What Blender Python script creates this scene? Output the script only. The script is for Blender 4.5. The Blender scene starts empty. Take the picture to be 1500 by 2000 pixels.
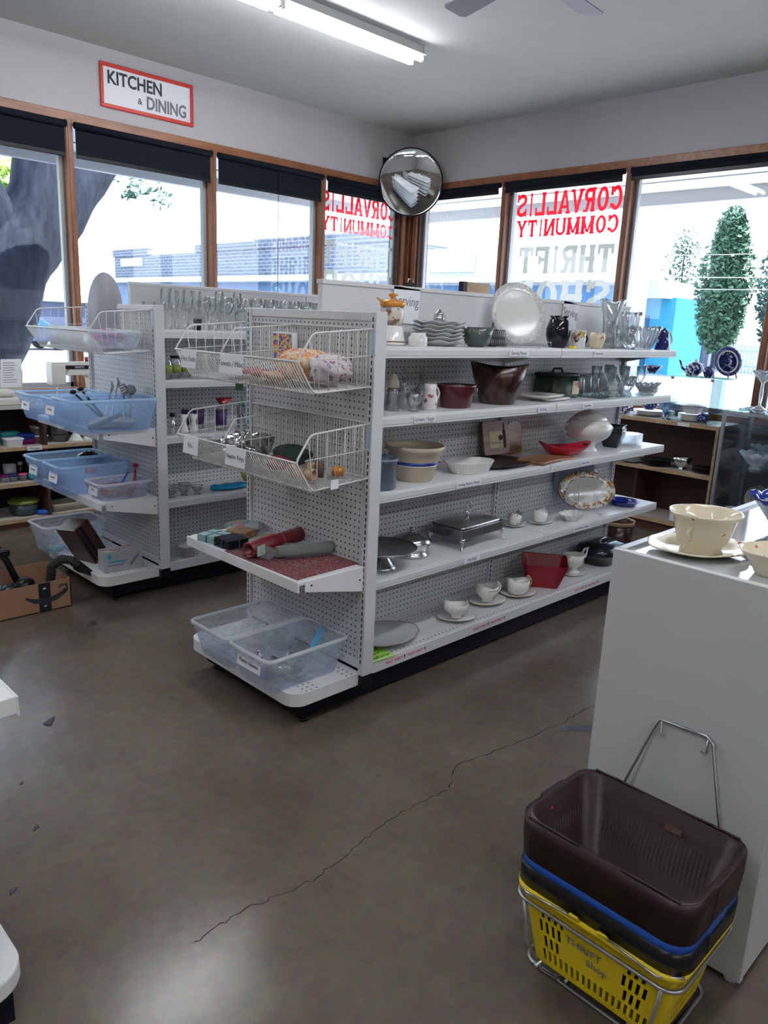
import bpy, math, random
from mathutils import Vector, Matrix
random.seed(7)
PI = math.pi
SC = bpy.context.scene
COL = SC.collection
# ---------------------------------------------------------------- camera
cam_d = bpy.data.cameras.new('camera'); cam = bpy.data.objects.new('camera', cam_d); COL.objects.link(cam)
YAW, PIT, ROL = math.radians(44.9847), math.radians(-13.9379), math.radians(2.5164)
fw = Vector((math.cos(YAW)*math.cos(PIT), math.sin(YAW)*math.cos(PIT), math.sin(PIT)))
rt = Vector((math.sin(YAW), -math.cos(YAW), 0)); up = rt.cross(fw)
R_ = rt*math.cos(ROL) + up*math.sin(ROL); U_ = -rt*math.sin(ROL) + up*math.cos(ROL)
M_ = Matrix((R_, U_, -fw)).transposed().to_4x4(); M_.translation = Vector((-1.95538, -2.02317, 1.52676))
cam.matrix_world = M_
cam_d.sensor_fit = 'VERTICAL'; cam_d.sensor_height = 36.0; cam_d.lens = 1498.65/2000*36.0
cam_d.clip_start = .05; cam_d.clip_end = 300
SC.camera = cam
# ---------------------------------------------------------------- light
W = bpy.data.worlds.new('world'); SC.world = W; W.use_nodes = True
wn = W.node_tree.nodes; wl = W.node_tree.links
bg = wn['Background']; tc = wn.new('ShaderNodeTexCoord'); sp = wn.new('ShaderNodeSeparateXYZ'); rp = wn.new('ShaderNodeValToRGB')
wl.new(tc.outputs['Generated'], sp.inputs[0]); wl.new(sp.outputs['Z'], rp.inputs[0]); wl.new(rp.outputs[0], bg.inputs[0])
rp.color_ramp.elements[0].color = (.96, .975, 1, 1); rp.color_ramp.elements[0].position = 0
rp.color_ramp.elements[1].color = (.60, .76, 1, 1); rp.color_ramp.elements[1].position = .75
bg.inputs[1].default_value = 4.2
sd = bpy.data.lights.new('sun', 'SUN'); sd.energy = 14; sd.angle = .01; sd.color = (1, .95, .86)
so = bpy.data.objects.new('sun', sd); COL.objects.link(so)
so.rotation_euler = Vector((.42, -.45, 1.05)).to_track_quat('Z', 'Y').to_euler()
SC.view_settings.view_transform = 'Standard'; SC.view_settings.look = 'None'
SC.view_settings.exposure = .26; SC.view_settings.gamma = 1; SC.view_settings.use_curve_mapping = False
cy = SC.cycles
cy.max_bounces = 8; cy.diffuse_bounces = 4; cy.glossy_bounces = 4; cy.transmission_bounces = 6; cy.transparent_max_bounces = 32
cy.sample_clamp_indirect = 6; cy.caustics_reflective = False; cy.caustics_refractive = False
cy.use_denoising = True; cy.use_adaptive_sampling = True; cy.adaptive_threshold = .02

# ---------------------------------------------------------------- materials
MT = {}
def nodes(name):
    m = bpy.data.materials.new(name); m.use_nodes = True; MT[name] = m
    return m, m.node_tree.nodes, m.node_tree.links, m.node_tree.nodes['Principled BSDF']
def mat(name, col, rough=.5, metal=0, var=.06, scale=14, bump=0, spec=.5, emit=None, es=0, coat=0):
    if name in MT: return MT[name]
    m, n, l, b = nodes(name)
    b.inputs['Roughness'].default_value = rough; b.inputs['Metallic'].default_value = metal
    b.inputs['Specular IOR Level'].default_value = spec; b.inputs['Coat Weight'].default_value = coat
    t = n.new('ShaderNodeTexCoord'); z = n.new('ShaderNodeTexNoise'); z.inputs['Scale'].default_value = scale; z.inputs['Detail'].default_value = 4
    l.new(t.outputs['Object'], z.inputs['Vector'])
    mx = n.new('ShaderNodeMix'); mx.data_type = 'RGBA'
    mx.inputs[6].default_value = [c*(1-var) for c in col]+[1]; mx.inputs[7].default_value = [min(1, c*(1+var)) for c in col]+[1]
    l.new(z.outputs['Fac'], mx.inputs[0]); l.new(mx.outputs[2], b.inputs['Base Color'])
    if bump:
        bp = n.new('ShaderNodeBump'); bp.inputs['Strength'].default_value = bump; bp.inputs['Distance'].default_value = .01
        l.new(z.outputs['Fac'], bp.inputs['Height']); l.new(bp.outputs[0], b.inputs['Normal'])
    if emit: b.inputs['Emission Color'].default_value = (*emit, 1); b.inputs['Emission Strength'].default_value = es
    return m
def glass(name, tint=(.93, .97, .97), edge=.55, rough=.03, base=.06, ecol=(1, 1, 1), milk=0):
    m = bpy.data.materials.new(name); m.use_nodes = True; MT[name] = m
    n, l = m.node_tree.nodes, m.node_tree.links; n.clear()
    o = n.new('ShaderNodeOutputMaterial'); mx = n.new('ShaderNodeMixShader'); tr = n.new('ShaderNodeBsdfTransparent'); g = n.new('ShaderNodeBsdfGlossy')
    lw = n.new('ShaderNodeLayerWeight'); lw.inputs[0].default_value = .25
    mr = n.new('ShaderNodeMapRange'); mr.inputs[3].default_value = base; mr.inputs[4].default_value = edge
    tr.inputs[0].default_value = (*tint, 1); g.inputs[0].default_value = (*ecol, 1); g.inputs[1].default_value = rough
    l.new(lw.outputs['Fresnel'], mr.inputs[0]); l.new(mr.outputs[0], mx.inputs[0])
    src = tr.outputs[0]
    if milk:   # ground or cut facets scatter a little light
        d = n.new('ShaderNodeBsdfDiffuse'); d.inputs[0].default_value = (.9, .93, .95, 1); tl = n.new('ShaderNodeBsdfTranslucent'); tl.inputs[0].default_value = (.9, .93, .95, 1)
        a = n.new('ShaderNodeMixShader'); a.inputs[0].default_value = .8; l.new(d.outputs[0], a.inputs[1]); l.new(tl.outputs[0], a.inputs[2])
        c = n.new('ShaderNodeMixShader'); c.inputs[0].default_value = milk; l.new(tr.outputs[0], c.inputs[1]); l.new(a.outputs[0], c.inputs[2]); src = c.outputs[0]
    l.new(src, mx.inputs[1]); l.new(g.outputs[0], mx.inputs[2]); l.new(mx.outputs[0], o.inputs[0])
    return m
def plastic(name, col, fac=.5, rough=.25):
    m = bpy.data.materials.new(name); m.use_nodes = True; MT[name] = m
    n, l = m.node_tree.nodes, m.node_tree.links; b = n['Principled BSDF']; o = n['Material Output']
    b.inputs['Base Color'].default_value = (*col, 1); b.inputs['Roughness'].default_value = rough
    tl = n.new('ShaderNodeBsdfTranslucent'); tl.inputs[0].default_value = (*col, 1)
    m1 = n.new('ShaderNodeMixShader'); m1.inputs[0].default_value = .45; l.new(b.outputs[0], m1.inputs[1]); l.new(tl.outputs[0], m1.inputs[2])
    tr = n.new('ShaderNodeBsdfTransparent'); tr.inputs[0].default_value = (.92, .95, 1, 1)
    z = n.new('ShaderNodeTexNoise'); z.inputs['Scale'].default_value = 9
    mr = n.new('ShaderNodeMapRange'); mr.inputs[1].default_value = .3; mr.inputs[2].default_value = .7; mr.inputs[3].default_value = fac-.025; mr.inputs[4].default_value = fac+.025
    l.new(z.outputs['Fac'], mr.inputs[0])
    m2 = n.new('ShaderNodeMixShader'); l.new(mr.outputs[0], m2.inputs[0]); l.new(tr.outputs[0], m2.inputs[1]); l.new(m1.outputs[0], m2.inputs[2]); l.new(m2.outputs[0], o.inputs[0])
    return m
def peg(name, ax, col=(.60, .60, .61), pitch=.0254, rad=.15, rough=.45, strip=None, hole=(.015, .015, .02)):
    """perforated sheet: a square grid of small dark holes in the two axes ax (surface pattern)"""
    m, n, l, b = nodes(name); b.inputs['Roughness'].default_value = rough
    t = n.new('ShaderNodeTexCoord'); s = n.new('ShaderNodeSeparateXYZ'); l.new(t.outputs['Object'], s.inputs[0])
    def fr(o):
        a = n.new('ShaderNodeMath'); a.operation = 'MULTIPLY'; a.inputs[1].default_value = 1/pitch; l.new(o, a.inputs[0])
        f = n.new('ShaderNodeMath'); f.operation = 'FRACT'; l.new(a.outputs[0], f.inputs[0])
        c = n.new('ShaderNodeMath'); c.operation = 'SUBTRACT'; c.inputs[1].default_value = .5; l.new(f.outputs[0], c.inputs[0])
        q = n.new('ShaderNodeMath'); q.operation = 'POWER'; q.inputs[1].default_value = 2; l.new(c.outputs[0], q.inputs[0]); return q.outputs[0]
    ad = n.new('ShaderNodeMath'); l.new(fr(s.outputs[ax[0]]), ad.inputs[0]); l.new(fr(s.outputs[ax[1]]), ad.inputs[1])
    lt = n.new('ShaderNodeMath'); lt.operation = 'LESS_THAN'; lt.inputs[1].default_value = rad*rad; l.new(ad.outputs[0], lt.inputs[0])
    last = lt.outputs[0]
    if strip:   # keep holes only in bands (front and rear rows of a deck): axis, half width, centre list
        axn, bands = strip; acc = None
        for c0, hw in bands:
            a = n.new('ShaderNodeMath'); a.operation = 'COMPARE'; a.inputs[1].default_value = c0; a.inputs[2].default_value = hw; l.new(s.outputs[axn], a.inputs[0])
            if acc is None: acc = a.outputs[0]
            else:
                q = n.new('ShaderNodeMath'); q.operation = 'MAXIMUM'; l.new(acc, q.inputs[0]); l.new(a.outputs[0], q.inputs[1]); acc = q.outputs[0]
        q = n.new('ShaderNodeMath'); q.operation = 'MULTIPLY'; l.new(acc, q.inputs[0]); l.new(last, q.inputs[1]); last = q.outputs[0]
    mx = n.new('ShaderNodeMix'); mx.data_type = 'RGBA'; mx.inputs[6].default_value = (*col, 1); mx.inputs[7].default_value = (*hole, 1)
    l.new(last, mx.inputs[0]); l.new(mx.outputs[2], b.inputs['Base Color'])
    return m
def slots(name, col=(.62, .62, .63)):
    m, n, l, b = nodes(name); b.inputs['Roughness'].default_value = .45
    t = n.new('ShaderNodeTexCoord'); s = n.new('ShaderNodeSeparateXYZ'); l.new(t.outputs['Object'], s.inputs[0])
    a = n.new('ShaderNodeMath'); a.operation = 'MULTIPLY'; a.inputs[1].default_value = 1/.0254; l.new(s.outputs[2], a.inputs[0])
    f = n.new('ShaderNodeMath'); f.operation = 'FRACT'; l.new(a.outputs[0], f.inputs[0])
    g = n.new('ShaderNodeMath'); g.operation = 'LESS_THAN'; g.inputs[1].default_value = .62; l.new(f.outputs[0], g.inputs[0])
    mx = n.new('ShaderNodeMix'); mx.data_type = 'RGBA'; mx.inputs[6].default_value = (*col, 1); mx.inputs[7].default_value = (.01, .01, .012, 1)
    l.new(g.outputs[0], mx.inputs[0]); l.new(mx.outputs[2], b.inputs['Base Color'])
    return m
def wood(name, c1, c2, scale=3, stretch=(1, 8, 8), rough=.4, bands=0):
    m, n, l, b = nodes(name); b.inputs['Roughness'].default_value = rough
    t = n.new('ShaderNodeTexCoord'); mp = n.new('ShaderNodeMapping'); mp.inputs['Scale'].default_value = stretch; l.new(t.outputs['Object'], mp.inputs[0])
    z = n.new('ShaderNodeTexNoise'); z.inputs['Scale'].default_value = scale; z.inputs['Detail'].default_value = 6; z.inputs['Roughness'].default_value = .65; l.new(mp.outputs[0], z.inputs['Vector'])
    r = n.new('ShaderNodeValToRGB'); r.color_ramp.elements[0].position = .35; r.color_ramp.elements[1].position = .68
    r.color_ramp.elements[0].color = (*c1, 1); r.color_ramp.elements[1].color = (*c2, 1); l.new(z.outputs['Fac'], r.inputs[0]); l.new(r.outputs[0], b.inputs['Base Color'])
    return m
def pattern(name, base, inks, scale=30, thr=.55, rough=.15, zr=None, rr=None, coat=0):
    """printed ceramic or cloth: voronoi/noise spots of ink on a base colour, optionally only where object z (zr) or radius (rr) is in range"""
    m, n, l, b = nodes(name); b.inputs['Roughness'].default_value = rough
    t = n.new('ShaderNodeTexCoord'); z = n.new('ShaderNodeTexNoise'); z.inputs['Scale'].default_value = scale; z.inputs['Detail'].default_value = 2; l.new(t.outputs['Object'], z.inputs['Vector'])
    gt = n.new('ShaderNodeMath'); gt.operation = 'GREATER_THAN'; gt.inputs[1].default_value = thr; l.new(z.outputs['Fac'], gt.inputs[0]); last = gt.outputs[0]
    if zr or rr:
        if zr:
            s = n.new('ShaderNodeSeparateXYZ'); l.new(t.outputs['Object'], s.inputs[0]); src = s.outputs[2]; lo, hi = zr
        else:
            mp = n.new('ShaderNodeMapping'); mp.inputs['Scale'].default_value = (1, rr[2] if len(rr) > 2 else 1, 0); l.new(t.outputs['Object'], mp.inputs[0])
            s = n.new('ShaderNodeVectorMath'); s.operation = 'LENGTH'; l.new(mp.outputs[0], s.inputs[0]); src = s.outputs['Value']; lo, hi = rr[:2]
        c = n.new('ShaderNodeMath'); c.operation = 'COMPARE'; c.inputs[1].default_value = (lo+hi)/2; c.inputs[2].default_value = (hi-lo)/2; l.new(src, c.inputs[0])
        q = n.new('ShaderNodeMath'); q.operation = 'MULTIPLY'; l.new(last, q.inputs[0]); l.new(c.outputs[0], q.inputs[1]); last = q.outputs[0]
    v = n.new('ShaderNodeTexNoise'); v.inputs['Scale'].default_value = scale*1.7; l.new(t.outputs['Object'], v.inputs['Vector'])
    r = n.new('ShaderNodeValToRGB'); r.color_ramp.interpolation = 'CONSTANT'
    r.color_ramp.elements[0].color = (*inks[0], 1); r.color_ramp.elements[1].color = (*inks[-1], 1); r.color_ramp.elements[1].position = .62
    for i, k in enumerate(inks[1:-1]):
        e = r.color_ramp.elements.new(.42+.2*(i+1)/len(inks)); e.color = (*k, 1)
    l.new(v.outputs['Fac'], r.inputs[0])
    mx = n.new('ShaderNodeMix'); mx.data_type = 'RGBA'; mx.inputs[6].default_value = (*base, 1); l.new(last, mx.inputs[0]); l.new(r.outputs[0], mx.inputs[7]); l.new(mx.outputs[2], b.inputs['Base Color'])
    return m

# ---------------------------------------------------------------- mesh builder
def V(*a): return Vector(a)
class B:
    def __init__(s): s.v = []; s.f = []; s.mi = []; s.sm = []; s.k = 0; s.X = None
    def at(s, m): s.X = m; return s
    def add(s, vs, fs, smooth=False, k=None):
        o = len(s.v)
        s.v += [tuple(s.X @ Vector(p)) if s.X else tuple(p) for p in vs]
        for f in fs: s.f.append([i+o for i in f]); s.mi.append(s.k if k is None else k); s.sm.append(smooth)
        return s
    def box(s, x0, x1, y0, y1, z0, z1, k=None):
        vs = [(x, y, z) for z in (z0, z1) for y in (y0, y1) for x in (x0, x1)]
        return s.add(vs, [(0, 2, 3, 1), (4, 5, 7, 6), (0, 1, 5, 4), (2, 6, 7, 3), (0, 4, 6, 2), (1, 3, 7, 5)], k=k)
    def loft(s, rings, cap0=True, cap1=True, smooth=True, closed=False, k=None):
        n = len(rings[0]); vs = [p for r in rings for p in r]; fs = []
        m = len(rings)
        for i in range(m if closed else m-1):
            for j in range(n):
                a = i*n+j; b_ = i*n+(j+1) % n; c = ((i+1) % m)*n+(j+1) % n; d = ((i+1) % m)*n+j; fs.append((a, b_, c, d))
        s.add(vs, fs, smooth, k)
        o = len(s.v)-len(vs)
        if cap0 and not closed: s.f.append([o+j for j in range(n)][::-1]); s.mi.append(s.k if k is None else k); s.sm.append(False)
        if cap1 and not closed: s.f.append([o+(m-1)*n+j for j in range(n)]); s.mi.append(s.k if k is None else k); s.sm.append(False)
        return s
    def ring(s, prof, seg=28, sx=1, sy=1, wave=None, c=(0, 0, 0), k=None):
        return s.lathe(prof, seg, sx, sy, wave, c, k, closed=True)
    def lathe(s, prof, seg=28, sx=1, sy=1, wave=None, c=(0, 0, 0), k=None, ks=None, closed=False):
        """prof: (r, z); wave(theta, r, z) -> (r, z)"""
        rings = []
        for r, z in prof:
            ring = []
            for j in range(seg):
                t = 2*PI*j/seg; r2, z2 = wave(t, r, z) if wave else (r, z)
                ring.append((c[0]+r2*sx*math.cos(t), c[1]+r2*sy*math.sin(t), c[2]+z2))
            rings.append(ring)
        if ks:
            for i in range(len(rings)-1): s.loft(rings[i:i+2], i == 0, i == len(rings)-2, k=ks[i])
            return s
        if closed:
            n = len(rings); q = [list(reversed(r)) for r in rings]; return s.loft(q, closed=True, k=k)
        return s.loft(rings, k=k)
    def cyl(s, p0, p1, r0, r1=None, seg=12, smooth=True, k=None):
        return s.tube([p0, p1], r0, seg, r1=r1, smooth=smooth, k=k)
    def tube(s, pts, r, seg=6, closed=False, r1=None, smooth=True, k=None):
        P = [Vector(p) for p in pts]; n = len(P); rings = []; prev = None
        for i in range(n):
            if closed: d = (P[(i+1) % n]-P[i-1])
            else: d = P[min(i+1, n-1)]-P[max(i-1, 0)]
            if d.length < 1e-9: d = Vector((0, 0, 1))
            d.normalize()
            if prev is None:
                a = Vector((0, 0, 1)) if abs(d.z) < .9 else Vector((1, 0, 0)); u = d.cross(a).normalized()
            else:
                u = (prev - d*prev.dot(d))
                u = u.normalized() if u.length > 1e-6 else d.orthogonal().normalized()
            prev = u; w = d.cross(u)
            rr = r if r1 is None else r+(r1-r)*i/(n-1)
            rings.append([tuple(P[i]+u*rr*math.cos(2*PI*j/seg)+w*rr*math.sin(2*PI*j/seg)) for j in range(seg)])
        return s.loft(rings, closed=closed, smooth=smooth, k=k)
    def prism(s, pts, d, k=None, smooth=False):
        """extrude polygon of 3-D points by vector d"""
        n = len(pts); q = [tuple(Vector(p)+Vector(d)) for p in pts]
        return s.add(list(pts)+q, [tuple(range(n))[::-1], tuple(range(n, 2*n))]+[(i, (i+1) % n, n+(i+1) % n, n+i) for i in range(n)], smooth, k)
    def sphere(s, c, r, sx=1, sy=1, sz=1, seg=12, rg=8, k=None, noise=0):
        rings = []
        for i in range(1, rg):
            a = PI*i/rg; q = 1+random.uniform(-noise, noise)
            rings.append([(c[0]+r*sx*q*math.sin(a)*math.cos(2*PI*j/seg), c[1]+r*sy*q*math.sin(a)*math.sin(2*PI*j/seg), c[2]-r*sz*math.cos(a)) for j in range(seg)])
        return s.loft(rings, k=k)
    def obj(s, name, mats, parent=None, loc=None, rz=0, bevel=0, rot=None, seg=2):
        me = bpy.data.meshes.new(name); me.from_pydata(s.v, [], s.f); me.update()
        if not isinstance(mats, (list, tuple)): mats = [mats]
        for m in mats: me.materials.append(MT[m] if isinstance(m, str) else m)
        me.polygons.foreach_set('material_index', s.mi); me.polygons.foreach_set('use_smooth', s.sm); me.update()
        o = bpy.data.objects.new(name, me); COL.objects.link(o)
        if parent: o.parent = parent
        if loc: o.location = loc
        o.rotation_euler = rot if rot else (0, 0, rz)
        if bevel:
            b = o.modifiers.new('bevel', 'BEVEL'); b.width = bevel; b.segments = seg; b.limit_method = 'ANGLE'; b.angle_limit = math.radians(50)
        return o
def rr(hx, hy, r, z, n=4, cx=0, cy=0):
    r = min(r, hx*.999, hy*.999); out = []
    for qx, qy, a0 in ((1, 1, 0), (-1, 1, 90), (-1, -1, 180), (1, -1, 270)):
        for i in range(n+1):
            a = math.radians(a0+90*i/n); out.append((cx+qx*(hx-r)+r*math.cos(a), cy+qy*(hy-r)+r*math.sin(a), z))
    return out
def thing(name, label, cat, loc=(0, 0, 0), rz=0, group=None, rot=None):
    o = bpy.data.objects.new(name, None); COL.objects.link(o); o.empty_display_size = .1
    o.location = loc; o.rotation_euler = rot if rot else (0, 0, rz)
    return tag(o, label, cat, group)
def tag(o, label, cat, group=None):
    o['label'] = label; o['category'] = cat
    if group: o['group'] = group
    return o
def struct(o, label=None):
    o['kind'] = 'structure'
    if label: o['label'] = label
    return o
def dup(root, loc, rz=None, label=None, group=None, scale=None):
    r = root.copy(); COL.objects.link(r); r.location = loc
    if rz is not None: r.rotation_euler = (0, 0, rz)
    if label: r['label'] = label
    if group: r['group'] = group
    if scale: r.scale = scale
    for ch in list(root.children):
        c = ch.copy(); COL.objects.link(c); c.parent = r
        for g in list(ch.children):
            d = g.copy(); COL.objects.link(d); d.parent = c
    return r
def text(name, s, size, m, org, xd, yd, parent=None, ext=.0006, sx=1, align='CENTER', lab=None, off=0):
    cu = bpy.data.curves.new(name, 'FONT'); cu.body = s; cu.size = size; cu.align_x = align; cu.align_y = 'CENTER'; cu.extrude = ext; cu.resolution_u = 3; cu.offset = off
    t = bpy.data.objects.new(name+'_src', cu); COL.objects.link(t)
    me = bpy.data.meshes.new_from_object(t); bpy.data.objects.remove(t); me.materials.append(MT[m])
    o = bpy.data.objects.new(name, me); COL.objects.link(o)
    X = Vector(xd).normalized(); Y = Vector(yd).normalized(); Z = X.cross(Y)
    mm = Matrix((X*sx, Y, Z)).transposed().to_4x4(); mm.translation = Vector(org)
    if parent: o.parent = parent
    o.matrix_local = mm
    if lab: o['label'] = lab
    return o
def card(name, m, org, xd, yd, w, h, th=.0008, parent=None):
    """thin card centred on org"""
    X = Vector(xd).normalized(); Y = Vector(yd).normalized(); Z = X.cross(Y); O = Vector(org)
    b = B(); pts = [tuple(O+X*a*w/2+Y*c*h/2-Z*th) for a, c in ((-1, -1), (1, -1), (1, 1), (-1, 1))]
    b.prism(pts, Z*th); return b.obj(name, m, parent)

mat('wall_paint', (.49, .47, .475), .75, var=.05, scale=2.5, bump=.12)
mat('ceiling_paint', (.54, .55, .53), .8, var=.05, scale=5, bump=.35)
mat('white_enamel', (.80, .80, .80), .32, var=.02)
mat('white_dull', (.66, .66, .67), .5, var=.03)
mat('grey_laminate', (.60, .61, .61), .45, var=.03, scale=6)
mat('header_grey', (.62, .62, .63), .5, var=.02)
mat('black_kick', (.006, .007, .012), .5, spec=.15)
mat('black_plastic', (.006, .006, .008), .3, spec=.3)
mat('black_rubber', (.015, .015, .015), .7)
mat('white_card', (.82, .83, .87), .6, var=.01)
mat('ink', (.03, .03, .04), .6)
mat('ink_grey', (.18, .18, .2), .6)
mat('ink_red', (.6, .03, .05), .5)
mat('red_paint', (.62, .035, .025), .35)
def vinyl(name, col, f):
    m, n, l, b = nodes(name); b.inputs['Base Color'].default_value = (*col, 1); b.inputs['Roughness'].default_value = .5
    t = n.new('ShaderNodeBsdfTranslucent'); t.inputs[0].default_value = (*col, 1); mx = n.new('ShaderNodeMixShader'); mx.inputs[0].default_value = f
    l.new(b.outputs[0], mx.inputs[1]); l.new(t.outputs[0], mx.inputs[2]); l.new(mx.outputs[0], n['Material Output'].inputs[0])
vinyl('vinyl_red', (.85, .01, .025), .65); vinyl('vinyl_tan', (.50, .50, .43), .40)
mat('print_red', (.65, .015, .03), .5, var=.01)
mat('shade_fabric', (.006, .008, .014), .8, spec=.15)
mat('aluminium', (.52, .54, .57), .35, .8)
mat('window_aluminium', (.40, .42, .45), .45, .3)
mat('chrome', (.8, .8, .82), .12, 1)
mat('silver', (.78, .78, .79), .2, 1, var=.15, scale=20)
mat('pewter', (.46, .47, .48), .22, 1, var=.2, scale=12)
mat('wire_white', (.72, .71, .70), .35)
mat('steel_wire', (.5, .5, .51), .3, .9)
mat('porcelain', (.78, .77, .74), .12, var=.01)
mat('porcelain_grey', (.60, .61, .61), .15, var=.02)
mat('cream_glaze', (.80, .73, .56), .1, var=.02)
mat('gold_trim', (.75, .52, .22), .25, .9)
mat('brown_line', (.16, .09, .06), .3)
mat('maroon_plastic', (.022, .009, .010), .38, var=.05, spec=.35)
mat('yellow_plastic', (.80, .60, .012), .35, var=.04)
mat('blue_plastic', (.02, .10, .48), .3)
mat('orange_glaze', (.62, .25, .03), .2)
mat('mirror', (.9, .92, .93), .02, 1, var=0)
mat('dark_brown', (.06, .022, .013), .5, var=.15)
mat('cardboard', (.34, .19, .11), .8, var=.06)
mat('red_glaze', (.42, .012, .035), .15)
mat('red_plastic', (.28, .004, .018), .35)
mat('dark_red_glaze', (.07, .012, .016), .15)
mat('navy_glaze', (.012, .03, .28), .1)
mat('teal_plastic', (.03, .35, .38), .4)
mat('green_plastic', (.25, .4, .05), .4)
mat('tube', (1, 1, 1), .5, emit=(.93, .96, 1), es=40, var=0)
glass('pane', tint=(.93, .96, 1), edge=.35, base=.03, rough=.01)
glass('clear_glass', tint=(.955, .97, .97), edge=.8, base=.05, rough=.08, milk=.05)
glass('cut_glass', tint=(.93, .95, .96), edge=.9, base=.18, rough=.1, milk=.20)
glass('shelf_glass', tint=(.78, .93, .93), edge=.8, base=.10, rough=.02)
plastic('bin_clear', (.92, .93, .95), .26)
plastic('bin_blue', (.62, .80, 1.0), .25)
plastic('rim_clear', (.92, .93, .95), .62); plastic('rim_blue', (.62, .82, 1.0), .62)
plastic('bag_film', (.8, .82, .85), .22, .1)
# ---------------------------------------------------------------- special materials of the shell
def concrete():
    m, n, l, b = nodes('concrete')
    t = n.new('ShaderNodeTexCoord')
    z1 = n.new('ShaderNodeTexNoise'); z1.inputs['Scale'].default_value = 1.1; z1.inputs['Detail'].default_value = 5; z1.inputs['Roughness'].default_value = .6; l.new(t.outputs['Object'], z1.inputs['Vector'])
    z2 = n.new('ShaderNodeTexNoise'); z2.inputs['Scale'].default_value = 28; z2.inputs['Detail'].default_value = 6; l.new(t.outputs['Object'], z2.inputs['Vector'])
    r1 = n.new('ShaderNodeValToRGB'); r1.color_ramp.elements[0].color = (.084, .065, .048, 1); r1.color_ramp.elements[1].color = (.148, .124, .096, 1)
    r1.color_ramp.elements[0].position = .33; r1.color_ramp.elements[1].position = .68; l.new(z1.outputs['Fac'], r1.inputs[0])
    mx = n.new('ShaderNodeMix'); mx.data_type = 'RGBA'; mx.blend_type = 'OVERLAY'; mx.inputs[0].default_value = .35
    l.new(r1.outputs[0], mx.inputs[6]); l.new(z2.outputs['Color'], mx.inputs[7])
    z3 = n.new('ShaderNodeTexVoronoi'); z3.inputs['Scale'].default_value = 2.6; l.new(t.outputs['Object'], z3.inputs['Vector'])
    lt = n.new('ShaderNodeMath'); lt.operation = 'LESS_THAN'; lt.inputs[1].default_value = .022; l.new(z3.outputs['Distance'], lt.inputs[0])
    m2 = n.new('ShaderNodeMix'); m2.data_type = 'RGBA'; m2.inputs[7].default_value = (.05, .045, .04, 1); l.new(lt.outputs[0], m2.inputs[0]); l.new(mx.outputs[2], m2.inputs[6])
    l.new(m2.outputs[2], b.inputs['Base Color'])
    mr = n.new('ShaderNodeMapRange'); mr.inputs[3].default_value = .17; mr.inputs[4].default_value = .255; l.new(z1.outputs['Fac'], mr.inputs[0]); l.new(mr.outputs[0], b.inputs['Roughness'])
    bp = n.new('ShaderNodeBump'); bp.inputs['Strength'].default_value = .05; bp.inputs['Distance'].default_value = .004; l.new(z2.outputs['Fac'], bp.inputs['Height']); l.new(bp.outputs[0], b.inputs['Normal'])
concrete()
wood('trim_wood', (.20, .07, .028), (.36, .15, .065), 2.5, (1, 9, 9), .35)
wood('mullion_wood', (.13, .045, .022), (.30, .12, .055), 2.5, (9, 9, 1), .35)
wood('board_edge', (.34, .22, .12), (.5, .36, .22), 3, (6, 2, 6), .5)
def brick(name, c1, c2, mortar):
    m, n, l, b = nodes(name); b.inputs['Roughness'].default_value = .9
    t = n.new('ShaderNodeTexCoord'); mp = n.new('ShaderNodeMapping'); mp.inputs['Rotation'].default_value = (PI/2, 0, PI/2); l.new(t.outputs['Object'], mp.inputs[0])
    s = n.new('ShaderNodeSeparateXYZ'); c = n.new('ShaderNodeCombineXYZ'); l.new(t.outputs['Object'], s.inputs[0]); l.new(s.outputs[1], c.inputs[0]); l.new(s.outputs[2], c.inputs[1])
    k = n.new('ShaderNodeTexBrick'); k.inputs['Scale'].default_value = 1; k.inputs['Brick Width'].default_value = .6; k.inputs['Row Height'].default_value = .2; k.inputs['Mortar Size'].default_value = .03
    k.inputs['Color1'].default_value = (*c1, 1); k.inputs['Color2'].default_value = (*c2, 1); k.inputs['Mortar'].default_value = (*mortar, 1)
    l.new(c.outputs[0], k.inputs['Vector']); l.new(k.outputs[0], b.inputs['Base Color'])
brick('brick_wall', (.065, .085, .115), (.10, .12, .15), (.19, .22, .26))
mat('asphalt', (.33, .33, .34), .9, var=.12, scale=1.5)
mat('sidewalk', (.5, .49, .47), .9, var=.06, scale=2)
mat('stucco_white', (.40, .44, .50), .8, scale=3)
mat('stucco_blue', (.03, .30, .48), .7, scale=3)
mat('storefront_dark', (.01, .10, .24), .4, var=.3, scale=.6)
mat('purple_wall', (.06, .08, .14), .7, var=.15, scale=.8)
mat('soffit', (.80, .80, .80), .7, scale=3)
mat('fascia', (.55, .57, .60), .5)
mat('car_blue', (.04, .10, .22), .2, .3); mat('car_white', (.8, .8, .8), .25)
wood('bark', (.006, .011, .025), (.035, .045, .07), 5, (4, 4, 1), .9)
mat('leaf_green', (.05, .13, .07), .6, var=.5, scale=4); mat('leaf_lime', (.32, .5, .05), .6, var=.45, scale=5); mat('leaf_dark', (.03, .09, .06), .6, var=.5, scale=4)

XR, YL, ZC, ZT = 4.19, 3.93, 3.38, 2.89
XB, YB = -6.5, -7.5
SILL = .93; TOPW = 2.84
# ---------------------------------------------------------------- shell
fl = struct(B().box(XB-.2, XR+.2, YB-.2, YL+.2, -.12, 0).obj('floor', 'concrete'))
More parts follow.
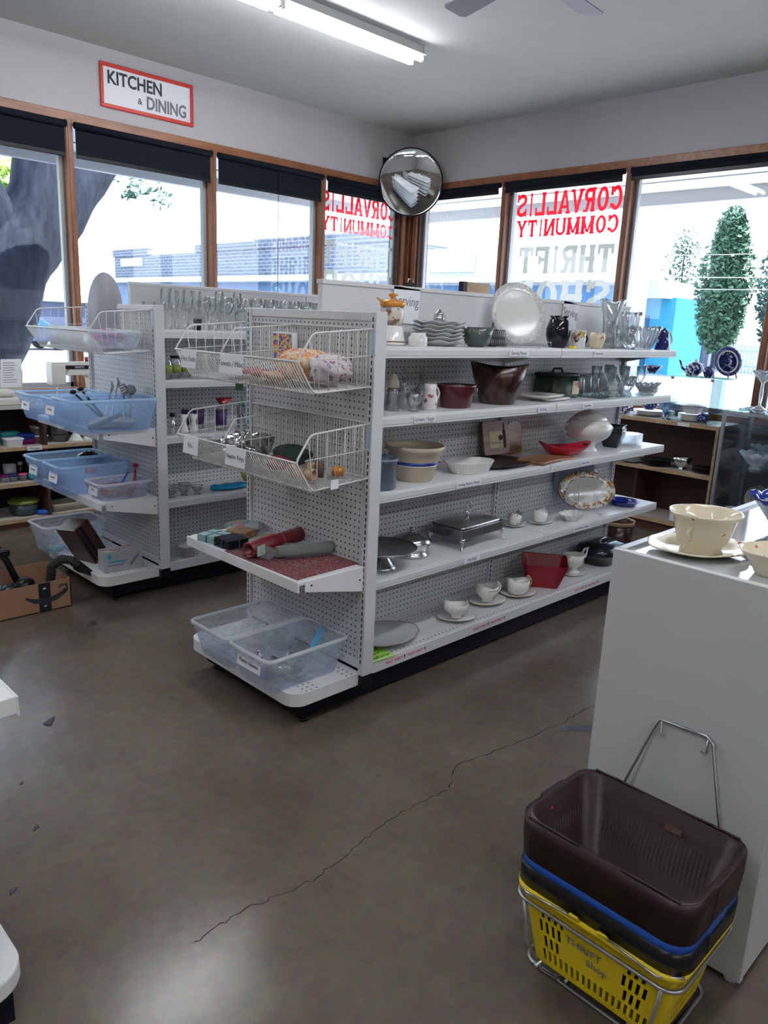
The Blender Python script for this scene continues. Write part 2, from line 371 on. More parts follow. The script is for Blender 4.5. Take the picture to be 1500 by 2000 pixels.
# cracks and marks in the slab
def ribbon(pts, w, z=.0006):
    b = B(); P = [Vector((x, y, z)) for x, y in pts]
    L, Rr = [], []
    for i, p in enumerate(P):
        d = (P[min(i+1, len(P)-1)]-P[max(0, i-1)]).normalized(); q = Vector((-d.y, d.x, 0))*w*random.uniform(.4, 1)/2
        L.append(p+q); Rr.append(p-q)
    b.add([tuple(v) for v in L+Rr], [(i, i+1, len(P)+i+1, len(P)+i) for i in range(len(P)-1)]); return b
def wander(ctrl, n=9, amp=.012):
    out = []
    for a, b in zip(ctrl, ctrl[1:]):
        for i in range(n):
            t = i/n; out.append((a[0]+(b[0]-a[0])*t+random.uniform(-amp, amp), a[1]+(b[1]-a[1])*t+random.uniform(-amp, amp)))
    out.append(ctrl[-1]); return out
CR = [(.785, -.585), (.553, -.584), (.251, -.553), (-.018, -.504), (-.141, -.582), (-.412, -.564), (-.568, -.59), (-.768, -.617), (-.966, -.582), (-1.125, -.59)]
ribbon(wander(CR, 10, .007), .0038).obj('crack', mat('crack_dark', (.025, .022, .018), .9, spec=0), fl)
mat('tape_grey', (.06, .07, .09), .8, var=.3, scale=60)
B().prism([(.517, -.595, .0004), (.482, -.617, .0004), (.57, -.701, .0004), (.619, -.672, .0004)], (0, 0, .0006)).obj('paint_mark', 'tape_grey', fl)
for x, y, r in ((-.974, .699, .028), (-1.248, .108, .012), (-1.197, .367, .008), (-1.393, -.115, .012), (-.441, 1.515, .03)): B().lathe([(.0, 0), (r, 0), (r*.6, .0008), (0, .0008)], 9, sx=.6, sy=1.3, wave=lambda t, q, z: (q*(1+.3*math.sin(3*t+x*9)), z)).obj('stain', 'ink', fl, loc=(x, y, .0003), rz=-.7)
B().box(XB-.2, XR+.2, YB-.2, YL+.2, ZC, ZC+.3).obj('ceiling', 'ceiling_paint')
struct(bpy.data.objects['ceiling'])
def wall(name, b): return struct(b.obj(name, 'wall_paint'))
wall('wall_left', B().box(XB-.2, XR+.2, YL, YL+.14, TOPW, ZC).box(XB-.2, XR+.2, YL, YL+.14, -.1, SILL).box(XB-.2, -1.8, YL, YL+.14, SILL, TOPW))
wall('wall_right', B().box(XR, XR+.14, YB-.2, YL+.0, TOPW, ZC).box(XR, XR+.14, YB-.2, YL, -.1, SILL).box(XR, XR+.14, YB-.2, -2.35, SILL, TOPW))
wall('wall_back', B().box(XB-.2, XR+.2, YB-.2, YB, -.1, ZC)); wall('wall_side', B().box(XB-.2, XB, YB, YL, -.1, ZC))
def trim(i, b, m='trim_wood', bev=.004): return struct(b.obj('trim_%d' % i, m, bevel=bev))
ti = [0]
def T(b, m='trim_wood', bev=.004): ti[0] += 1; return trim(ti[0], b, m, bev)
T(B().box(-1.85, XR, YL-.02, YL+.005, TOPW-.025, ZT)); T(B().box(XR-.02, XR+.005, -2.4, YL-.02, TOPW-.025, ZT))
T(B().box(-1.85, XR, YL-.03, YL, SILL-.05, SILL)); T(B().box(XR-.03, XR, -2.4, YL-.03, SILL-.05, SILL))
XM = [-1.8, -.6, .6, 1.8, 2.99]
for x in XM:
    T(B().box(x-.026, x+.026, YL-.03, YL+.055, SILL, TOPW), 'mullion_wood')
    T(B().box(x-.04, x+.04, YL+.055, YL+.13, SILL, TOPW), 'window_aluminium', .006)
    T(B().box(x-.012, x+.012, YL-.034, YL-.028, SILL, TOPW), 'mullion_wood', .001)
YM = [2.695, 1.43, .17, -1.1, -2.35]
for y in YM:
    T(B().box(XR-.03, XR+.055, y-.026, y+.026, SILL, TOPW), 'mullion_wood')
    T(B().box(XR+.055, XR+.13, y-.04, y+.04, SILL, TOPW), 'window_aluminium', .006)
    T(B().box(XR-.034, XR-.028, y-.012, y+.012, SILL, TOPW), 'mullion_wood', .001)
# corner post: three wooden strips with dark grooves
for (x0, x1, y0, y1) in ((XR-.055, XR+.005, YL-.055, YL+.005), (XR-.13, XR-.075, YL-.03, YL+.03), (XR-.03, XR+.03, YL-.13, YL-.075)):
    T(B().box(x0, x1, y0, y1, SILL, TOPW), 'mullion_wood', .006)
T(B().box(XR-.15, XR+.14, YL+.0, YL+.14, SILL, TOPW).box(XR+.0, XR+.14, YL-.15, YL, SILL, TOPW), 'dark_brown', 0)
wi = 0
edgesL = list(zip(XM, XM[1:]+[XR-.13])); edgesR = list(zip(YM[1:]+[], YM[:-1])) + [(YM[0], YL-.13)]
WIN = {}
for side, E_ in (('L', edgesL), ('R', edgesR)):
    for a, c in E_:
        wi += 1; w = bpy.data.objects.new('window_%d' % wi, None); COL.objects.link(w); struct(w); WIN[(side, round(a, 2))] = w
        f = B(); p = B()
        a2, c2 = a+.035, c-.035
        if side == 'L':
            y = YL+.07; p.box(a2, c2, y-.003, y+.003, SILL+.02, TOPW-.01)
            f.box(a2, a2+.022, y-.02, y+.02, SILL, TOPW).box(c2-.022, c2, y-.02, y+.02, SILL, TOPW).box(a2, c2, y-.02, y+.02, SILL, SILL+.035).box(a2, c2, y-.02, y+.02, TOPW-.025, TOPW)
        else:
            x = XR+.07; p.box(x-.003, x+.003, a2, c2, SILL+.02, TOPW-.01)
            f.box(x-.02, x+.02, a2, a2+.022, SILL, TOPW).box(x-.02, x+.02, c2-.022, c2, SILL, TOPW).box(x-.02, x+.02, a2, c2, SILL, SILL+.035).box(x-.02, x+.02, a2, c2, TOPW-.025, TOPW)
        f.obj('window_frame', 'window_aluminium', w); p.obj('pane', 'pane', w)

# ---------------------------------------------------------------- window lettering (slab serif, seen from behind)
def glyph(b, ch, x, w, z0, h, P):
    """stroke built slab serif capital; P maps (u, v) -> 3-D; letters run along +u"""
    t = .29*w; s = .17*h; e = .05*w
    def q(pts): b.append(pts)
    def bx(a, c, d, f): q([(x+a, z0+d), (x+c, z0+d), (x+c, z0+f), (x+a, z0+f)])
    def stem(a, top=True, bot=True):
        bx(a, a+t, 0, h)
        if bot: bx(a-e, a+t+e, 0, s*.7)
        if top: bx(a-e, a+t+e, h-s*.7, h)
    def arc(cx, cz, rx, rz, a0, a1, tx, tz, n=14):
        for i in range(n):
            A = math.radians(a0+(a1-a0)*i/n); C = math.radians(a0+(a1-a0)*(i+1)/n)
            q([(x+cx+rx*math.cos(A), z0+cz+rz*math.sin(A)), (x+cx+rx*math.cos(C), z0+cz+rz*math.sin(C)),
               (x+cx+(rx-tx)*math.cos(C), z0+cz+(rz-tz)*math.sin(C)), (x+cx+(rx-tx)*math.cos(A), z0+cz+(rz-tz)*math.sin(A))])
    def dg(a, v0, c, v1, tt=t): q([(x+a, z0+v0), (x+a+tt, z0+v0), (x+c+tt, z0+v1), (x+c, z0+v1)])
    if ch == 'C': arc(w/2, h/2, w/2, h/2, 38, 322, t, s); bx(w-t*.8, w, h*.62, h*.97); bx(w-t*.8, w, h*.12, h*.3)
    elif ch == 'O': arc(w/2, h/2, w/2, h/2, 0, 360, t, s, 22)
    elif ch == 'S': arc(w/2, h*.73, w/2, h*.27, 10, 262, t, s); arc(w/2, h*.27, w/2, h*.27, -170, 82, t, s); bx(w*.35, w*.65, h*.44, h*.58); bx(w-t*.6, w, h*.65, h); bx(0, t*.6, 0, h*.35)
    elif ch in 'RP':
        stem(e); bx(e, w*.6, h-s, h); bx(e, w*.6, h*.42, h*.42+s); arc(w*.58, h*.71, w*.42, h*.29, -90, 90, t, s)
        if ch == 'R': dg(w*.62, 0, w*.42, h*.48); bx(w*.6, w+e, 0, s*.7)
    elif ch == 'V': dg(w*.36, 0, -e, h); dg(w*.36, 0, w-t+e, h, t*.8); bx(-2*e, t+e, h-s*.7, h); bx(w-t, w+2*e, h-s*.7, h)
    elif ch == 'A': dg(-e, 0, w*.36, h, t*.8); dg(w-t+e, 0, w*.36, h); bx(w*.2, w*.8, h*.24, h*.24+s*.8); bx(-2*e, t+e, 0, s*.7); bx(w-t-e, w+2*e, 0, s*.7)
    elif ch == 'L': stem(e); bx(e, w, 0, s); bx(w-t*.6, w, 0, h*.36)
    elif ch == 'I': stem((w-t)/2)
    elif ch == 'M': stem(0, bot=True); stem(w-t); dg(w*.40, h*.1, .04*w, h, t*.6); dg(w*.44, h*.1, w-t*.7, h, t*.6)
    elif ch == 'U': bx(0, t, h*.3, h); bx(w-t*.8, w, h*.3, h); arc(w/2, h*.32, w/2, h*.32, 180, 360, t*.9, s); bx(-e, t+e, h-s*.7, h); bx(w-t-e, w+e, h-s*.7, h)
    elif ch == 'N': stem(0); stem(w-t*.8); dg(w-t*1.2, 0, 0, h)
    elif ch == 'T': stem((w-t)/2); bx(0, w, h-s, h); bx(0, t*.55, h*.66, h); bx(w-t*.55, w, h*.66, h)
    elif ch == 'Y': bx((w-t)/2, (w+t)/2, 0, h*.48); bx((w-t)/2-e, (w+t)/2+e, 0, s*.7); dg((w-t)/2, h*.42, -e, h); dg((w-t)/2, h*.42, w-t+e, h); bx(-2*e, t+e, h-s*.7, h); bx(w-t-e, w+2*e, h-s*.7, h)
    elif ch == 'H': stem(e); stem(w-t-e); bx(0, w, h*.5-s/2, h*.5+s/2)
    elif ch == 'F': stem(e); bx(e, w, h-s, h); bx(w-t*.55, w, h*.64, h); bx(e, w*.7, h*.45, h*.45+s*.8); bx(w*.6, w*.75, h*.34, h*.66)
class PL:
    def __init__(s, f, d): s.f = f; s.d = d
    def __call__(s, u, v): return s.f(u, v)
def word(txt, u0, u1, z0, h, P, m, label, gap=.16):
    n = sum(.55 if c == 'I' else 1.25 if c == 'M' else 1 for c in txt); W_ = u1-u0; cw = W_/(n+gap*(len(txt)-1)); b = []; x = u0
    for c in txt:
        w = cw*(.55 if c == 'I' else 1.25 if c == 'M' else 1); glyph(b, c, x, w, z0, h, P); x += w+cw*gap
    m_ = B(); dz = .0035; lo = min(p[1] for q in b for p in q); hi = max(p[1] for q in b for p in q); nr = int((hi-lo)/dz)
    for i in range(nr):
        za = lo+(hi-lo)*i/nr; zb = lo+(hi-lo)*(i+1)/nr; zm = (za+zb)/2; iv = []
        for q in b:
            xs = [q[k][0]+(q[(k+1) % len(q)][0]-q[k][0])*(zm-q[k][1])/(q[(k+1) % len(q)][1]-q[k][1]) for k in range(len(q)) if (q[k][1] <= zm) != (q[(k+1) % len(q)][1] <= zm)]
            if len(xs) >= 2: iv.append([min(xs), max(xs)])
        iv.sort(); out = []
        for a, c in iv:
            if out and a <= out[-1][1]+1e-5: out[-1][1] = max(out[-1][1], c)
            else: out.append([a, c])
        for a, c in out: m_.add([P(a, za), P(c, za), P(c, zb), P(a, zb)], [(0, 1, 2, 3)])
    return tag(m_.obj('window_lettering', m), label, 'lettering')
PRt = PL(lambda u, v: (XR+.077, u, v), (.002, 0, 0))     # u = +Y: reads right way round from outside, reversed from within
PLt = PL(lambda u, v: (-u, YL+.077, v), (0, .002, 0))
# reversed on the right-hand window, words start near the right-hand mullion
word('CORVALLIS', 1.53, 2.61, 2.525, .20, PRt, 'vinyl_red', 'big red word CORVALLIS in reverse on the right-hand shop window')
word('COMMUNITY', 1.54, 2.59, 2.345, .15, PRt, 'vinyl_red', 'smaller red word COMMUNITY in reverse on the right-hand shop window')
word('THRIFT', 1.555, 2.54, 2.02, .235, PRt, 'vinyl_tan', 'beige word THRIFT in reverse on the right-hand shop window')
word('SHOP', 1.555, 2.58, 1.66, .30, PRt, 'vinyl_tan', 'large beige word SHOP in reverse on the right-hand shop window')
word('CORVALLIS', -4.055, -3.05, 2.535, .185, PLt, 'vinyl_red', 'red word CORVALLIS in reverse on the narrow window by the corner')
word('COMMUNITY', -4.045, -3.06, 2.36, .135, PLt, 'vinyl_red', 'smaller red word COMMUNITY in reverse on the narrow window by the corner')
word('THRIFT', -4.03, -3.08, 2.06, .215, PLt, 'vinyl_tan', 'beige word THRIFT in reverse on the narrow window by the corner')
word('SHOP', -4.03, -3.07, 1.73, .27, PLt, 'vinyl_tan', 'large beige word SHOP in reverse on the narrow window by the corner')
# ---------------------------------------------------------------- roller shades
def shade(side, a, c, drop, label):
    t = thing('roller_shade', label, 'window shade', ((a+c)/2, YL-.05, TOPW-.04) if side == 'L' else (XR-.05, (a+c)/2, TOPW-.04), 0 if side == 'L' else PI/2, 'roller shades above the shop windows')
    h = (c-a)/2-.03
    B().tube([(-h, 0, 0), (h, 0, 0)], .024, 12).obj('roller', 'shade_fabric', t)
    B().box(-h+.01, h-.01, .012, .014, -drop, -.01).obj('fabric', 'shade_fabric', t)
    B().box(-h+.01, h-.01, .004, .018, -drop-.02, -drop+.012).obj('hem_bar', 'black_plastic', t, bevel=.004)
    return t
nL = ['leftmost black roller shade, mostly outside the photo', 'black roller shade over the window by the tree trunk', 'black roller shade over the window below the kitchen sign', 'black roller shade over the window left of the lettered corner window', 'black shade rolled up over the narrow lettered corner window']
for (a, c), lb in zip(edgesL, nL): shade('L', a, c, .10 if a > 2.9 else .20, lb)
nR = ['black shade rolled up over the right-hand lettered window', 'black shade rolled up over the window with the columnar tree', 'black shade rolled up over the window beyond the tall glass case', 'black shade rolled up over the rearmost right-hand window, outside the photo', 'black shade rolled up over the window beside the round mirror']
for (a, c), lb in zip(edgesR, nR): shade('R', a, c, .06, lb)
t = tag(B().tube([(2.45, YL-.05, 2.79), (2.45, YL-.05, 1.62)], .003, 5).sphere((2.45, YL-.05, 1.6), .012).obj('pull_chain', 'black_plastic'), 'thin bead chain hanging before the window left of the corner', 'chain')
# ---------------------------------------------------------------- exterior
struct(B().box(-60, 90, YL+.14, 90, -.35, -.15).box(XR+.14, 90, -60, YL+.14, -.35, -.15).obj('ground', 'asphalt'))
struct(B().box(-30, XR+2.6, YL+.14, YL+2.7, -.15, -.02).box(XR+.14, XR+2.6, -30, YL+.14, -.15, -.02).obj('sidewalk', 'sidewalk'))
cp = thing('canopy', 'white flat canopy wrapping round the outside of the shop', 'canopy', (XR, YL, 2.78)); cp['kind'] = 'structure'
for k in ('label', 'category'): del cp[k]
B().box(-9, 1.36, .14, 1.24, .06, .12).box(.14, 1.36, -12, .14, .06, .12).obj('soffit', 'soffit', cp)
B().box(-9, 1.30, .72, .745, .05, .06).box(.72, .745, -12, .6, .05, .06).obj('batten', 'fascia', cp)
B().box(-9, 1.36, 1.14, 1.2, -.06, .32).box(1.22, 1.28, -12, 1.2, -.06, .32).obj('fascia', 'fascia', cp, bevel=.01)
def leaves(name, m, blobs, n, size, parent=None, seed=1):
    r = random.Random(seed); b = B()
    for i in range(n):
        c, rad = r.choice(blobs)
        d = Vector((r.gauss(0, 1), r.gauss(0, 1), r.gauss(0, 1))).normalized()*(r.random()**.4)
        p = Vector(c)+Vector((d.x*rad[0], d.y*rad[1], d.z*rad[2]))
        u = Vector((r.gauss(0, 1), r.gauss(0, 1), r.gauss(0, 1))).normalized(); w = u.orthogonal().normalized(); s = size*r.uniform(.6, 1.4)
        b.add([tuple(p-u*s), tuple(p+w*s*.6), tuple(p+u*s), tuple(p-w*s*.6)], [(0, 1, 2, 3)])
    return b.obj(name, m, parent)
# big street tree
tr = thing('street_tree', 'huge street tree with a leaning forked trunk just outside the left windows', 'tree', (.2, 5.9, -.15))
b = B(); X = lambda x, z, y=0: (x-.2, y, z+.15)
def limb(pts, r0, r1):
    n = 10; P = []
    for i in range(len(pts)-1):
        for j in range(4):
            t_ = j/4; P.append(Vector(pts[i]).lerp(Vector(pts[i+1]), t_))
    P.append(Vector(pts[-1])); rings = []; m_ = len(P)
    for i, p in enumerate(P):
        d = (P[min(i+1, m_-1)]-P[max(i-1, 0)]).normalized(); u = d.cross(Vector((0, 1, 0))).normalized(); w = d.cross(u); r = r0+(r1-r0)*i/(m_-1)
        rings.append([tuple(p+u*r*(1+.09*math.sin(3*a*.63+i*.9))*math.cos(a)+w*r*math.sin(a)) for a in [2*PI*j/16 for j in range(16)]])
    b.loft(rings)
limb([X(.0, -.15), X(.22, .6), X(.45, 1.1), X(.78, 1.8), X(1.05, 2.2), X(1.15, 2.6), X(1.3, 3.6)], .50, .24)
limb([X(1.05, 2.1), X(1.35, 2.4), X(1.62, 2.75), X(2.1, 3.5)], .26, .16)
limb([X(.8, 1.95), X(.72, 2.3), X(.55, 2.75), X(.3, 3.6)], .22, .17)
b.obj('trunk', 'bark', tr)
leaves('foliage', ['leaf_lime'], [((-1.6, 1.8, 2.6), (1.2, 1.2, 1.0)), ((-.6, 2.6, 1.9), (.6, .6, .5)), ((-.9, 3, 3.4), (1.2, 1, .9)), ((1.55, 3.1, 3.0), (.55, .5, .55)), ((1.5, 3.1, 1.8), (.5, .4, .5))], 4200, .07, tr, 3)
leaves('twig', ['leaf_dark'], [((2.25, .5, 3.02), (.30, .25, .12)), ((2.5, .5, 2.9), (.14, .2, .12)), ((2.1, .5, 2.9), (.08, .15, .05))], 150, .035, tr, 4)
def tree(name, label, x, y, h, w, m, n, seed, trunk=.12, z0=.9, sz=.11):
    t = thing(name, label, 'tree', (x, y, -.15)); zc = (h+z0)/2
    B().tube([(0, 0, 0), (.05, 0, h*.4), (0, .05, h*.8)], trunk, 8, r1=trunk*.3).obj('trunk', 'bark', t)
    leaves('foliage', m, [((0, 0, zc), (w*.36, w/2, (h-z0)*.38)), ((0, 0, zc+(h-z0)*.25), (w*.3, w*.3, (h-z0)*.26)), ((0, 0, z0+(h-z0)*.3), (w*.4, w*.42, (h-z0)*.3))], n, sz, t, seed)
tree('columnar_tree', 'tall dense columnar tree across the street beyond the right window', 30, 11.3, 6.6, 2.3, 'leaf_green', 9000, 5)
tree('broad_tree', 'dark leafy tree behind the columnar tree at the right frame edge', 39, 12.0, 7.6, 3.0, 'leaf_dark', 5000, 6, sz=.14)
tree('sparse_tree', 'small sparse tree left of the columnar tree across the street', 42.5, 19.0, 7.6, 2.6, 'leaf_dark', 800, 7, sz=.11, z0=3.2)
def bld(name, label, m, x, y0, y1, z1, x2=6): 
    t = thing(name, label, 'building', (x, (y0+y1)/2, -.15)); B().box(0, x2, -(y1-y0)/2, (y1-y0)/2, 0, z1+.15).obj('wall', m, t); return t
t = bld('brick_building', 'long grey brick building with a stepped parapet across the side street', 'brick_wall', 26, 25.5, 55.9, 5.35, 8)
B().box(-.08, .3, -15.3, -3.0, 5.5, 6.05).box(-.08, .3, -3.0, 3.6, 5.5, 5.95).box(-.08, .3, 9.9, 15.3, 5.5, 6.0).obj('parapet', 'brick_wall', t)
B().box(-.1, 0, -15.3, 15.3, 3.82, 4.02).box(-1.2, 0, -15.3, 15.3, 3.6, 3.8).obj('awning', 'stucco_white', t)
B().box(-.06, 0, -15.3, 15.3, 0.2, 3.6).obj('storefront', 'storefront_dark', t)
B().box(-.12, 0, 10.8, 14.0, 4.8, 5.35).obj('blank_sign', 'stucco_white', t)
t = bld('white_building', 'low white stucco building across the street right of the corner', 'stucco_white', 26, 13.5, 24.6, 4.9, 2)
B().box(-.7, 0, -5.5, 5.5, 3.5, 3.7).obj('awning', 'fascia', t); B().box(-.05, 0, -5.5, 5.5, .2, 3.4).obj('storefront', 'storefront_dark', t)
B().box(-.1, 0, 1.8, 4.6, 4.0, 4.8).obj('sign_board', 'fascia', t)
t = bld('blue_shop', 'turquoise shop front under a white roof across the street', 'stucco_blue', 30, 13.2, 16.2, 3.0, 3)
B().box(-.9, 3, -1.3, 1.6, 3.1, 3.8).obj('roof', 'stucco_white', t); B().box(-.05, 0, -.4, .5, .3, 2.4).obj('door_panel', 'storefront_dark', t)
B().box(.2, .6, -.1, .9, 4.0, 4.95).obj('roof_sign', 'fascia', t)
t = bld('dark_house', 'dark violet house wall with a white gable end across the street', 'purple_wall', 36, 14.4, 17.6, 3.7, 4)
B().prism([(-.1, -1.9, 2.6), (-.1, -.7, 2.6), (-.1, -1.0, 3.6), (-.1, -1.8, 3.6)], (.1, 0, 0)).obj('awning_panel', 'stucco_white', t)
B().box(-.08, 0, .4, 1.0, .6, 2.2).obj('window', 'storefront_dark', t)
t = thing('picket_fence', 'white picket fence across the street below the trees', 'fence', (35.8, 11.9, -.15))
b = B(); [b.box(0, .03, -2+i*.16, -1.9+i*.16, 0, 1.35) for i in range(26)]; b.obj('pickets', 'stucco_white', t)
B().box(.03, .06, -2, 2.1, .3, .4).box(.03, .06, -2, 2.1, 1.0, 1.1).obj('rail', 'stucco_white', t)
t = thing('overhead_wires', 'thin utility wires crossing before the columnar tree', 'wire', (28, 10, 4))
for z in (.5, -.32, -.75): B().tube([(0, -4, z), (0, 0, z-.03), (0, 3, z)], .012, 4).obj('wire', 'fascia', t)
t = bld('far_shop', 'distant dark shop with a white roof seen left of the tree trunk', 'purple_wall', 60, 0, 1, 1); bpy.data.objects.remove(t.children[0]); t.location = (19, 50, -.15)
B().box(-6, 3, -2, 2, 0, 2.0).obj('wall', 'purple_wall', t); B().box(-6.4, 3.4, -2.4, 2.4, 2.0, 2.4).obj('roof', 'stucco_white', t)
def car(label, loc, rz, m):
    t = thing('car', label, 'car', loc, rz, 'cars parked across the street')
    prof = [(-2.1, .35), (-2.1, .75), (-1.5, .85), (-.9, 1.3), (.5, 1.33), (1.2, .9), (2.1, .75), (2.15, .35)]
    B().prism([(x, -.85, z) for x, z in prof], (0, 1.7, 0)).obj('body', m, t, bevel=.06)
    B().prism([(x, -.88, z) for x, z in ((-1.35, .88), (-.85, 1.24), (.45, 1.27), (1.0, .92))], (0, 1.76, 0)).obj('window_glass', 'storefront_dark', t)
    for x in (-1.35, 1.35):
        for y in (-.8, .8): B().cyl((x, y-.1, .32), (x, y+.1, .32), .32, seg=14).obj('wheel', 'black_rubber', t)
car('dark blue car parked across the street left of the tree', (9.3, 30, -.15), .1, 'car_blue')
car('white car parked across the street behind the wire basket', (14.6, 30, -.15), .1, 'car_white')
car('blue car parked before the brick building', (19.5, 34, -.15), .3, 'car_blue')
t = thing('utility_pole', 'pair of thin utility poles beyond the street left of the brick building', 'pole', (13.9, 33, -.15))
for x in (0, .28): B().tube([(x, 0, 0), (x, 0, 5.2)], .03, 6).obj('pole', 'fascia', t)
# ---------------------------------------------------------------- gondola shelving
peg('peg_center', (0, 2)); peg('peg_end', (1, 2), col=(.57, .57, .58)); slots('slotted')
peg('deck_long', (0, 1), strip=(1, [(.07, .03), (.30, .03)]), rad=.16, col=(.72, .72, .72)); peg('deck_end', (0, 1), strip=(0, [(-.05, .03), (-.24, .03)]), rad=.16, col=(.72, .72, .72))
peg('shelf_top', (0, 1), strip=(1, [(.09, .02), (.33, .03)]), rad=.16, col=(.72, .72, .72), hole=(.12, .12, .13))
SH = [1.435, 1.174, .874, .516]
def gondola(label, loc, end_shelves, rz=0):
    t = thing('gondola_shelving', label, 'store shelving', loc, rz)
    X0, L, CY = .06, 1.22, .4; X1 = X0+2*L
    B().box(X0, X1, CY-.012, CY+.012, .15, 1.44).obj('back_panel', 'peg_center', t)
    B().box(X0, X0+L-.004, CY-.014, CY+.014, 1.44, 1.665).box(X0+L+.004, X1, CY-.014, CY+.014, 1.44, 1.665).obj('header_panel', 'header_grey', t)
    B().box(X0-.004, X1+.004, CY-.02, CY+.02, 1.66, 1.678).box(X0, X1, CY-.018, CY+.018, 1.445, 1.46).obj('header_rail', 'white_dull', t, bevel=.003)
    for x in (X0+L, X1):
        u = B().box(x-.014, x+.014, CY-.028, CY+.028, .02, 1.44).obj('upright', 'white_dull', t)
        for s in (-.029, .028): B().box(x-.0035, x+.0035, CY+s, CY+s+.001, .16, 1.43).obj('slot_strip', 'slotted', u)
    B().box(.0, .02, .03, .77, .20, 1.53).obj('end_panel', 'peg_end', t)
    B().box(-.006, .028, .03, .77, 1.525, 1.558).obj('end_rail', 'white_dull', t, bevel=.003); B().box(-.004, .024, .03, .77, .17, .205).obj('end_rail', 'white_dull', t, bevel=.003)
    for y, y2 in ((.0, .03), (.77, .80)):
        B().box(-.012, .045, y, y2, .15, 1.56).obj('end_post', 'white_dull', t, bevel=.003)
        yy = (y+y2)/2; B().box(-.0135, -.0125, yy-.003, yy+.003, .2, 1.55).obj('slot_strip', 'slotted', t)
    for s in (-1, 1):
        yf = CY+s*.3375; yb = CY+s*.013
        for z in SH:
            for i in range(2):
                a = X0+i*L+.003; c = a+L-.006
                b = B().box(a, c, min(yf, yb), max(yf, yb), z-.012, z).box(a, c, yf-.006, yf+.006, z-.042, z+.001)
                sh = b.obj('shelf', 'white_enamel', t, bevel=.002)
                B().box(a+.002, c-.002, min(yf, yf-s*.0)-.008, max(yf, yf)+.008, z-.034, z-.008).obj('price_rail', 'white_dull', sh, bevel=.003)
                for xx in (a+.004, c-.006):
                    B().prism([(xx, yb, z-.013), (xx, yf-s*.03, z-.013), (xx, yf-s*.03, z-.025), (xx, yb, z-.09)], (.002, 0, 0)).obj('bracket', 'white_dull', sh)
        yk = CY+s*.33
        B().box(X0-.01, X1, min(yk, yb), max(yk, yb), .135, .157).obj('base_deck', 'deck_long', t)
        B().box(X0-.01, X1, CY+s*.3375-.006, CY+s*.3375+.006, .108, .159).obj('deck_lip', 'white_enamel', t, bevel=.003)
        B().box(X0-.02, X1, CY+s*.305-.008, CY+s*.305+.008, .012, .135).obj('kick_plate', 'black_kick', t)
    # end cap base with rounded corners
    ring = lambda z, g=0: [(x, y, z) for x, y in [(.0, .03-g*0), (.0, .77)] + [(-.27+ -.06*math.sin(a), .71+.06*math.cos(a)) for a in [i*PI/12 for i in range(7)]] + [(-.27-.06*math.cos(a), .09-.06*math.sin(a)) for a in [i*PI/12 for i in range(7)]]]
    B().loft([ring(.135), ring(.157)], smooth=False).obj('end_base_deck', 'deck_end', t)
    q = ring(0)[1:]+[(0, .03, 0)]; P = [Vector(p) for p in q[:1]+q[1:]]
    b = B(); pts = [V(0, .772, .132)]+[V(*p)+V(-.003, 0, .132) for p in ring(0)[2:]]+[V(0, .028, .132)]
    rings = []
    for i, p in enumerate(pts):
        d = (pts[min(i+1, len(pts)-1)]-pts[max(i-1, 0)]).normalized(); nrm = V(-d.y, d.x, 0)*.004
        rings.append([tuple(p+nrm+V(0, 0, .026)), tuple(p-nrm+V(0, 0, .026)), tuple(p-nrm-V(0, 0, .026)), tuple(p+nrm-V(0, 0, .026))])
    b.loft(rings, smooth=False).obj('end_base_lip', 'white_enamel', t)
    B().box(-.27, .05, .06, .74, .03, .106).obj('end_kick', 'black_kick', t, bevel=.01)
    for y in (.10, .70):
        B().cyl((-.23, y, 0), (-.23, y, .012), .02).cyl((-.23, y, .01), (-.23, y, .08), .008).obj('levelling_foot', 'black_plastic', t)
    for x in (.6, 1.28, 1.9, 2.4): B().cyl((x, .12, 0), (x, .12, .04), .018).obj('levelling_foot', 'black_plastic', t)
    B().box(-.012, .045, .0, .03, .095, .15).obj('post_foot', 'black_plastic', t)
    for z in end_shelves:
        sh = B().box(-.325, -.013, .02, .78, z-.014, z).box(-.331, -.321, .02, .78, z-.04, z+.001).obj('end_shelf', 'white_enamel', t, bevel=.002)
        for y in (.016, .782): B().prism([(-.013, y, z-.0), (-.30, y, z-.0), (-.30, y, z-.04), (-.013, y, z-.10)], (0, .003, 0)).obj('side_bracket', 'white_enamel', sh, bevel=.001)
        for x in (-.27, -.03): B().cyl((x, .0145, z-.02 if x < -.2 else z-.05), (x, .017, z-.02 if x < -.2 else z-.05), .004, seg=8).obj('rivet', 'black_plastic', sh)
    return t
G1 = gondola('nearer white pegboard gondola shelving loaded with serving dishes', (0, 0, 0), [.607])
G2 = gondola('farther white pegboard gondola shelving left with glassware and bins', (.035, 1.665, 0), [.93, .56])
card('blank_plate', 'header_grey', (-.0095, .135, 1.542), (0, -1, 0), (0, 0, 1), .09, .022, .003, G1)

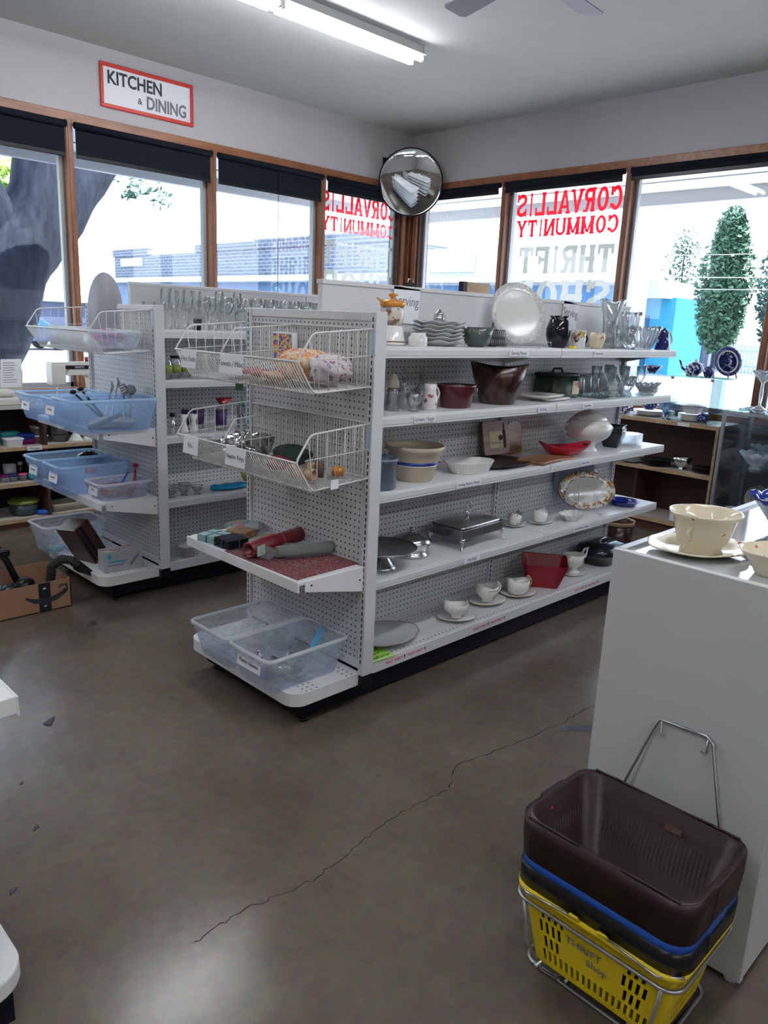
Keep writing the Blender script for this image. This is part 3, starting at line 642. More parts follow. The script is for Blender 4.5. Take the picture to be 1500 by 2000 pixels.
# ---------------------------------------------------------------- wire baskets on the end panels
def wire_basket(label, loc, w, divider=None, hooks=True, n_front=50):
    """local: x=0 at panel, front at -x, y from 0 to w, z=0 at the top back"""
    t = thing('wire_basket', label, 'wire basket', loc, 0, None)
    prof = [(-.005, 0), (-.285, -.022), (-.35, -.115), (-.278, -.222), (-.005, -.205)]
    def fil(y, pr, r=.018):
        out = []
        for i, p in enumerate(pr):
            p = Vector(p)
            if i in (0, len(pr)-1) : out.append((p.x, y, p.y)); continue
            a = (Vector(pr[i-1])-p).normalized(); c = (Vector(pr[i+1])-p).normalized()
            for s_ in range(4):
                u = s_/3; q = p+a*r*(1-u)**2+c*r*u**2; out.append((q.x, y, q.y))
        return out
    b = B()
    for y in (0, w): b.tube(fil(y, prof), .0036, 8)
    b.tube([(-.005, 0, 0), (-.005, w, 0)], .003); b.tube([(-.005, 0, -.205), (-.005, w, -.205)], .003)
    b.tube([(-.35, 0, -.115), (-.35, w, -.115)], .004, 8); b.tube([(-.278, 0, -.222), (-.278, w, -.222)], .0036, 8); b.tube([(-.005, 0, -.21), (-.005, 0, 0)], .003); b.tube([(-.005, w, -.21), (-.005, w, 0)], .003)
    b.obj('frame', 'wire_white', t)
    for y in ([0, w] + ([divider] if divider else [])):
        b = B()
        for i in range(6):
            x = -.04-i*.043; zt = -.0+.022*x/.285; b.tube([(x, y, zt), (x, y, -.205+.017*x/.28)], .0016, 5)
        b.tube([(-.295, y, -.045), (-.272, y, -.21)], .0016, 5)
        b.tube([(-.005, y, -.095), (-.31, y, -.112)], .0018, 5)
        if divider and y == divider:
            b.tube([(-.005, y, 0), (-.285, y, -.022), (-.35, y, -.115)], .0034, 6)
            b.obj('divider', 'wire_white', t)
        else: b.obj('side_grid', 'wire_white', t)
    b = B()   # fine rods of the sloping front run on under the floor and up the back
    for i in range(1, n_front):
        y = w*i/n_front; b.tube([(-.35, y, -.115), (-.278, y, -.225), (-.005, y, -.208), (-.004, y, 0)], .0021, 5)
    b.obj('rod_grid', 'wire_white', t)
    b = B(); [b.tube([(x, 0, -.21-.01*k), (x, w, -.21-.01*k)], .0018, 5) for k, x in enumerate((-.1, -.19))]
    b.tube([(-.005, 0, -.10), (-.005, w, -.10)], .0018, 5); b.obj('cross_wire', 'wire_white', t)
    for y in (.0, w): B().box(-.012, .004, y-.012, y+.006, -.095, -.005).obj('hook_clip', 'clip_blue', t, bevel=.002)
    return t
mat('clip_blue', (.35, .48, .62), .4)
K1 = wire_basket('upper white wire basket with towels on the nearer shelving end', (-.002, .015, 1.50), .785, .46)
K2 = wire_basket('lower white wire basket with napkin rings on the nearer shelving end', (-.002, .015, 1.16), .785, .46)
K3 = wire_basket('white wire basket with a tray on the farther shelving end', (.033, 1.68, 1.535), .785, None, n_front=48)
FX = V(-.093, 0, 0)   # direction along the sloped front, towards the lip
lipdir = (V(-.35, 0, -.115)-V(-.278, 0, -.222)).normalized()
def basket_tag(root, y, s, w=.13, h=.07, z=.0, big=.028):
    o = V(-.357, y, -.118-h*.42); lipdir = V(.10, 0, 1).normalized(); n_ = V(0, -1, 0).cross(lipdir)
    c = card('paper_tag', 'white_card', o+n_*.006, (0, -1, 0), lipdir, w, h, .0008, root)
    if s: text('lettering', s, big, 'ink_grey', o+n_*.0068, (0, -1, 0), lipdir, c, .0003)
basket_tag(K1, .665, 'Hot Pads', .11); basket_tag(K1, .37, 'Towels / Misc.', .15); basket_tag(K2, .66, 'No.', .11); basket_tag(K2, .345, 'Napkin Rings', .13, big=.022)

# ---------------------------------------------------------------- shelf edge labels
def edge_label(G, x, z, s, w=.11, y=.0505, ink='ink_grey', big=.02, h=.026, dz=-.021):
    c = card('shelf_label', 'white_card', (x, y, z+dz), (1, 0, 0), (0, 0, 1), w, h, .001, G)
    text('lettering', s, big, ink, (x, y-.0006, z+dz), (1, 0, 0), (0, 0, 1), c, .0003)
edge_label(G1, .93, SH[0], 'Serving Pieces', .15); edge_label(G1, 1.62, SH[0], 'Small pitchers', .1, big=.014)
edge_label(G1, .33, SH[1], 'Cream / Sugar', .125); edge_label(G1, 1.16, SH[1], 'Serving', .085); edge_label(G1, 1.56, SH[1], 'Glass Plates', .1, big=.014)
edge_label(G1, .64, SH[2], 'Serving Platters / Bowls', .17, big=.0155); edge_label(G1, 1.60, SH[2], 'Dinner Plates', .1, big=.014)
edge_label(G1, .70, SH[3], 'Serving', .12, big=.02); edge_label(G1, 1.63, SH[3], 'Serving Platters / Bowls', .17, big=.0145)
edge_label(G2, .30, SH[2], 'Salt & Pepper', .14)
for x in (.20, .33, .78, .91, 1.66, 1.79):   # row of sale strips on the deck lip
    c = card('sale_strip', 'white_card', (x+.035, .0555, .134), (1, 0, 0), (0, 0, 1), .128, .026, .001, G1)
    text('lettering', 'SALE SHELF', .02, 'print_red', (x+.025, .0549, .134), (1, 0, 0), (0, 0, 1), c, .0003)
    B().prism([(x+.085, .0548, .126), (x+.09, .0548, .126), (x+.09, .0548, .136), (x+.094, .0548, .136), (x+.0875, .0548, .144), (x+.081, .0548, .136), (x+.085, .0548, .136)], (0, -.0003, 0)).obj('arrow', 'ink', c)
mat('sign_green', (.42, .75, .12), .5, var=.01)
c = tag(card('sale_notice', 'sign_green', (.145, .115, .1588), (1, -.05, 0), (0, 1, 0), .165, .125), 'bright green paper notice lying at the near end of the bottom shelf', 'paper sign')
for i, s in enumerate(('Items on this', 'shelf are', 'now half price')): text('lettering', s, .024, 'ink', (.145, .15-.034*i, .1592), (1, -.05, 0), (.05, 1, 0), c, .0003)
def serving_sign(x, w, h, tilt, label, big):
    u = V(math.cos(tilt), 0, math.sin(tilt)); v_ = V(-math.sin(tilt), 0, math.cos(tilt)); o = V(x, .38, 1.597)
    c = tag(card('paper_sign', 'white_card', o, u, v_, w, h), label, 'sign')
    text('lettering', 'Serving', big, 'ink_grey', o+v_*h*.12+V(0, -.0006, 0), u, v_, c, .0003, sx=.85)
serving_sign(.53, .165, .15, -.05, 'larger white Serving sign taped to the header above the canister', .062)
serving_sign(1.83, .155, .15, -.12, 'white Serving sign taped to the header behind the black jar', .06)
# things standing on the header
t = thing('picture_block', 'wooden photo block standing on top of the shelving header', 'photo block', (1.03, .4, 1.6785)); B().box(-.085, .085, -.012, .014, 0, .045).obj('block', 'board_edge', t); B().box(-.115, -.085, -.012, .016, 0, .045).obj('dark_side', 'black_plastic', t)
t = thing('binder_clip', 'small black clip on the shelving header by the window corner', 'clip', (.57, .4, 1.6785)); B().box(-.022, .022, -.012, .012, 0, .016).obj('body', 'black_plastic', t); B().tube([(-.018, 0, .01), (-.012, 0, .032), (.012, 0, .032), (.018, 0, .01)], .002, 5).obj('loop', 'chrome', t)

# ---------------------------------------------------------------- ceiling lamps, fan, mirror, sign
def tube_light(x0, y, label, n=2, z=ZC):
    t = thing('fluorescent_light', label, 'ceiling light', (x0, y, z), 0, None)
    L = 1.22*n
    B().prism([(0, -.05, 0), (0, -.035, -.06), (0, .035, -.06), (0, .05, 0)], (L, 0, 0)).obj('housing', 'white_enamel', t, bevel=.002)
    for i in range(n):
        for s in (-.052, .052):
            x = i*1.22
            tb = B().cyl((x+.02, s, -.088), (x+1.20, s, -.088), .0165, seg=12).obj('tube', 'tube', t)
            for xx in (x+.003, x+1.195): B().box(xx, xx+.02, s-.014, s+.014, -.105, -.05).obj('tube_socket', 'white_dull', tb, bevel=.003)
    B().box(0, L, -.082, .082, -.064, -.06).box(L-.002, L+.004, -.058, .058, -.075, 0).obj('reflector', 'white_enamel', t)
    return t
tube_light(-.12, 2.11, 'long twin-tube fluorescent light on the ceiling above the shelving')
for x, y, lb in ((-3.6, 2.11, 'added twin-tube fill light left of the photo, in line with the visible one'), (-.9, -1.6, 'added twin-tube fill light over the display counter, above the photo'), (-4.4, -1.6, 'added twin-tube fill light behind the camera on the left'), (-.9, -4.8, 'added twin-tube fill light behind the camera on the right'), (-4.4, -4.8, 'added twin-tube fill light in the far back of the shop')): tube_light(x, y, lb)  # unseen fixtures added out of view as fill light for the interior
t = thing('ceiling_fan', 'white ceiling fan with only two blade tips in the photo', 'ceiling fan', (1.315, .43, 3.13))
B().cyl((0, 0, .01), (0, 0, .24), .012).lathe([(.0, .24), (.06, .24), (.07, .2), (.02, .18)], 20).obj('rod', 'white_dull', t); B().lathe([(0, -.06), (.08, -.05), (.11, 0), (.11, .05), (.05, .08), (0, .08)], 24).obj('motor', 'white_dull', t)
mat('fan_blade', (.20, .21, .25), .4)
for k, a in enumerate([math.radians(5+72*i) for i in range(5)]):
    b = B(); c, s = math.cos(a), math.sin(a); q = lambda u, v, z: (u*c-v*s, u*s+v*c, z)
    P = [(.15, -.05), (.45, -.065), (.60, -.07), (.62, -.05), (.62, .05), (.60, .07), (.45, .065), (.15, .05)]
    b.prism([q(u, v, .012*v/.07-.006) for u, v in P], (0, 0, .006)).obj('blade', 'fan_blade', t); B().prism([q(.08, -.015, 0), q(.22, -.03, 0), q(.22, .03, 0), q(.08, .015, 0)], (0, 0, .004)).obj('blade_iron', 'white_dull', t)
# convex security mirror
Mc = V(3.86, 3.62, 2.86); nrm = V(-.70, -.64, -.31).normalized()
t = thing('security_mirror', 'round convex security mirror on a black arm by the window corner', 'mirror', Mc, rot=nrm.to_track_quat('Z', 'Y').to_euler())
Rm = .315; cap = [(Rm*i/12, .048*(1-(i/12)**2)) for i in range(13)][::-1]
B().lathe([(Rm, -.004)]+cap[:-1]+[(.0004, .048)], 64).obj('mirror_face', 'mirror', t); B().lathe([(Rm, -.008), (Rm+.003, -.004), (Rm+.003, .004), (Rm-.001, .005), (Rm-.001, -.008)], 64).obj('rim', 'black_plastic', t); B().lathe([(0, -.03), (.1, -.03), (Rm, -.006), (Rm, -.003), (0, -.003)], 40).obj('back_shell', 'black_plastic', t)
ti_ = t.matrix_world
br = thing('mirror_bracket', 'black slotted steel arm holding the round mirror to the wall', 'bracket', (3.80, YL, 3.06))
B().box(-.035, .035, -.012, 0, -.05, .05).obj('wall_plate', 'black_plastic', br, bevel=.003)
e = Mc-V(3.80, YL, 3.06)-nrm*.03; B().tube([(0, -.012, 0), (.02, -.06, -.01), tuple(e)], .009, 6).obj('arm', 'black_plastic', br)
# KITCHEN & DINING sign
t = thing('department_sign', 'white Kitchen and Dining sign in a red frame above the windows', 'sign', (1.24, YL, 3.13))
B().box(-.365, .365, -.008, 0, -.13, .13).obj('board', 'white_card', t)
B().box(-.385, .385, -.022, 0, .125, .152).box(-.385, .385, -.022, 0, -.152, -.125).box(-.385, -.36, -.022, 0, -.125, .125).box(.36, .385, -.022, 0, -.125, .125).obj('frame', 'red_paint', t, bevel=.006)
text('lettering', 'KITCHEN', .125, 'ink', (-.33, -.0085, .055), (1, 0, 0), (0, 0, 1), t, .002, sx=.85, align='LEFT', off=.003)
text('lettering', 'DINING', .125, 'ink_grey', (-.02, -.0085, -.06), (1, 0, 0), (0, 0, 1), t, .002, sx=.78, align='LEFT', off=.003); text('lettering', '&', .06, 'ink', (-.09, -.0085, -.06), (1, 0, 0), (0, 0, 1), t, .002, align='LEFT')
# ================================================================ vessels
def ves(name, label, cat, loc, prof, m, seg=28, wave=None, sx=1, sy=1, rz=0, group=None, ks=None, parts=None):
    """a turned vessel; with parts it becomes an Empty with a body and the parts as children"""
    if parts:
        t = thing(name, label, cat, loc, rz, group); B().lathe(prof, seg, sx, sy, wave, ks=ks).obj('body', m, t)
        for pn, b, pm in parts: b.obj(pn, pm, t)
        return t
    return tag(B().lathe(prof, seg, sx, sy, wave, ks=ks).obj(name, m, None, loc, rz), label, cat, group)
def shell(out, th=.003, foot=0):
    """outer profile from base to rim -> closed hollow profile"""
    inn = [(max(r-th, .0005), z) for r, z in out[::-1] if z > out[0][1]+th*1.2]
    return [(.0004, out[0][1])]+out+inn+[(.0004, inn[-1][1])]
def hnd(r0, z0, r1, z1, o, a=0, th=.005, n=9, seg=6):
    """C handle in the direction a from (r0,z0) to (r1,z1), bulging out by o"""
    P = []
    for i in range(n+1):
        t = i/n; r = r0+(r1-r0)*t+o*math.sin(PI*t)**.7; z = z0+(z1-z0)*t
        P.append((r*math.cos(a), r*math.sin(a), z))
    return B().tube(P, th, seg)
def ruf(n, amp, z0, zw=0): return lambda t, r, z: (r*(1+(amp*math.sin(n*t) if z > z0 else 0)), z+(zw*math.cos(n*t) if z > z0 else 0))
def plate(R, h=.018, th=.004, flat=.62): return [(.0004, 0), (R*flat*.9, 0), (R*flat, .002), (R*.97, h-.001), (R, h), (R*.99, h+th*.5), (R*flat*.98, th+.001), (.0004, th)]
Z1, Z2, Z3, Z4, Z5 = 1.4355, 1.1745, .8745, .5165, .1575
# ------------------------------------------------ top shelf of the nearer gondola
pattern('scribble_glaze', (.62, .55, .48), [(.25, .13, .07), (.30, .25, .30), (.2, .25, .22)], 22, .56, .2)
t = thing('ceramic_canister', 'tall glazed canister with an orange knobbed lid at the near shelf end', 'canister', (.285, .22, Z1))
B().lathe([(.0, 0), (.060, 0), (.066, .006), (.060, .012), (.058, .016), (.044, .075), (.040, .078), (0, .078)], 32).obj('base_pot', 'porcelain', t)
B().ring([(.0605, .012), (.062, .014), (.0605, .017), (.058, .017)], 32).obj('brown_band', 'brown_line', t)
B().lathe([(0, .078), (.042, .078), (.048, .10), (.050, .125), (.045, .142), (.045, .150), (0, .15)], 32).obj('body', 'scribble_glaze', t)
ld = B().lathe([(0, .15), (.048, .15), (.05, .156), (.052, .168), (.046, .172), (.01, .178), (.008, .186), (.016, .192), (.016, .198), (0, .204)], 32).obj('lid', 'orange_glaze', t)
B().prism([(-.045, -.01, .16), (-.085, -.004, .176), (-.085, .004, .176), (-.045, .01, .16)], (0, 0, .006)).obj('spout', 'orange_glaze', t, bevel=.002)
ves('jar', 'short white pot with a black word on its side before the canister', 'jar', (.332, .115, Z1), shell([(.034, 0), (.038, .006), (.038, .034), (.030, .044), (.032, .053)]), 'porcelain')
wv = lambda t, r, z: (r*(1+.025*math.cos(8*t)), z+(.004*math.cos(8*t) if r > .08 else 0))
pl0 = None
for i in range(6):
    lb = ('grey scalloped plate at the %s of the stack of six' % ('bottom', 'second level from the bottom', 'third level from the bottom', 'third level from the top', 'second level from the top', 'top')[i])
    if pl0 is None: pl0 = ves('dinner_plate', lb, 'plate', (.575, .225, Z1), plate(.112, .02), 'porcelain_grey', 64, wv, group='stack of scalloped plates')
    else: dup(pl0, (.575, .225, Z1+.0158*i), .1*i, lb)
t = thing('coffee_percolator', 'small chrome percolator with a black handle on the plate stack', 'coffee maker', (.575, .225, Z1+.0158*5+.0055), .3)
B().lathe([(0, 0), (.026, 0), (.024, .04), (.021, .044), (.024, .046), (.022, .052), (.008, .056), (.006, .066), (0, .067)], 10).obj('body', 'pewter', t); B().tube([(.024, 0, .038), (.05, 0, .04), (.052, 0, .03), (.044, 0, .002)], .006, 6).obj('handle', 'black_plastic', t); B().tube([(-.022, 0, .025), (-.034, 0, .04)], .004, 6).obj('spout', 'chrome', t)
pattern('green_bowl', (.075, .10, .095), [(.35, .28, .22), (.3, .3, .28)], 30, .62, .15, zr=(.055, .075))
ves('serving_bowl', 'dark green round bowl with a pale flower band near the rim', 'bowl', (.765, .165, Z1), shell([(.035, 0), (.052, .014), (.066, .045), (.072, .084)], .004), 'green_bowl', 36)
t = thing('wire_rack', 'small black wire letter rack with spiral loops', 'rack', (.985, .23, Z1), .2)
for y in (-.02, .02):
    b = B()
    for i in range(5): b.tube([(-.044+i*.022+.011*math.cos(a), y, .055+.022*math.sin(a)) for a in [j*PI/6 for j in range(12)]], .0016, 5, closed=True)
    for i in range(5): b.tube([(-.044+i*.022+.011*math.cos(a), y, .022+.02*math.sin(a)) for a in [j*PI/6 for j in range(12)]], .0016, 5, closed=True)
    b.obj('spiral_row', 'black_plastic', t)
B().box(-.058, .058, -.03, .03, 0, .004).obj('base', 'black_plastic', t); B().tube([(-.05, .0, 0), (-.056, 0, .07), (-.04, 0, .108), (-.03, 0, .07)], .002, 5).obj('loop_handle', 'black_plastic', t)
# large oval platter leaning back
pattern('platter_rim', (.74, .74, .72), [(.56, .56, .55), (.62, .62, .60)], 60, .47, .15, rr=(.105, .139, .88))
t = thing('oval_platter', 'large white oval platter with an embossed rim leaning against the header', 'platter', (1.15, .225, Z1+.012), rot=(math.radians(74), 0, -.62))
dq = B().lathe([(.0004, 0), (.09, 0), (.098, .006), (.137, .017), (.14, .019), (.139, .022), (.098, .010), (.0004, .005)], 56, .96, 1.08).obj('dish', 'platter_rim', t, loc=(0, .146, 0), rz=.45)
t2 = thing('plate_stand', 'small white plate stand at the foot of the leaning oval platter', 'stand', (1.19, .085, Z1)); B().prism([(-.07, -.015, 0), (.05, -.03, 0), (.06, .02, 0), (-.05, .03, 0)], (0, 0, .004)).obj('base', 'white_enamel', t2); B().tube([(-.02, 0, .004), (-.02, .0, .028), (.035, .0, .028), (.035, 0, .004)], .002, 5).obj('front_loop', 'clear_glass', t2)
ves('ginger_jar', 'glossy black round jar right of the leaning platter', 'jar', (1.455, .20, Z1), shell([(.038, 0), (.045, .006), (.061, .06), (.062, .09), (.048, .135), (.042, .142), (.05, .156)], .004), 'gloss_black', 36) if mat('gloss_black', (.006, .006, .012), .08, var=0) else 0
B().box(-.018, .012, -.012, .012, 0, .014).obj('tape_roll', 'yellow_plastic', None, (1.43, .09, Z1), bevel=.004); tag(bpy.data.objects['tape_roll'], 'tiny yellow block at the foot of the black jar', 'block')
pattern('flower_mug', (.75, .74, .72), [(.55, .35, .05), (.12, .04, .12), (.5, .42, .1)], 28, .50, .15, zr=(.03, .085))
ves('mug', 'white mug with yellow flowers and a curly black handle', 'mug', (1.535, .13, Z1), shell([(.033, 0), (.036, .004), (.036, .09)], .003), 'flower_mug', parts=[('handle', hnd(.034, .075, .034, .015, .024, -.3, .0048), 'black_plastic')])
ves('pitcher', 'white lobed gravy pitcher behind the flower mug', 'pitcher', (1.80, .31, Z1), shell([(.034, 0), (.03, .02), (.05, .05), (.052, .085)], .003), 'porcelain', 32, lambda t, r, z: (r*(1+(.35*max(0, math.cos(t-PI))**4 if z > .07 else 0)), z+(.012*max(0, math.cos(t-PI))**3 if z > .08 else 0)), parts=[('handle', hnd(.045, .08, .04, .035, .035, 0, .005), 'porcelain')])
pattern('rose_cream', (.72, .62, .46), [(.5, .25, .2), (.35, .3, .2)], 34, .6, .15)
ves('creamer', 'small cream coloured creamer with a pink rose by its rim', 'creamer', (1.70, .12, Z1), shell([(.026, 0), (.032, .012), (.041, .05), (.038, .082)], .003), 'rose_cream', parts=[('handle', hnd(.038, .068, .036, .028, .024, .2, .0045), 'rose_cream')])
fl8 = lambda n, a: (lambda t, r, z: (r*(1+a*math.cos(n*t)), z))
ves('crystal_vase', 'tall square flared crystal vase near the far end of the top shelf', 'vase', (1.99, .22, Z1), shell([(.040, 0), (.042, .03), (.038, .09), (.045, .17), (.064, .235), (.073, .255)], .005), 'cut_glass', 32, lambda t, r, z: (r*(1+.07*math.cos(4*t+.4)), z+(.008*math.cos(4*t+.4) if z > .23 else 0)))
ves('crystal_vase', 'ruffled crystal vase standing right of the tall crystal vase', 'vase', (2.15, .19, Z1), shell([(.045, 0), (.024, .022), (.03, .06), (.05, .11), (.062, .17), (.058, .20)], .005), 'cut_glass', 48, ruf(10, .1, .05, .004))
ves('crystal_jug', 'small clear glass jug with a gold line before the ruffled vase', 'jug', (2.06, .125, Z1), shell([(.03, 0), (.038, .03), (.026, .08), (.034, .12)], .003), 'clear_glass', 28, parts=[('handle', hnd(.03, .10, .032, .03, .026, 0, .004), 'clear_glass')])
ves('crystal_bowl', 'wide ruffled cut glass bowl beside the blue and white coffee pot', 'bowl', (2.30, .165, Z1), shell([(.04, 0), (.045, .01), (.06, .05), (.078, .10), (.083, .125)], .005), 'cut_glass', 56, ruf(12, .09, .04, .006))
ves('crystal_bowl', 'low cut glass bowl behind the ruffled crystal pieces', 'bowl', (2.29, .32, Z1), shell([(.04, 0), (.06, .04), (.075, .08)], .005), 'cut_glass', 40, ruf(14, .07, .03, .004))
ves('candle_holder', 'cut glass candle holder on the far end of the top shelf', 'candle holder', (2.20, .30, Z1), shell([(.035, 0), (.012, .02), (.014, .10), (.03, .12), (.034, .15)], .005), 'cut_glass', 24)
pattern('willow', (.74, .74, .76), [(.012, .02, .16), (.03, .06, .3)], 42, .47, .12)
pattern('willow_dense', (.70, .70, .74), [(.012, .018, .14), (.02, .04, .24)], 46, .40, .12)
ves('coffee_pot', 'blue and white willow coffee pot at the far end of the top shelf', 'coffee pot', (2.42, .11, Z1), [(.0004, 0), (.046, 0), (.046, .004), (.028, .09), (.030, .106), (.016, .112), (.006, .118), (.006, .124), (0, .126)], 'willow_dense', 10, parts=[('handle', hnd(.028, .10, .040, .02, .03, -.4, .0045), 'porcelain')])
# ------------------------------------------------ second shelf
ves('sugar_shaker', 'faceted glass shaker with a domed beige top at the near shelf end', 'shaker', (.286, .195, Z2), shell([(.029, 0), (.030, .004), (.024, .07), (.022, .095)], .002), 'cut_glass', 10, parts=[('lid', B().lathe([(.024, .093), (.026, .095), (.026, .105), (.022, .12), (.010, .146), (0, .148)], 20), 'cream_top')]) if mat('cream_top', (.55, .49, .40), .4) else 0
dec = shell([(.030, 0), (.032, .01), (.031, .06), (.014, .085), (.010, .12), (.017, .125)], .003)
ves('decanter', 'clear glass decanter with a ball stopper behind the shaker', 'decanter', (.46, .31, Z2), dec, 'clear_glass', parts=[('stopper', B().lathe([(.008, .11), (.009, .128), (.005, .132)], 12).sphere((0, 0, .146), .014), 'clear_glass')])
ves('decanter', 'clear glass decanter with a smoky base nearest the peg panel', 'decanter', (.62, .345, Z2), dec, 'clear_glass', parts=[('stopper', B().lathe([(.008, .11), (.014, .13), (.004, .135)], 12).sphere((0, 0, .15), .011), 'clear_glass')])
ves('sugar_bowl', 'lidded white china sugar pot behind the cut glass cup', 'sugar bowl', (.397, .235, Z2), [(.0004, 0), (.027, 0), (.031, .03), (.031, .052), (.029, .056), (0, .056)], 'porcelain_grey', parts=[('lid', B().lathe([(.033, .056), (.03, .064), (.008, .074), (.004, .078), (.009, .086), (0, .09)], 24), 'porcelain_grey')])
ves('cut_glass_cup', 'cut glass footed cup at the front left of the flowered pitcher', 'cup', (.353, .14, Z2), shell([(.02, 0), (.014, .012), (.026, .03), (.031, .055), (.030, .075)], .003), 'cut_glass', 16, fl8(8, .08))
pattern('rose_white', (.74, .68, .68), [(.45, .08, .10), (.12, .2, .1), (.35, .05, .12)], 32, .57, .12, zr=(.02, .075))
ves('pitcher', 'small white pitcher painted with pink roses', 'pitcher', (.455, .145, Z2), shell([(.026, 0), (.030, .006), (.035, .045), (.024, .082), (.028, .108)], .003), 'rose_white', parts=[('handle', hnd(.024, .10, .031, .035, .03, 0, .0045), 'porcelain')])
ves('oval_bowl', 'dark maroon oval baking bowl beside the rose pitcher', 'bowl', (.645, .16, Z2), shell([(.066, 0), (.072, .004), (.082, .055), (.096, .075), (.095, .092), (.099, .10)], .005), 'dark_red_glaze', 40, sx=1.0, sy=.75, rz=-.2, parts=[('price_sticker', B().cyl((.080, -.038, .076), (.083, -.039, .076), .008, seg=12), 'white_card')])
wood('bowl_wood', (.014, .005, .004), (.075, .026, .015), 2.2, (9, 9, 1.2), .25)
ves('salad_bowl', 'big flared dark wooden salad bowl rising above the maroon bowl', 'bowl', (.99, .20, Z2), shell([(.075, 0), (.082, .003), (.11, .09), (.138, .178)], .007), 'bowl_wood', 48, lambda t, r, z: (r, z+(.012*math.cos(2*t+2) if z > .15 else 0)))
for i, (dz, x, lb) in enumerate(((0, 1.40, 'white rectangular platter, lower of the two before the green tin'), (.016, 1.34, 'white rectangular platter, upper of the two before the green tin'))):
    b = B().loft([rr(.085, .06, .03, 0), rr(.115, .085, .03, .016), rr(.111, .081, .03, .016), rr(.08, .055, .03, .004)]); tag(b.obj('platter', 'porcelain', None, (x, .19, Z2+dz), .1), lb, 'platter')
pattern('green_tin', (.008, .018, .012), [(.02, .05, .02), (.07, .08, .05)], 18, .52, .3)
t = thing('storage_tin', 'dark green box tin with a black handle on its lid', 'tin', (1.60, .275, Z2), -.15)
B().loft([rr(.098, .068, .02, 0), rr(.102, .07, .02, .01), rr(.10, .07, .02, .115)]).obj('body', 'green_tin', t); B().loft([rr(.106, .075, .02, .112), rr(.106, .075, .02, .124), rr(.09, .06, .02, .13)]).obj('lid', 'black_plastic', t, bevel=.002)
B().tube([(-.04, 0, .128), (-.03, 0, .15), (.03, 0, .15), (.04, 0, .128)], .006, 6).obj('handle', 'black_plastic', t); B().box(.045, .098, -.073, -.069, .02, .09).obj('picture_label', 'rose_cream', t)
egg = shell([(.012, 0), (.022, .012), (.026, .045), (.022, .085), (.019, .11)], .0015)
E0 = None
for i, (x, y) in enumerate(((1.83, .36), (1.93, .35), (2.03, .345), (2.12, .35), (1.88, .30), (2.20, .34))):
    lb = 'clear egg shaped glass in the row before the peg panel behind the goblets'
    if E0 is None: E0 = ves('drinking_glass', lb, 'glass', (x, y, Z2), egg, 'clear_glass', 20, group='egg shaped glasses')
    else: dup(E0, (x, y, Z2), 0, lb)
gob = shell([(.028, 0), (.005, .006), (.005, .07), (.014, .082), (.026, .105), (.028, .16)], .002)
glass('aqua_glass', tint=(.955, .985, .985), edge=.75, base=.06, rough=.06, milk=.05)
G0 = None
for i, (x, y) in enumerate(((1.90, .22), (1.97, .17), (2.04, .22), (2.11, .16), (2.18, .21), (2.03, .12), (2.24, .13), (2.14, .28))):
    lb = 'aqua tinted stemmed goblet near the far end of the second shelf'
    if G0 is None: G0 = ves('goblet', lb, 'glass', (x, y, Z2+.005), gob, 'aqua_glass', 20, fl8(8, .05), group='aqua goblets')
    else: dup(G0, (x, y, Z2+.005), 0, lb)
tag(B().loft([rr(.30, .115, .03, 0), rr(.30, .115, .03, .005)]).obj('glass_tray', 'shelf_glass', None, (2.06, .20, Z2-.0003)), 'flat glass tray under the aqua goblets', 'tray')
ves('glass_dish', 'fluted clear glass dish at the far end of the second shelf', 'dish', (2.40, .17, Z2), shell([(.03, 0), (.045, .02), (.075, .06), (.085, .07)], .004), 'cut_glass', 64, ruf(16, .05, .03, .004))
ves('glass_dish', 'shallow glass bowl left of the fluted dish on the second shelf', 'dish', (2.31, .11, Z2), shell([(.03, 0), (.05, .02), (.06, .045)], .003), 'clear_glass', 36)
ves('glass_dish', 'ruffled glass dish stacked behind the fluted one on the second shelf', 'dish', (2.41, .31, Z2), shell([(.03, 0), (.05, .04), (.07, .095)], .004), 'cut_glass', 64, ruf(16, .06, .03, .005))
# ------------------------------------------------ third shelf
mat('slate_glaze', (.13, .16, .22), .2)
ves('crock', 'slate blue stoneware crock half hidden by the shelving post', 'crock', (.175, .135, Z3), shell([(.058, 0), (.064, .006), (.066, .11), (.071, .114), (.070, .126)], .007), 'slate_glaze', 40)
mat('stoneware', (.50, .43, .33), .25)
prof = shell([(.075, 0), (.080, .003), (.10, .07), (.105, .086), (.108, .095), (.112, .118), (.128, .130), (.13, .147), (.128, .15)], .007)
ks = []
for i in range(len(prof)-1):
    za, zb_ = prof[i][1], prof[i+1][1]; r_ = min(prof[i][0], prof[i+1][0]); ks.append(0)
bw = B(); 
t = thing('mixing_bowl', 'large beige stoneware mixing bowl with blue and white bands', 'bowl', (.425, .185, Z3)); bw.lathe(prof, 48).obj('body', 'stoneware', t)
B().ring([(.1007, .072), (.1047, .0855), (.1057, .0855), (.1017, .072)], 48).obj('blue_band', 'navy_glaze', t); B().ring([(.0993, .067), (.1005, .071), (.1015, .071), (.1003, .067)], 48).obj('white_band', 'porcelain', t)
tag(B().lathe([(.0004, 0), (.098, 0), (.102, .003), (.128, .048), (.130, .052), (.124, .052), (.097, .006), (.0004, .005)], 220, 1, .68, lambda t, r, z: (r*(1+(.016*math.cos(44*t) if r > .09 else 0)), z+(.0015*math.cos(44*t) if z > .04 else 0))).obj('baking_dish', 'porcelain', None, (.77, .16, Z3), -.1), 'white fluted oval baking dish beside the mixing bowl', 'dish')
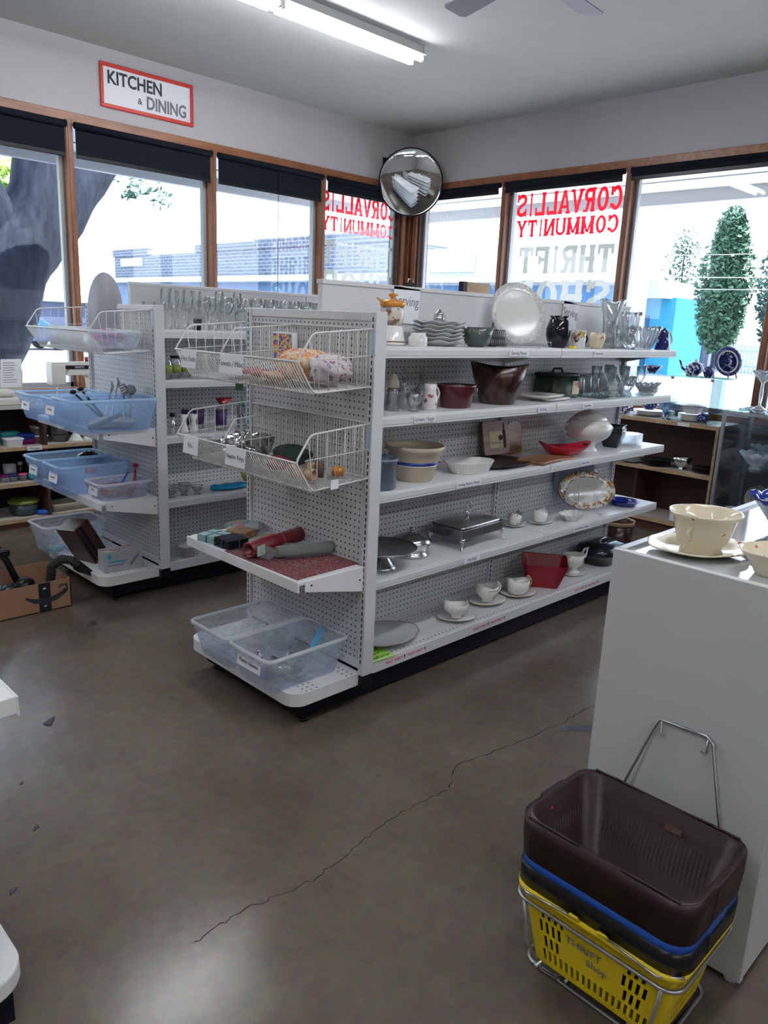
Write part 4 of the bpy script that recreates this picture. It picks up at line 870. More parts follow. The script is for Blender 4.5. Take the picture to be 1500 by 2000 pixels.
tag(B().loft([rr(.14, .10, .09, 0, 8), rr(.19, .14, .13, .012, 8), rr(.188, .138, .128, .016, 8), rr(.14, .10, .09, .005, 8)]).obj('tray', 'black_plastic', None, (1.035, .22, Z3), .0), 'black oval metal tray under the wine tray', 'tray')
wood('tray_wood', (.14, .06, .025), (.33, .17, .07), 3, (1, 8, 8), .35)
tw = thing('picture_tray', 'wooden tray printed with a wine label, glass and bottle, leaning upright', 'tray', (1.19, .325, Z3+.016), rot=(math.radians(-12), 0, -.05))
B().loft([[(x, y, z) for x, z, y in rr(.10, .085, .015, yy, 5, 0, .087)] for yy in (-.008, .008)], smooth=False).obj('board', 'tray_wood', tw)
mat('parchment', (.55, .44, .26), .6); mat('wine', (.05, .004, .008), .6, spec=.2)
B().box(-.055, .045, -.0092, -.008, .035, .125).obj('wine_label', 'parchment', tw)
B().box(.052, .072, -.0092, -.008, .03, .12).box(.057, .067, -.0092, -.008, .12, .155).obj('bottle_print', 'wine', tw)
b = B().cyl((.03, -.0102, .085), (.03, -.0095, .085), .015, seg=14).box(.029, .031, -.0100, -.0092, .035, .07); b.obj('glass_print', 'wine', tw)
text('lettering', 'Reserve', .022, 'ink_grey', (-.012, -.0096, .062), (1, 0, 0), (0, 0, 1), tw, .0002)
t = thing('cutting_board', 'upright wooden cutting board right of the wine tray', 'cutting board', (1.375, .345, Z3), rot=(math.radians(-10), 0, 0)); B().loft([[(x, y, z) for x, z, y in rr(.058, .085, .03, yy, 5, 0, .085)] for yy in (-.008, .008)], smooth=False).obj('board', 'tray_wood', t)
tag(B().loft([rr(.11, .075, .02, 0), rr(.11, .075, .02, .016)], smooth=False).obj('cutting_board', 'tray_wood', None, (1.29, .135, Z3), .12, bevel=.003), 'wooden board lying flat at the shelf edge before the wine tray', 'cutting board')
mat('pink_mat', (.42, .18, .12), .4)
tag(B().loft([rr(.10, .065, .01, 0), rr(.10, .065, .01, .008)], smooth=False).obj('trivet', 'pink_mat', None, (1.45, .15, Z3), -.05, bevel=.002), 'reddish wooden trivet lying under the red baker', 'trivet')
rb = thing('baker_dish', 'dark red oval baker with cut-out handles', 'dish', (1.58, .175, Z3+.009), -.45)
lf = lambda t, r, z: (r*(1+.0*t), z+(.030*abs(math.cos(t))**3*(z/.04)))
B().lathe([(.0004, 0), (.085, 0), (.115, .014), (.150, .036), (.153, .040), (.148, .040), (.11, .018), (.08, .005), (.0004, .005)], 56, 1, .56, lf).obj('body', 'red_glaze', rb)
for s in (-1, 1): B().prism([(s*.124, -.022, .0495), (s*.124, .022, .0495), (s*.134, .016, .0555), (s*.134, -.016, .0555)], (0, 0, .0012)).obj('handle_slot', 'dark_red_glaze', rb)
ves('soup_tureen', 'large white footed tureen with a domed lid', 'tureen', (1.84, .20, Z3), [(.0004, 0), (.062, 0), (.064, .008), (.045, .03), (.05, .045), (.085, .062), (.112, .082), (.126, .105), (.130, .125), (.124, .148), (.108, .168), (.094, .178), (0, .178)], 'porcelain', 48, parts=[('lid', B().lathe([(.098, .176), (.10, .18), (.07, .205), (.03, .222), (.012, .228), (.014, .245), (.02, .25), (0, .256)], 48), 'porcelain'), ('handle', hnd(.118, .15, .12, .10, .03, 2.6, .006), 'porcelain'), ('handle', hnd(.118, .15, .12, .10, .03, -.54, .006), 'porcelain')])
mat('black_glaze', (.012, .016, .022), .12)
q = None
for i in range(3):
    lb = 'square black bowl at the %s of the nested three' % ('bottom', 'middle', 'top')[i]; h = .085
    if q is None: q = tag(B().loft([rr(.040, .040, .008, 0, 3), rr(.066, .066, .01, h, 3), rr(.061, .061, .01, h, 3), rr(.036, .036, .008, .006, 3)], smooth=False).obj('square_bowl', 'black_glaze', None, (2.12, .20, Z3), .3, bevel=.002), lb, 'bowl', 'nested square bowls')
    else: dup(q, (2.12, .20, Z3+.0205*i), .3, lb)
q = None
for i in range(8):
    lb = 'clear glass plate in the stack at the bright far end of the third shelf'
    if q is None: q = ves('glass_plate', lb, 'plate', (2.33, .21, Z3), plate(.085, .014, .003), 'aqua_glass', 32, group='stack of glass plates')
    else: dup(q, (2.33, .21, Z3+.0068*i), 0)
# ------------------------------------------------ fourth shelf
beads = lambda n: (lambda t, r, z: (r*(1+.008*math.cos(n*t)), z))
ves('cake_stand', 'wide pewter footed cake stand half hidden by the post', 'cake stand', (.235, .165, Z4), [(.0004, 0), (.062, 0), (.065, .004), (.055, .012), (.03, .045), (.025, .06), (.06, .070), (.13, .082), (.145, .092), (.146, .095), (.13, .088), (.08, .078), (.0004, .077)], 'pewter', 72, beads(36))
ves('silver_casserole', 'round silver dish with a domed lid on small feet', 'serving dish', (.475, .225, Z4), [(.0004, 0), (.075, 0), (.082, .004), (.078, .012), (.07, .02), (.075, .055), (.085, .062), (.085, .066), (0, .066)], 'silver', 48,
    parts=[('lid', B().lathe([(.092, .064), (.093, .068), (.06, .088), (.03, .098), (.008, .102), (.006, .110), (.012, .116), (.010, .124), (0, .127)], 48), 'pewter'), ('handle', hnd(.085, .045, .085, .02, .02, -.3, .003), 'silver'), ('handle', hnd(.085, .045, .085, .02, .02, 2.8, .003), 'silver')])
ch = thing('chafing_dish', 'rectangular silver chafing dish with scroll feet and ornate finial', 'chafing dish', (.85, .215, Z4), .06)
B().loft([rr(.165, .10, .008, .052), rr(.168, .102, .008, .055), rr(.168, .102, .008, .092), rr(.173, .107, .008, .098), rr(.16, .095, .008, .098), rr(.155, .09, .008, .06)], smooth=False).obj('frame', 'silver_rib', ch) if wood('silver_rib', (.20, .20, .21), (.55, .55, .57), 60, (6, 6, .05), .25) else 0
MT['silver_rib'].node_tree.nodes['Principled BSDF'].inputs['Metallic'].default_value = 1
ld = B().loft([rr(.158, .093, .02, .098, 5), rr(.155, .09, .02, .106, 5), rr(.12, .06, .02, .118, 5), rr(.10, .045, .03, .121, 5), rr(.03, .02, .018, .126, 5)]).obj('lid', 'silver', ch)
b = B().tube([(.022*math.cos(a)*(1+.2*math.cos(5*a)), 0, .165+.024*math.sin(a)*(1+.2*math.cos(5*a))) for a in [j*PI/12 for j in range(24)]], .0042, 6, closed=True).tube([(0, 0, .124), (0, 0, .145)], .006, 6); b.obj('finial', 'silver', ld)
for sx_ in (-1, 1):
    for sy_ in (-1, 1): B().tube([(sx_*.155, sy_*.09, .055), (sx_*.163, sy_*.096, .04), (sx_*.158, sy_*.093, .02), (sx_*.17, sy_*.10, .006), (sx_*.178, sy_*.106, .006)], .008, 6, r1=.004).sphere((sx_*.157, sy_*.092, .05), .014, seg=8, rg=6).obj('foot', 'silver', ch)
pattern('floral_white', (.72, .71, .68), [(.25, .22, .15), (.35, .2, .15)], 40, .62, .12)
def gravy(name, label, loc, s, m, rz, hm=None, saucer=True, trim=None, foot=True, ha=.03):
    w = lambda t, r, z: (r*(1+(.24*max(0, math.cos(t-PI))**3 if z > .035 else .1*max(0, math.cos(t-PI)))), z+((.011*max(0, math.cos(t-PI))**2+.004*math.cos(2*t)) if z > .045 else 0))
    z0 = .010 if saucer else 0
    pf = [(.026, z0), (.022, z0+.008), (.034, z0+.018), (.046, .045), (.048, .066)] if foot else [(.036, z0), (.044, z0+.01), (.047, .03), (.05, .062)]
    t = thing(name, label, 'gravy boat', loc, rz); t.scale = (s, s, s*1.22)
    B().lathe(shell(pf, .0028), 32, 1.15, .85, w).obj('bowl', m, t)
    hnd(.046, .074, .048, .026, ha, 0, .0042).obj('handle', hm or m, t)
    if saucer: B().lathe(plate(.082, .013, .003, .5), 40, 1.15, .85).obj('saucer', m, t)
    if trim: B().ring([(.0822, .0125), (.0830, .0135), (.0822, .0145), (.0815, .0138)], 48, 1.15, .85).obj('rim_line', trim, t)
    return t
gravy('gravy_boat', 'white gravy boat with floral sprigs right behind the chafing dish', (1.29, .25, Z4), .85, 'floral_white', .3, foot=False)
gravy('gravy_boat', 'white sauce boat with a gilded band and tall spout on the fourth shelf', (1.45, .20, Z4), .85, 'porcelain', .2, saucer=True, foot=False, trim=None)
ves('scalloped_dish', 'scalloped white shell dish before the leaning floral platter', 'dish', (1.66, .135, Z4), shell([(.045, 0), (.05, .004), (.075, .028), (.088, .038)], .003), 'porcelain', 64, ruf(14, .04, .02, .003), 1, .7)
mat('blue_grey_glaze', (.27, .33, .42), .2)
def leaning(name, label, cat, loc, R, rx, ry, m, sx=1, sy=1, tilt=12, yaw=0):
    t = thing(name, label, cat, loc, rot=(math.radians(90-tilt), 0, yaw))
    return t
t = thing('charger_plate', 'large blue grey round plate leaning behind the floral platter', 'plate', (1.95, .285, Z4+.003), rot=(math.radians(76), 0, -.42)); B().lathe(plate(.158, .016, .005, .7), 56, 1.0, .93, c=(0, .147, 0)).obj('plate', 'blue_grey_glaze', t)
pattern('nouveau', (.70, .70, .68), [(.45, .36, .10), (.35, .1, .08), (.16, .18, .08)], 46, .50, .12, rr=(.112, .17, 1.5))
fp = thing('floral_platter', 'oval china platter with a yellow flower border and dark rim', 'platter', (1.915, .20, Z4+.006), rot=(math.radians(72), 0, -.70))
B().lathe(plate(.168, .014, .004, .68), 64, 1.0, .66).obj('dish', 'nouveau', fp, loc=(0, .113, 0))
B().ring([(.1675, .013), (.1698, .0145), (.1675, .017), (.165, .0145)], 64, 1.0, .66, c=(0, .113, 0)).obj('rim_line', 'brown_line', fp)
t = thing('plate_easel', 'white wire easel holding the floral platter', 'stand', (1.885, .165, Z4), -.70)
for s in (-1, 1): B().tube([(s*.055, -.04, .012), (s*.055, -.045, .002), (s*.055, .02, .004), (s*.05, .03, .06), (s*.058, .055, .15), (s*.02, .055, .155), (0, .053, .14)], .0022, 5).obj('side_wire', 'wire_white', t)
q = ves('serving_plate', 'royal blue oval dish at the far end of the fourth shelf', 'plate', (2.25, .15, Z4), plate(.095, .028, .005, .7), 'navy_glaze', 40)
ves('serving_plate', 'smaller royal blue dish sitting in the blue oval dish', 'plate', (2.22, .155, Z4+.007), plate(.062, .03, .005, .7), 'navy_glaze', 40)
ves('blue_mug', 'royal blue cup behind the blue dishes', 'cup', (2.36, .32, Z4), shell([(.03, 0), (.038, .02), (.04, .075)], .004), 'navy_glaze')
# ------------------------------------------------ bottom shelf
wp = lambda t, r, z: (r*(1+.03*math.cos(4*t)+.012*math.cos(12*t)), z) if r > .12 else (r, z)
t = thing('oval_platter', 'white oval platter with a thin brown scalloped rim line on the bottom shelf', 'platter', (.30, .205, Z5), -.1)
B().lathe(plate(.18, .028, .004, .66), 72, 1.0, .72, wp).obj('dish', 'porcelain_grey', t); B().ring([(.1802, .0265), (.1826, .0285), (.1802, .0315), (.1775, .0295)], 72, 1.0, .72, wp).obj('rim_line', 'brown_line', t)
gravy('gravy_boat', 'white gravy boat with a wavy rim on a brown edged saucer, nearest of the row', (.745, .155, Z5), 1.0, 'porcelain', -.5, trim='brown_line', ha=.012)
g = gravy('gravy_boat', 'white gravy boat with a gold band and looped handle, middle of the row', (1.045, .205, Z5), 1.15, 'porcelain', -.15, trim='gold_trim'); B().ring([(.0475, .052), (.0485, .052), (.0487, .055), (.0477, .055)], 32, 1.15, .85).obj('gold_band', 'gold_trim', g)
gravy('gravy_boat', 'white gravy boat with a golden handle beside the red bowl', (1.27, .175, Z5), 1.1, 'porcelain', -.3, hm='gold_trim', trim='gold_trim', foot=False)
rb = thing('square_bowl', 'large deep red square plastic bowl on the bottom shelf', 'bowl', (1.535, .20, Z5), .62)
B().loft([rr(.080, .080, .02, 0, 4), rr(.125, .125, .02, .118, 4), rr(.119, .119, .02, .118, 4), rr(.075, .075, .018, .006, 4)], smooth=False).obj('body', 'red_plastic', rb, bevel=.004)
for v in rb.children[0].data.vertices:
    if v.co.z > .1: v.co.z += .10*(max(abs(v.co.x), abs(v.co.y))-.09)+.6*min(abs(v.co.x), abs(v.co.y))*.25
for x in (-.02, .03): B().cyl((x, .1135, .09-x*.3), (x, .1115, .09-x*.3), .007, seg=12).obj('price_sticker', 'white_card', rb)
gd = thing('gravy_boat', 'angular white gravy boat with a squared handle behind the red bowl', 'gravy boat', (1.83, .19, Z5), -.1)
w8 = lambda t, r, z: (r*(1+(.5*max(0, math.cos(t-PI))**3 if z > .06 else 0)), z+(.025*max(0, math.cos(t-PI))**3 if z > .09 else 0))
B().lathe([(.0004, .006), (.04, .006), (.034, .014), (.02, .025), (.022, .035), (.055, .06), (.052, .085), (.062, .115), (.058, .115), (.048, .085), (.05, .065), (.0004, .05)], 8, 1.2, .9, w8).obj('bowl', 'porcelain', gd); B().tube([(.065, 0, .112), (.085, 0, .135), (.115, 0, .14), (.10, 0, .085), (.07, 0, .075), (.065, 0, .06)], .0065, 5).obj('handle', 'porcelain', gd); B().lathe(plate(.085, .01, .004, .6), 8, 1.1, .8).obj('saucer', 'porcelain', gd)
ro = thing('roaster', 'black speckled oval roasting pan at the far end of the bottom shelf', 'roasting pan', (2.20, .22, Z5)); B().loft([rr(.14, .09, .08, 0, 6), rr(.185, .125, .1, .07, 6), rr(.195, .13, .1, .075, 6), rr(.17, .11, .09, .11, 6), rr(.09, .05, .04, .13, 6)]).obj('body', 'black_glaze', ro); B().tube([(-.05, 0, .128), (-.03, 0, .145), (.03, 0, .145), (.05, 0, .128)], .005, 6).obj('lid_handle', 'chrome', ro)
# ================================================================ plastic bins
def bin_(label, loc, hx, hy, H, m='bin_clear', tagtxt=None, tg=True, flare=.82, group=None, rz=0):
    t = thing('plastic_bin', label, 'storage bin', loc, rz, group); r = .03
    b = B().loft([rr(hx*flare, hy*flare, r, 0), rr(hx*(flare+.13), hy*(flare+.13), r, H*.72), rr(hx*(flare+.15), hy*(flare+.15), r, H*.73), rr(hx*.985, hy*.98, r, H-.012),
                  rr(hx*.98, hy*.975, r, H-.012), rr(hx*(flare+.12), hy*(flare+.12), r, H*.72), rr(hx*flare-.002, hy*flare-.002, r, .003)]); b.obj('body', m, t)
    q = []
    for (dx, z) in ((0, H-.014), (.008, H-.014), (.008, H-.004), (0, H), (-.004, H-.004)): q.append(rr(hx*.985+dx, hy*.98+dx, r+dx*.5, z))
    B().loft(q[::-1], closed=True).obj('rim', m.replace('bin_', 'rim_'), t)
    if tg:
        o = V(-hx*(flare+.1)-.006, 0, H*.55); n_ = V(-1, 0, .15).normalized(); u = V(0, -1, 0); v_ = n_.cross(u)
        c = card('paper_tag', 'white_card', o, u, v_, min(.11, hy), .055, .001, t)
        if tagtxt: text('lettering', tagtxt, .017, 'ink', o+n_*.0012, u, v_, c, .0003)
    return t
bR = bin_('open clear plastic bin of plastic glasses on the nearer shelving base, right one', (-.222, .205, .158), .198, .132, .150, tg=False)
o = V(-.412, .205, .255); n_ = V(-1, 0, .15).normalized(); u = V(0, -1, 0); v_ = n_.cross(u)
c = card('paper_tag', 'white_card', o, u, v_, .15, .05, .001, bR); c.parent = bR; c.matrix_parent_inverse = Matrix.Translation(-Vector(bR.location)); text('lettering', 'Plastic Glasses', .021, 'ink', o+n_*.0014, u, v_, c, .0003)
bin_('open clear plastic bin holding wrapped balls on the nearer shelving base, left one', (-.222, .485, .158), .198, .132, .150, tg=False)
# contents of those two bins
pattern('rag_orange', (.45, .12, .04), [(.6, .25, .1), (.3, .05, .03)], 20, .5, .5); pattern('rag_green', (.03, .14, .06), [(.05, .3, .1), (.02, .06, .1)], 20, .5, .5)
def lump(name, label, cat, loc, r, m, sx=1, sy=1, sz=.7, noise=.22, seed=1, rz=0, fr=3):
    rd = random.Random(seed); ph = [rd.uniform(0, 6) for _ in range(6)]
    b = B(); rings = []
    for i in range(1, 16):
        a = PI*i/16; ring = []
        for j in range(28):
            t_ = 2*PI*j/28; k = 1+noise*.5*(math.sin(fr*t_+ph[0]+2*a)+math.sin(5*a+ph[1]+2*t_))+noise*.35*math.sin(7*t_+ph[2]+4*a)
            ring.append((r*sx*k*math.sin(a)*math.cos(t_), r*sy*k*math.sin(a)*math.sin(t_), max(r*sz*(1-k*math.cos(a)*.97), 0)))
        rings.append(ring)
    b.loft(rings); return tag(b.obj(name, m, None, loc, rz), label, cat)
lump('wrapped_ball', 'orange packaged item inside the left clear bin', 'packet', (-.20, .47, .164), .045, 'rag_orange', 1.0, .8, .9, .12, 1); lump('wrapped_ball', 'green cloth packet inside the left clear bin', 'packet', (-.11, .44, .164), .05, 'rag_green', 1, .8, .8, .16, 2)
t = thing('plastic_goblet', 'clear plastic tumbler lying in the right clear bin', 'cup', (-.20, .20, .20), rot=(0, math.radians(75), .6)); B().lathe(shell([(.028, -.05), (.03, 0), (.038, .08)], .002), 24).obj('cup', 'clear_glass', t)
t = thing('plastic_goblet', 'clear plastic tumbler lying bottom up in the right clear bin', 'cup', (-.27, .15, .20), rot=(0, math.radians(70), 2.4)); B().lathe(shell([(.028, -.05), (.03, 0), (.038, .08)], .002), 24).obj('cup', 'clear_glass', t)
mat('comb_blue', (.12, .50, .80), .35)
b = B().prism([(0, 0, 0), (.12, 0, .035), (.12, 0, .075), (0, 0, .03)], (0, .004, 0)); [b.prism([(x, .001, .03+x*.37), (x+.004, .001, .031+x*.37), (x+.004, .001, .046+x*.37), (x, .001, .044+x*.37)], (0, .003, 0)) for x in [i*.0085 for i in range(14)]]
tag(b.obj('serving_comb', 'comb_blue', None, (-.17, .13, .245), .5), 'light blue ridged plastic piece sticking out of the right clear bin', 'utensil')
lump('plastic_bag', 'crumpled clear bag with dark print in the right clear bin', 'bag', (-.31, .20, .164), .05, 'bag_film', 1.1, 1.1, .9, .25, 5)
for x, y, a, lb in ((-.37, .19, .3, 'black and white printed packet tip at the front of the right clear bin'), (-.30, .105, 1.2, 'black and white printed packet lying at the side of the right clear bin')):
    B().prism([(-.02, 0, 0), (.02, 0, 0), (.012, .004, .06), (-.008, .004, .07)], (0, .003, 0)).obj('packet', 'packet_bw' if 'packet_bw' in MT else pattern('packet_bw', (.7, .7, .72), [(.01, .02, .04), (.03, .04, .08)], 40, .48, .3), None, (x, y, .235), a); tag(COL.objects[-1], lb, 'packet')
# ---------------------------------------------------------------- nearer end shelf
ZE = .6078
mat('leather_red', (.16, .006, .016), .35); pattern('woven_red', (.14, .006, .016), [(.22, .18, .17), (.10, .03, .03)], 190, .54, .7)
tag(B().box(-.155, .155, -.225, .225, 0, .003).obj('placemat', 'woven_red', None, (-.165, .275, ZE), .03), 'dark red woven placemats with silver thread on the end shelf', 'placemat')
roll = thing('placemat_roll', 'rolled bundle of dark red placemats held by a rubber band', 'placemat', (-.13, .395, ZE+.003), .22)
pts = [[(x, (.032-.004*k)*math.cos(a), .034+(.032-.004*k)*math.sin(a)) for k, a in [(j/24, 2*PI*j/24*1.0) for j in range(24)]] for x in (-.19, .19)]
B().loft([[(-.185, .031*math.cos(a), .033+.031*math.sin(a)) for a in [j*PI/14 for j in range(28)]], [(.185, .031*math.cos(a), .033+.031*math.sin(a)) for a in [j*PI/14 for j in range(28)]], [(.185, .024*math.cos(a), .033+.024*math.sin(a)) for a in [j*PI/14 for j in range(28)]], [(-.185, .024*math.cos(a), .033+.024*math.sin(a)) for a in [j*PI/14 for j in range(28)]]], closed=True).obj('roll', 'leather_red', roll)
B().loft([[(.02*0+x, .0315*math.cos(a), .033+.0315*math.sin(a)) for a in [j*PI/14 for j in range(28)]] for x in (0, .002)]).obj('rubber_band', 'board_edge', roll)
mat('sticker_green', (.55, .75, .55), .6); B().box(-.17, -.125, -.0335, -.0325, .01, .052).obj('price_sticker', 'sticker_green', roll)
mat('olive_cloth', (.14, .15, .11), .6)
pb = thing('bagged_mats', 'olive rolled mats in a shiny clear bag lying on the red placemats', 'placemat', (-.10, .25, ZE+.0035), -.30)
B().cyl((-.13, .0, .026), (.11, .0, .026), .024, seg=18).obj('mat_roll', 'olive_cloth', pb)
b = B(); rings = []
for i in range(14):
    x = -.19+i*.027; k = 1 if 3 < i < 11 else .6+.3*math.sin(i*2.1); rings.append([(x, (.045*k+.004*math.sin(5*a+i))*math.cos(a)*1.1, max(.0005, .026+(.030*k+.004*math.sin(4*a+i*1.3))*math.sin(a))) for a in [j*PI/9 for j in range(18)]])
b.loft(rings).obj('plastic_bag', 'bag_film', pb)
mat('teal_napkin', (.28, .45, .45), .8); mat('ribbon_blue', (.03, .07, .18), .5)
for nm, lb, x, y, m, n_, a in (('napkin_stack', 'pale teal stack of coasters tied with blue ribbon', -.272, .655, 'teal_napkin', 5, .3), ('coaster_stack', 'black stack of coasters tied with blue ribbon', -.262, .545, 'black_plastic', 6, .1)):
    t = thing(nm, lb, 'coasters', (x, y, ZE), a)
    for i in range(n_): B().box(-.05, .05, -.05, .05, i*.0062, i*.0062+.0055).obj('coaster', m, t, rz=random.uniform(-.08, .08), bevel=.001)
    h = n_*.0062; b = B(); b.box(-.053, .053, -.002, .002, -.0, h+.001).box(-.002, .002, -.053, .053, -.0, h+.001); b.obj('ribbon', 'ribbon_blue', t)
wood('box_carved', (.10, .04, .02), (.35, .20, .10), 18, (1, 3, 3), .4)
tag(B().box(-.05, .05, -.05, .05, 0, .032).obj('carved_box', 'box_carved', None, (-.155, .635, ZE), .4, bevel=.002), 'small carved wooden box on the end shelf behind the coasters', 'box')
ves('round_coaster', 'round tan wooden coasters on the end shelf near the panel', 'coasters', (-.085, .515, ZE), [(.0004, 0), (.05, 0), (.05, .016), (.0004, .016)], 'board_edge')
pattern('slate_plate', (.30, .34, .36), [(.12, .2, .2), (.25, .12, .1)], 10, .52, .1)
ves('glass_plate', 'round patterned glass plate with a dark rim at the back of the end shelf', 'plate', (-.20, .70, ZE+.0335), plate(.10, .014, .003), 'slate_plate', 40) if 0 else ves('glass_plate', 'round patterned glass plate with a dark rim at the back of the end shelf', 'plate', (-.10, .685, ZE), plate(.09, .03, .003), 'slate_plate', 40)
card('shelf_label', 'white_card', (-.3316, .56, ZE-.02), (0, -1, 0), (0, 0, 1), .09, .026, .001, G1); card('shelf_label', 'white_card', (-.3316, .36, ZE-.02), (0, -1, 0), (0, 0, 1), .09, .026, .001, G1)
# ---------------------------------------------------------------- basket contents
ZB1 = 1.5-.203; ZB2 = 1.16-.203
pattern('towel_plaid', (.62, .50, .36), [(.60, .16, .12), (.70, .35, .12), (.3, .4, .25)], 55, .50, .9); pattern('towel_floral', (.68, .62, .62), [(.45, .08, .28), (.2, .35, .25), (.4, .2, .4)], 48, .57, .9); pattern('towel_red', (.30, .02, .03), [(.5, .3, .25), (.2, .01, .02)], 50, .56, .9)
lump('dish_towel', 'folded checked orange and cream dish towel in the upper basket', 'towel', (-.165, .20, ZB1+.006), .095, 'towel_plaid', 1.1, 1.0, .62, .10, 11)
lump('dish_towel', 'crumpled white floral dish towel at the near side of the upper basket', 'towel', (-.135, .095, ZB1+.006), .072, 'towel_floral', 1.25, .85, .72, .14, 12, fr=5)
lump('hot_pad', 'dark red hot pads lying low in the middle of the upper basket', 'hot pad', (-.18, .40, ZB1+.004), .05, 'towel_red', 1.7, 1.0, .28, .12, 13)
lump('dish_towel', 'cream towel lying along the front of the upper basket', 'towel', (-.235, .285, ZB1+.004), .05, 'towel_plaid', .9, 1.7, .32, .12, 14)
lump('hot_pad', 'red trimmed hot pad in the far compartment of the upper basket', 'hot pad', (-.17, .56, ZB1+.004), .05, 'towel_red', 1.6, 1.2, .28, .12, 15)
pattern('cartoon_print', (.05, .10, .40), [(.65, .08, .08), (.75, .65, .1), (.6, .5, .6)], 60, .45, .3)
t = thing('picture_tin', 'upright box printed with colourful figures in the upper basket', 'box', (-.035, .49, ZB1+.006), rot=(0, -.06, 0)); B().box(-.012, .012, -.065, .065, 0, .165).obj('box', 'white_card', t); B().box(-.0128, -.0121, -.06, .06, .005, .16).obj('picture', 'cartoon_print', t)
pattern('foil', (.45, .46, .44), [(.18, .19, .18), (.7, .7, .68)], 28, .5, .12); MT['foil'].node_tree.nodes['Principled BSDF'].inputs['Metallic'].default_value = .7
lump('foil_packet', 'crumpled silvery packet in the lower wire basket', 'packet', (-.17, .56, ZB2+.004), .085, 'foil', 1.2, 1.0, .62, .28, 21, fr=5)
lump('cloth_bundle', 'dark green and black cloth bundle in the lower wire basket', 'cloth', (-.10, .36, ZB2+.004), .065, 'bundle_dark' if 0 else mat('bundle_dark', (.012, .03, .025), .8), 1.0, 1.3, .62, .15, 22)
lump('cloth_bundle', 'deep red cloth napkins in the lower wire basket', 'cloth', (-.21, .30, ZB2+.004), .045, 'leather_red', .9, 1.2, .6, .18, 23)
wood('ring_wood', (.35, .20, .12), (.6, .42, .3), 20, (1, 1, 1), .5); mat('ring_brown', (.10, .05, .04), .6); mat('ring_amber', (.5, .2, .02), .3)
for i, (x, y, r, m, a, lb) in enumerate(((-.235, .075, .022, 'ring_wood', .3, 'pale wooden napkin ring at the front of the lower basket'), (-.255, .13, .022, 'ring_wood', 1.2, 'pale wooden napkin ring leaning behind the front one'), (-.24, .175, .022, 'ring_wood', 2.0, 'pale wooden napkin ring third from the near side'), (-.175, .10, .030, 'ring_brown', .8, 'chunky dark brown napkin ring in the lower basket'), (-.16, .15, .024, 'ring_wood', .1, 'pale napkin ring behind the dark brown one'))):
    t = thing('napkin_ring', lb, 'napkin ring', (x, y, ZB2+.004+r), rot=(PI/2, 0, a)); B().ring([(r, -.016), (r, .016), (r*.74, .014), (r*.74, -.014)], 20).obj('ring', m, t)
ves('napkin_ring', 'amber beaded napkin ring standing near the panel in the lower basket', 'napkin ring', (-.085, .10, ZB2+.004), [(.022, 0), (.024, .015), (.022, .03), (.017, .03), (.017, 0)], 'ring_amber', 32)
tag(B().box(-.02, .02, -.001, 0, 0, .034).obj('price_tag', 'white_card', None, (-.18, .008, .935), .1), 'small white price tag hanging under the lower basket', 'tag')
tag(B().box(-.001, .0, -.02, .02, 0, .05).obj('price_tag', 'rag_green', None, (-.20, .575, 1.235), .3), 'small green tag hanging below the upper basket', 'tag')
# farther shelving basket K3
tag(B().loft([[(-.30, y, -.07) for y in ()] or [(x, y, z) for x, y, z in rr(.20, .28, .03, 0)], rr(.21, .29, .03, .035), rr(.20, .28, .03, .035), rr(.19, .27, .03, .006)], smooth=False).obj('serving_tray', 'bin_tray' if 0 else plastic('bin_tray', (.55, .58, .62), .8, .3), None, (-.15, 2.02, 1.343), 0), 'grey translucent lidded tray lying in the far basket', 'tray') if 0 else None
bin_('shallow frosted tray with purple yarn inside in the far wire basket', (-.135, 2.02, 1.338), .125, .30, .09, m='bin_clear', tg=False, flare=.9)
lump('yarn', 'purple and pink crumpled yarn in the far basket', 'yarn', (-.12, 1.88, 1.343), .065, pattern('yarn_purple', (.12, .05, .25), [(.45, .08, .15), (.2, .1, .5)], 22, .5, .8), 1.1, 1.3, .62, .18, 31, fr=5)
t = thing('round_mirror', 'large pale oval board standing up in the far basket', 'board', (-.005, 2.15, 1.345), rot=(0, 0, 0)); t.rotation_euler = (math.radians(90), 0, math.radians(-62))
B().lathe([(.0004, -.004), (.10, -.004), (.102, 0), (.10, .004), (.0004, .004)], 56, 1.1, 1.86, c=(0, .186, 0)).obj('disc', mat('mirror_back', (.36, .38, .42), .4), t); B().tube([(-.02, .19, -.0045), (.10, .25, -.0045)], .0015, 4).obj('scratch_line', 'ink_grey', t)
# ---------------------------------------------------------------- bins on the farther end shelves
Zs1, Zs2, Zb3 = .9305, .5605, .1575
bin_('large bluish clear bin with kitchen utensils, nearest on the upper end shelf', (-.205, 1.765, Zs1), .225, .142, .165, 'bin_blue', 'Utensils', tg=False)
bin_('bluish clear bin with a paper tag, middle of the upper end shelf', (-.20, 2.03, Zs1), .195, .11, .145, 'bin_blue', 'Kitchen')
bin_('bluish clear bin, farthest of three on the upper end shelf', (-.22, 2.285, Zs1), .205, .125, .145, 'bin_blue', 'Knives')
bin_('small clear bin of scrapers, nearest on the lower end shelf', (-.135, 1.80, Zs2), .15, .10, .095, 'bin_clear', 'Misc.')
bin_('light blue clear bin with a pink item, middle of the lower end shelf', (-.20, 2.045, Zs2), .195, .12, .16, 'bin_blue', 'Graters')
bin_('light blue clear bin holding a dark bowl, farthest on the lower end shelf', (-.20, 2.305, Zs2), .20, .12, .16, 'bin_blue', 'Strainers')
bin_('frosted bin with a box inside on the farther shelving base', (-.20, 2.345, Zb3), .185, .125, .17, 'bin_clear', tg=False)
mat('grey_handle', (.10, .14, .19), .4)
